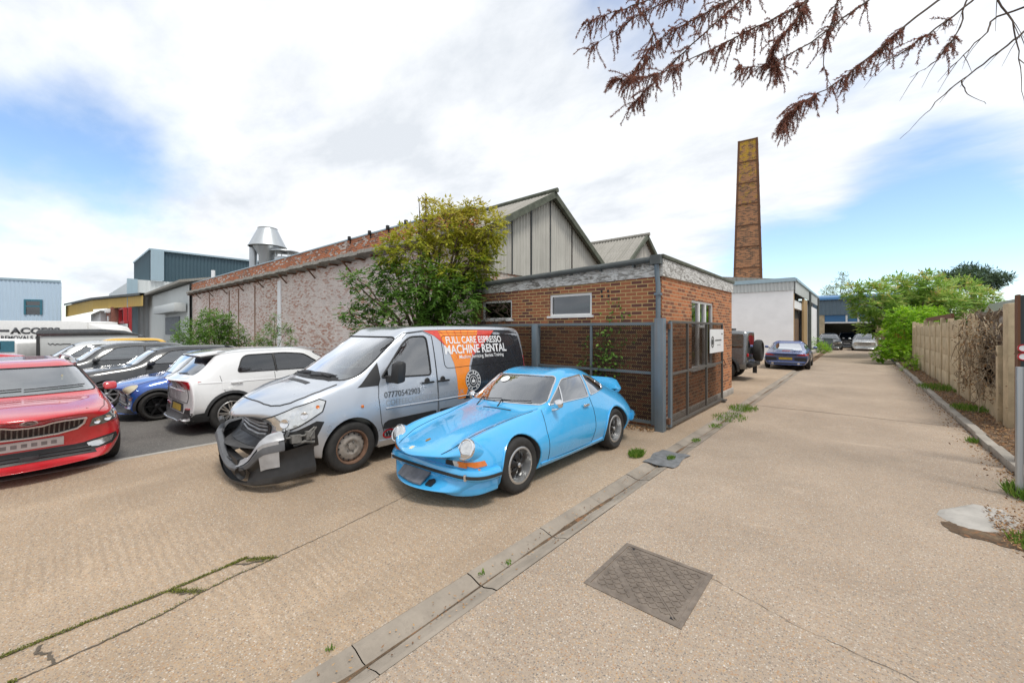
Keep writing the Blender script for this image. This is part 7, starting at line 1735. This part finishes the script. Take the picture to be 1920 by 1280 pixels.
LOB = [(-8.13, 6.11, 2.89, 0.73, 0.73, 0.73), (-7.71, 6.79, 2.57, 0.65, 0.65, 0.65), (-9.1, 5.9, 3.08, 0.56, 0.56, 0.56), (-9.74, 5.66, 2.68, 0.54, 0.54, 0.54), (-8.58, 5.87, 2.23, 0.7, 0.7, 0.7), (-8.06, 6.64, 2.1, 0.62, 0.62, 0.62), (-9.79, 5.46, 2.03, 0.48, 0.48, 0.48), (-9.43, 4.97, 3.09, 0.24, 0.24, 0.24), (-9.82, 4.96, 2.3, 0.27, 0.27, 0.27), (-9.42, 5.62, 3.43, 0.33, 0.33, 0.33), (-7.86, 7.3, 2.96, 0.43, 0.43, 0.43), (-9.75, 4.85, 3.17, 0.16, 0.16, 0.16)]
BUSH1 = [(-24.49, 4.42, 1.67, 0.73, 0.73, 0.73), (-24.19, 5.21, 2.01, 0.8, 0.8, 0.8), (-23.97, 5.93, 1.58, 0.65, 0.65, 0.65), (-26.31, 4.42, 1.24, 0.5, 0.5, 0.5), (-23.55, 5.5, 2.32, 0.42, 0.42, 0.42), (-24.64, 5.08, 2.6, 0.32, 0.32, 0.32), (-23.79, 6.35, 1.11, 0.38, 0.38, 0.38), (-23.7, 5.1, 1.28, 0.88, 0.88, 0.88)]
BUSH2 = [(-17.82, 5.58, 1.49, 0.43, 0.43, 0.43), (-17.94, 6.0, 1.81, 0.26, 0.26, 0.26), (-18.04, 6.44, 1.92, 0.25, 0.25, 0.25), (-18.91, 6.22, 2.38, 0.18, 0.18, 0.18), (-18.21, 5.51, 1.27, 0.34, 0.34, 0.34), (-17.74, 6.44, 1.36, 0.27, 0.27, 0.27), (-18.86, 6.0, 2.03, 0.18, 0.18, 0.18)]
SUMAC = [(0.79, 34.47, 3.83, 1.23, 1.23, 0.98), (2.16, 36.99, 4.44, 1.21, 1.21, 0.96), (3.63, 39.59, 4.54, 1.25, 1.25, 1.0), (5.2, 42.28, 4.44, 1.3, 1.3, 1.04), (5.8, 39.49, 3.69, 0.97, 0.97, 0.78), (1.38, 36.98, 2.86, 1.01, 1.01, 0.81), (2.85, 39.58, 3.46, 1.42, 1.42, 1.14), (3.88, 37.16, 3.32, 1.3, 1.3, 1.04), (0.28, 35.36, 3.2, 0.71, 0.71, 0.57), (0.71, 37.06, 2.14, 0.66, 0.66, 0.53), (5.78, 42.79, 3.11, 1.22, 1.22, 0.98), (-0.25, 34.24, 4.39, 0.56, 0.56, 0.45), (6.56, 41.48, 3.22, 0.65, 0.65, 0.52), (2.0, 38.84, 5.15, 0.67, 0.67, 0.54), (3.37, 36.71, 5.02, 0.55, 0.55, 0.44)]
VINE = [(1.72, 29.45, 2.36, 0.73, 0.73, 0.73), (2.43, 30.86, 2.37, 0.76, 0.76, 0.76), (3.17, 32.3, 2.54, 0.6, 0.6, 0.6), (2.1, 32.17, 1.48, 0.86, 0.86, 0.86), (1.53, 29.68, 0.93, 0.57, 0.57, 0.57), (2.57, 31.38, 1.2, 0.65, 0.65, 0.65), (2.07, 31.74, 0.28, 0.42, 0.42, 0.42), (1.19, 28.99, 0.8, 0.45, 0.45, 0.45), (0.89, 29.53, 0.48, 0.35, 0.35, 0.35), (2.83, 32.01, 0.45, 0.42, 0.42, 0.42), (1.17, 31.36, 1.48, 0.37, 0.37, 0.37)]
CONIF = [(9.28, 71.94, 7.85, 2.18, 2.18, 0.92), (11.01, 75.03, 8.66, 1.72, 1.72, 0.73), (10.36, 76.05, 9.64, 0.88, 0.88, 0.37), (13.12, 80.04, 8.3, 1.44, 1.44, 0.61), (13.34, 76.26, 8.19, 0.76, 0.76, 0.32), (8.62, 73.74, 8.41, 1.22, 1.22, 0.52), (12.19, 78.44, 7.54, 1.6, 1.6, 0.68)]
BIRCH = [(-3.07, 88.09, 8.54, 1.47, 1.47, 1.47), (-1.71, 90.6, 9.57, 1.3, 1.3, 1.3), (-2.09, 91.6, 11.1, 0.94, 0.94, 0.94), (-4.29, 91.01, 8.36, 1.15, 1.15, 1.15), (-0.65, 90.86, 9.05, 1.11, 1.11, 1.11)]
WEED = [(-2.27, 40.96, 0.25, 0.61, 0.61, 0.61), (-2.63, 41.17, 0.88, 0.35, 0.35, 0.35), (-1.99, 42.26, -0.11, 0.4, 0.4, 0.4), (-2.52, 42.33, -0.13, 0.36, 0.36, 0.36)]
HEDGE = [(0.8, 23.75, 0.69, 0.23, 0.23, 0.23), (1.63, 25.0, 0.13, 0.33, 0.33, 0.33), (2.4, 26.2, -0.15, 0.22, 0.22, 0.22), (1.89, 26.29, 0.41, 0.3, 0.3, 0.3)]
BR = {'a': [(-0.05, 6.85, 6.57), (-0.55, 6.14, 5.92), (-1.02, 5.48, 5.44), (-1.47, 4.95, 5.05), (-1.76, 4.56, 4.79), (-2.11, 4.19, 4.7)], 'b': [(-0.65, 6.06, 6.39), (-1.04, 5.59, 5.94), (-1.31, 5.22, 5.53), (-1.61, 4.83, 5.05), (-1.87, 4.6, 4.7), (-2.0, 4.49, 4.51)], 'c': [(-1.47, 5.61, 6.43), (-1.95, 5.06, 6.1), (-2.27, 4.65, 5.85), (-2.57, 4.39, 5.72)], 'c2': [(-1.2, 5.84, 6.43), (-1.7, 5.28, 6.14), (-2.19, 4.79, 5.76), (-2.55, 4.41, 5.37)], 'd': [(1.12, 7.07, 6.03), (0.5, 6.4, 5.39), (0.14, 6.08, 4.97), (-0.22, 5.77, 4.61), (-0.5, 5.53, 4.4), (-0.66, 5.39, 4.13)], 'e': [(1.26, 6.8, 5.75), (0.92, 6.49, 5.38), (0.57, 6.26, 5.07), (0.23, 6.03, 4.81), (-0.09, 5.76, 4.65)], 'f': [(1.38, 6.37, 4.87), (1.15, 6.16, 4.68), (0.89, 6.08, 4.46), (0.65, 5.86, 4.21), (0.51, 5.74, 4.01), (0.32, 5.65, 3.79)], 'f2': [(0.78, 5.98, 4.35), (0.83, 6.02, 4.22), (0.97, 6.15, 4.12)], 'g': [(1.08, 5.97, 5.2), (1.12, 6.01, 4.79), (1.16, 6.05, 4.43), (1.2, 6.08, 3.98)], 'h': [(0.45, 6.88, 6.23), (-0.05, 6.32, 5.69), (-0.43, 5.98, 5.31), (-0.82, 5.65, 5.05), (-1.11, 5.39, 5.02)], 'i': [(-0.23, 6.02, 5.99), (-0.52, 5.78, 5.55), (-0.76, 5.57, 5.17), (-0.71, 5.61, 4.92)], 'j': [(1.05, 6.61, 5.64), (0.83, 6.42, 5.12), (0.65, 6.27, 4.77), (0.42, 6.06, 4.57)], 'k': [(1.2, 6.48, 5.13), (1.0, 6.3, 4.91), (0.79, 6.12, 4.64), (0.71, 6.05, 4.53)], 'l': [(-0.87, 6.0, 6.34), (-1.41, 5.4, 5.85), (-1.92, 4.96, 5.45), (-2.15, 4.69, 4.95)], 'm': [(0.05, 6.54, 6.17), (-0.24, 6.28, 5.64), (-0.32, 6.22, 5.12), (-0.24, 6.28, 4.82)], 'n': [(-1.99, 5.16, 6.43), (-1.98, 5.04, 5.66), (-2.02, 5.0, 5.32)]}

def tree(name, label, cat, base, groups, root_z=0, trunk_r=.09, bark='bark', seed=1, group=None, limb_every=1, top=None, twiggy=0):
    # groups: (part name, material, blobs, crown keyword arguments)
    rg = random.Random(seed); t = empty(name, base, 0, label, cat, group); b = MB(); bx = Vector(base)
    allb = [q for g in groups for q in g[2]]
    fork = Vector((0, 0, min(q[2] for q in allb)*.55-base[2]*.55)) if not top else Vector(top)
    b.tube([(0, 0, -.05), fork*.5+Vector((.04, .03, 0)), fork], [trunk_r*1.15, trunk_r, trunk_r*.85], 8)
    tips = [(q[0]-bx.x, q[1]-bx.y, q[2]-bx.z) for q in allb[::limb_every]]
    limbs(b, rg, fork, tips, trunk_r*.5)
    for q in allb:
        c = Vector((q[0]-bx.x, q[1]-bx.y, q[2]-bx.z))
        for _ in range(5+twiggy): d = rvec(rg); limbs(b, rg, c, [c+d*q[3]*rg.uniform(.7, 1.05)], .012, .003, .3, 4)
    b.build('trunk', M_[bark], t)
    for (pn, mt, bl, kw) in groups:
        it = crown_items(rg, bl, **kw); it = [(c-bx, a, w, L, W, ti) for c, a, w, L, W, ti in it]
        leaf_mesh(pn, M_[mt], t, it)
    return t
hz = lambda z0, z1: (lambda p: (p.z-z0)/(z1-z0))
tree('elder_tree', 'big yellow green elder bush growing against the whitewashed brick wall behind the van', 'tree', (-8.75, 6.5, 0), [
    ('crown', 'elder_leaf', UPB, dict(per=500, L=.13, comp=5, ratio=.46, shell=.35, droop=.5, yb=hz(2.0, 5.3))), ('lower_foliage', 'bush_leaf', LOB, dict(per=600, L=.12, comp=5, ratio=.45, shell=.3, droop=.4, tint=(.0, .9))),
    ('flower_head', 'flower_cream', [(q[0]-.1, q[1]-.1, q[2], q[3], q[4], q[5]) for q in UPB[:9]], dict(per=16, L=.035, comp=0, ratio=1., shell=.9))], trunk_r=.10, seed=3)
tree('wall_shrub', 'dense green buddleia shrub with purple flower spikes at the far whitewashed wall', 'shrub', (-24.1, 5.3, -.06), [
    ('foliage', 'bush_leaf', BUSH1, dict(per=700, L=.15, comp=3, ratio=.40, shell=.3, droop=.2)), ('flower_spike', 'flower_purple', BUSH1[2:6], dict(per=40, L=.12, ratio=.3, shell=.95))], trunk_r=.05, seed=5)
tree('wall_shrub', 'small sparse shrub with reddish stems on the whitewashed wall behind the white crossover', 'shrub', (-18.1, 5.9, -.06), [('foliage', 'bush_leaf', BUSH2, dict(per=800, L=.10, comp=3, ratio=.45, shell=.2, droop=.2))], trunk_r=.03, seed=6)
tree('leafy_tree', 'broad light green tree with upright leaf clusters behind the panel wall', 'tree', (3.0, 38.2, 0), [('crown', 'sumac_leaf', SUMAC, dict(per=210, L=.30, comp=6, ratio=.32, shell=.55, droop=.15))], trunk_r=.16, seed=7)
tree('vine_shrub', 'vivid lime green climbing shrub over the far end of the panel wall', 'shrub', (2.2, 31.5, 0), [('foliage', 'vine_leaf', VINE, dict(per=620, L=.17, comp=3, ratio=.6, shell=.45, droop=.5))], trunk_r=.05, seed=8)
tree('conifer_tree', 'dark spreading cedar rising behind the light green tree', 'tree', (10.8, 76, 0), [('crown', 'conifer_leaf', CONIF, dict(per=150, L=.50, comp=5, ratio=.22, shell=.2, droop=-.1))], trunk_r=.3, seed=9, top=(.2, 0, 8.5))
tree('birch_tree', 'pale thin leaved tree rising above the roof of the blue garage', 'tree', (-2.4, 90, 0), [('crown', 'birch_leaf', BIRCH, dict(per=60, L=.34, comp=3, ratio=.4, shell=.1, droop=-.4))], trunk_r=.16, seed=10, top=(0, 0, 7))
tree('weed_clump', 'green weeds growing beside the white workshop at the lane end', 'weeds', (-2.35, 41.2, 0), [('foliage', 'vine_leaf', [(q[0], q[1], max(.3, q[2]), q[3], q[4], q[5]) for q in WEED], dict(per=420, L=.16, comp=3, ratio=.35, shell=.3, droop=0))], trunk_r=.02, seed=11)
tree('low_weeds', 'low green weeds at the foot of the panel wall beside the kerb', 'weeds', (1.9, 25.2, .1), [('foliage', 'vine_leaf', [(max(1.75, q[0]), q[1], max(.25, q[2]), q[3], q[4], q[5]) for q in HEDGE], dict(per=700, L=.10, comp=3, ratio=.5, shell=.3))], trunk_r=.012, seed=12)
# climbing plant on the annex front
def climber():
    rg = random.Random(21); t = empty('climbing_plant', (-4.02, 7.43, 0), 0, 'young green climber scrambling up the annex front through the steel fence', 'plant'); b = MB(); it = []
    for tip in ((-4.30, 1.68), (-3.85, 2.05), (-3.72, 2.42), (-4.10, 1.30), (-3.55, 2.10), (-3.95, 1.75), (-4.35, 1.15), (-3.6, 1.2), (-3.45, 1.75)):
        P = []; x0 = -4.02+rg.uniform(-.08, .08)
        for k in range(9):
            f = k/8; P.append(Vector((lerp(x0, tip[0], f**1.3)+rg.uniform(-.03, .03)+4.02, rg.uniform(-.11, .06), tip[1]*f)))
        b.tube(P, [.009*(1-.7*k/8) for k in range(9)], 6)
        for k in range(4, 9):
            for _ in range(10):
                c = P[k]+Vector((rg.gauss(0, .085), rg.gauss(-.02, .05), rg.gauss(0, .07))); a = Vector((rg.uniform(-1, 1), rg.uniform(-1, .1), rg.uniform(-.6, .3))).normalized(); it.append((c, a, a.cross(rvec(rg)).normalized(), rg.uniform(.06, .12), rg.uniform(.035, .06), rg.random()))
    b.build('stem', M_['twig'], t); leaf_mesh('foliage', M_['bush_leaf'], t, it)
climber()
def twigs(name, label, cat, gen, rad, mat='twig', n=90, loc=(0, 0, 0)):
    rg = random.Random(33); b = MB()
    for _ in range(n): b.tube([p-Vector(loc) for p in gen(rg)], [rad, rad*.7, rad*.5, rad*.3], 5, cap=False)
    o = b.build(name, M_[mat], None, recalc=False); o.location = loc; return tag(o, label, cat)
def g1(rg):
    a = Vector((rg.uniform(-7.9, -6.6), 7.42, rg.uniform(1.7, 2.9))); d = Vector((rg.uniform(-.5, .5), rg.uniform(-.12, .02), rg.uniform(-.35, .15))); return [a, a+d*.4+rvec(rg)*.05, a+d*.75+rvec(rg)*.05, a+d]
twigs('dry_vine', 'bare brown tangle of dead vine over the left annex window', 'vine', g1, .007, 'twig', 150)
def g2(rg):
    y = rg.uniform(11.9, 15.6); a = Vector((rg.uniform(1.93, 2.2), y, rg.uniform(.5, 2.15))); d = Vector((rg.uniform(-.15, .1), rg.uniform(-.9, .7), rg.uniform(-.7, .6))); q = [a, a+d*.35+rvec(rg)*.07, a+d*.7+rvec(rg)*.09, a+d]
    return [Vector((min(2.28, max(1.82, p.x)), p.y, max(.15, min(2.3, p.z)))) for p in q]
twigs('dead_creeper', 'thick dry brown creeper stems hanging over the broken panel wall', 'creeper', g2, .012, 'bark_pale', 260)
def dead_leaves():
    rg = random.Random(14); it = []
    for _ in range(600):
        c = Vector((rg.uniform(1.85, 2.25), rg.gauss(13.7, 1.1), rg.uniform(.35, 2.1))); a = rvec(rg); it.append((c, a, a.cross(rvec(rg)).normalized(), rg.uniform(.03, .07), .03, rg.random()))
    tag(stuff(leaf_mesh('dry_leaves', M_['litter'], None, it)), 'dry curled leaves clinging to the dead creeper', 'leaves')
    it = []
    for _ in range(4800):
        y = 6.7+22*rg.random()**1.6; x = rg.uniform(1.62, 2.05) if rg.random() < .8 else 1.5-abs(rg.gauss(0, .12)); z = .10+.02*rg.random() if x > 1.62 else .012
        a = Vector((rg.uniform(-1, 1), rg.uniform(-1, 1), rg.uniform(-.2, .5))).normalized(); it.append((Vector((x, y, z)), a, a.cross(rvec(rg)).normalized(), rg.uniform(.015, .05), .018, rg.random()))
    for _ in range(900):
        a = Vector((rg.uniform(-1, 1), rg.uniform(-1, 1), rg.uniform(0, .4))).normalized(); it.append((Vector((.95+abs(rg.gauss(.1, .35)), rg.gauss(5.75, .32), .03)), a, a.cross(rvec(rg)).normalized(), rg.uniform(.012, .04), .014, rg.random()))
    for _ in range(700):
        a = Vector((rg.uniform(-1, 1), rg.uniform(-1, 1), rg.uniform(0, .4))).normalized(); it.append((Vector((rg.uniform(-5.4, -2.8), 7.12+rg.gauss(0, .10), .02)), a, a.cross(rvec(rg)).normalized(), rg.uniform(.02, .06), .025, rg.random()))
    for _ in range(200):
        a = Vector((rg.uniform(-1, 1), rg.uniform(-1, 1), rg.uniform(0, .1))).normalized(); it.append((Vector((rg.uniform(-2.2, -1.98), rg.uniform(.5, 6), -.003)), a, a.cross(Vector((0, 0, 1))).normalized(), rg.uniform(.01, .03), .012, rg.random()))
    tag(stuff(leaf_mesh('leaf_litter', M_['litter'], None, it)), 'brown leaf litter scattered along the kerb and the fence foot', 'litter')
dead_leaves()
def grass(label, x, y, r, n, h, group='grass tufts along the drain channel', name='grass_tuft', z=0.0):
    rg = random.Random(int(x*100+y*10)); it = []
    for _ in range(n):
        a = rg.uniform(0, 6.3); d = r*rg.random()**.6; p = Vector((d*math.cos(a)*.6, d*math.sin(a), 0)); v = Vector((rg.uniform(-.6, .6), rg.uniform(-.6, .6), 1)).normalized(); it.append((p, v, v.cross(rvec(rg)).normalized(), h*rg.uniform(.5, 1.1), .012, rg.random()))
    o = leaf_mesh(name, M_['grass_blade'], None, it); o.location = (x, y, z); tag(o, label, 'grass', group)
grass('largest bright grass tuft behind the blue coupe at the slate patch', -2.46, 5.62, .17, 420, .10)
grass('small grass tuft on the lane side of the slate patch', -2.02, 5.80, .09, 120, .06)
grass('long grass strip in the channel just beyond the open gate end', -2.02, 10.5, .5, 360, .10)
grass('grass strip in the channel level with the gate end', -2.04, 9.3, .55, 330, .07)
grass('small grass tuft in the channel level with the gate middle', -2.06, 8.3, .2, 110, .05)
grass('tiny grass tuft in the channel level with the gate post', -2.04, 7.0, .12, 80, .045)
grass('tiny weed in the channel nearest the camera', -2.15, 2.12, .035, 18, .035)
grass('tiny weed at the channel joint in the foreground', -2.09, 2.36, .035, 18, .03)
grass('single weed left of the channel in the near foreground', -2.30, 1.05, .03, 14, .03)
grass('tall weeds at the foot of the grey pole', 1.40, 7.05, .24, 420, .16, 'weeds along the right kerb')
grass('straw coloured weeds beside the pale concrete patch', 1.12, 5.50, .22, 300, .07, 'weeds along the right kerb')
grass('small weed in the kerb joint by the red leaved seedling', 1.42, 9.9, .12, 120, .10, 'weeds along the right kerb')
grass('low weeds under the broken wall panel', 1.85, 13.2, .5, 420, .12, 'weeds along the right kerb', z=.1)
grass('yellow green weeds under the sound panels', 1.90, 17.2, .9, 600, .16, 'weeds along the right kerb', z=.1)
# overhanging dead conifer branches, tree standing beyond the right edge
def brown_tree():
    rg = random.Random(77); root = Vector((3.6, 6.9, 0)); t = empty('dead_conifer', root, 0, 'dead conifer with hanging red brown needles overhanging from the top right corner', 'tree')
    b = MB(); b.tube([(0, 0, -.1), (.05, 0, 3), (.0, -.05, 6), (-.05, 0, 9.5)], [.22, .19, .15, .06], 12); b.build('trunk', M_['bark'], t)
    b = MB(); it = []; spray = dict(a=(.1, 1), b=(.05, 1), c=(.05, 1), c2=(.05, 1), d=(.22, 1), h=(.1, .98), i=(.1, 1), l=(.05, 1), m=(.1, 1), n=(.1, 1), e=(.25, .55), j=(.3, .55), k=(2, 2), f=(2, 2), f2=(2, 2), g=(2, 2))
    heads = dict(a=7.6, b=7.3, c=7.8, c2=7.7, d=6.9, e=6.5, f=5.3, g=6.0, h=7.2, i=7.1, j=6.4, k=5.0, l=7.5, m=6.8, n=7.6)
    def needles(p, d, n, s):
        # a drooping twig with short needles all round
        q = [p]
        for k in range(5): d = (d+Vector((0, 0, -.20))+rvec(rg)*.25).normalized(); q.append(q[-1]+d*s/5)
        b.tube(q, [.0022]*6, 4, cap=False)
        for _ in range(int(n*s/.18)):
            f = rg.random()*4.99; k = int(f); c = q[k].lerp(q[k+1], f-k); a = ((q[k+1]-q[k]).normalized()*.9+rvec(rg)*.75).normalized(); it.append((c, a, a.cross(rvec(rg)).normalized(), rg.uniform(.015, .036), .0058, rg.random()))
    for key, P in BR.items():
        P = [Vector(p)-root for p in P]
        if key in heads: P = [Vector((0, 0, heads[key])), P[0].lerp(Vector((0, 0, heads[key])), .5)+Vector((0, 0, .1))]+P
        n = len(P); Q = []
        for i in range(n-1):
            for k in range(5):
                f = k/5; p0 = P[max(i-1, 0)]; p1 = P[i]; p2 = P[i+1]; p3 = P[min(i+2, n-1)]
                Q.append(.5*((2*p1)+(p2-p0)*f+(2*p0-5*p1+4*p2-p3)*f*f+(3*p1-p0-3*p2+p3)*f**3)+rvec(rg)*.008)
        Q.append(P[-1]); r0 = .006 if key == 'f2' else (.014 if key in 'fgkj' else .017)
        b.tube(Q, [max(.0022, r0*(1-i/len(Q))**.8) for i in range(len(Q))], 6)
        lo, hi = spray[key]; s0 = 10 if key in heads else 0
        for i in range(s0, len(Q)-1):
            f = (i-s0)/max(1, len(Q)-1-s0)
            if not lo <= f <= hi: continue
            tg = (Q[i+1]-Q[i]).normalized()
            if rg.random() < .22: continue
            for _ in range(rg.randint(2, 6)+9 if key in 'adil' else 7):
                sd = (tg*.7+rvec(rg)*.9+Vector((0, 0, -.35))).normalized(); needles(Q[i].lerp(Q[i+1], rg.random()), sd, 72, rg.choice((rg.uniform(.05, .15), rg.uniform(.06, .18), rg.uniform(.15, .34))))
        if key in ('f', 'g', 'k', 'j', 'e'):
            for _ in range(5):
                i = rg.randrange(s0+2, len(Q)-1); tg = (Q[i+1]-Q[i]).normalized(); d = (tg*.7+rvec(rg)*.5+Vector((0, 0, -.4))).normalized(); b.tube([Q[i], Q[i]+d*.12, Q[i]+d*.26+Vector((0, 0, -.03))], [.004, .003, .0015], 4)
    b.build('branch', M_['twig'], t, recalc=False); leaf_mesh('needles', M_['dead_needle'], t, it)
brown_tree()
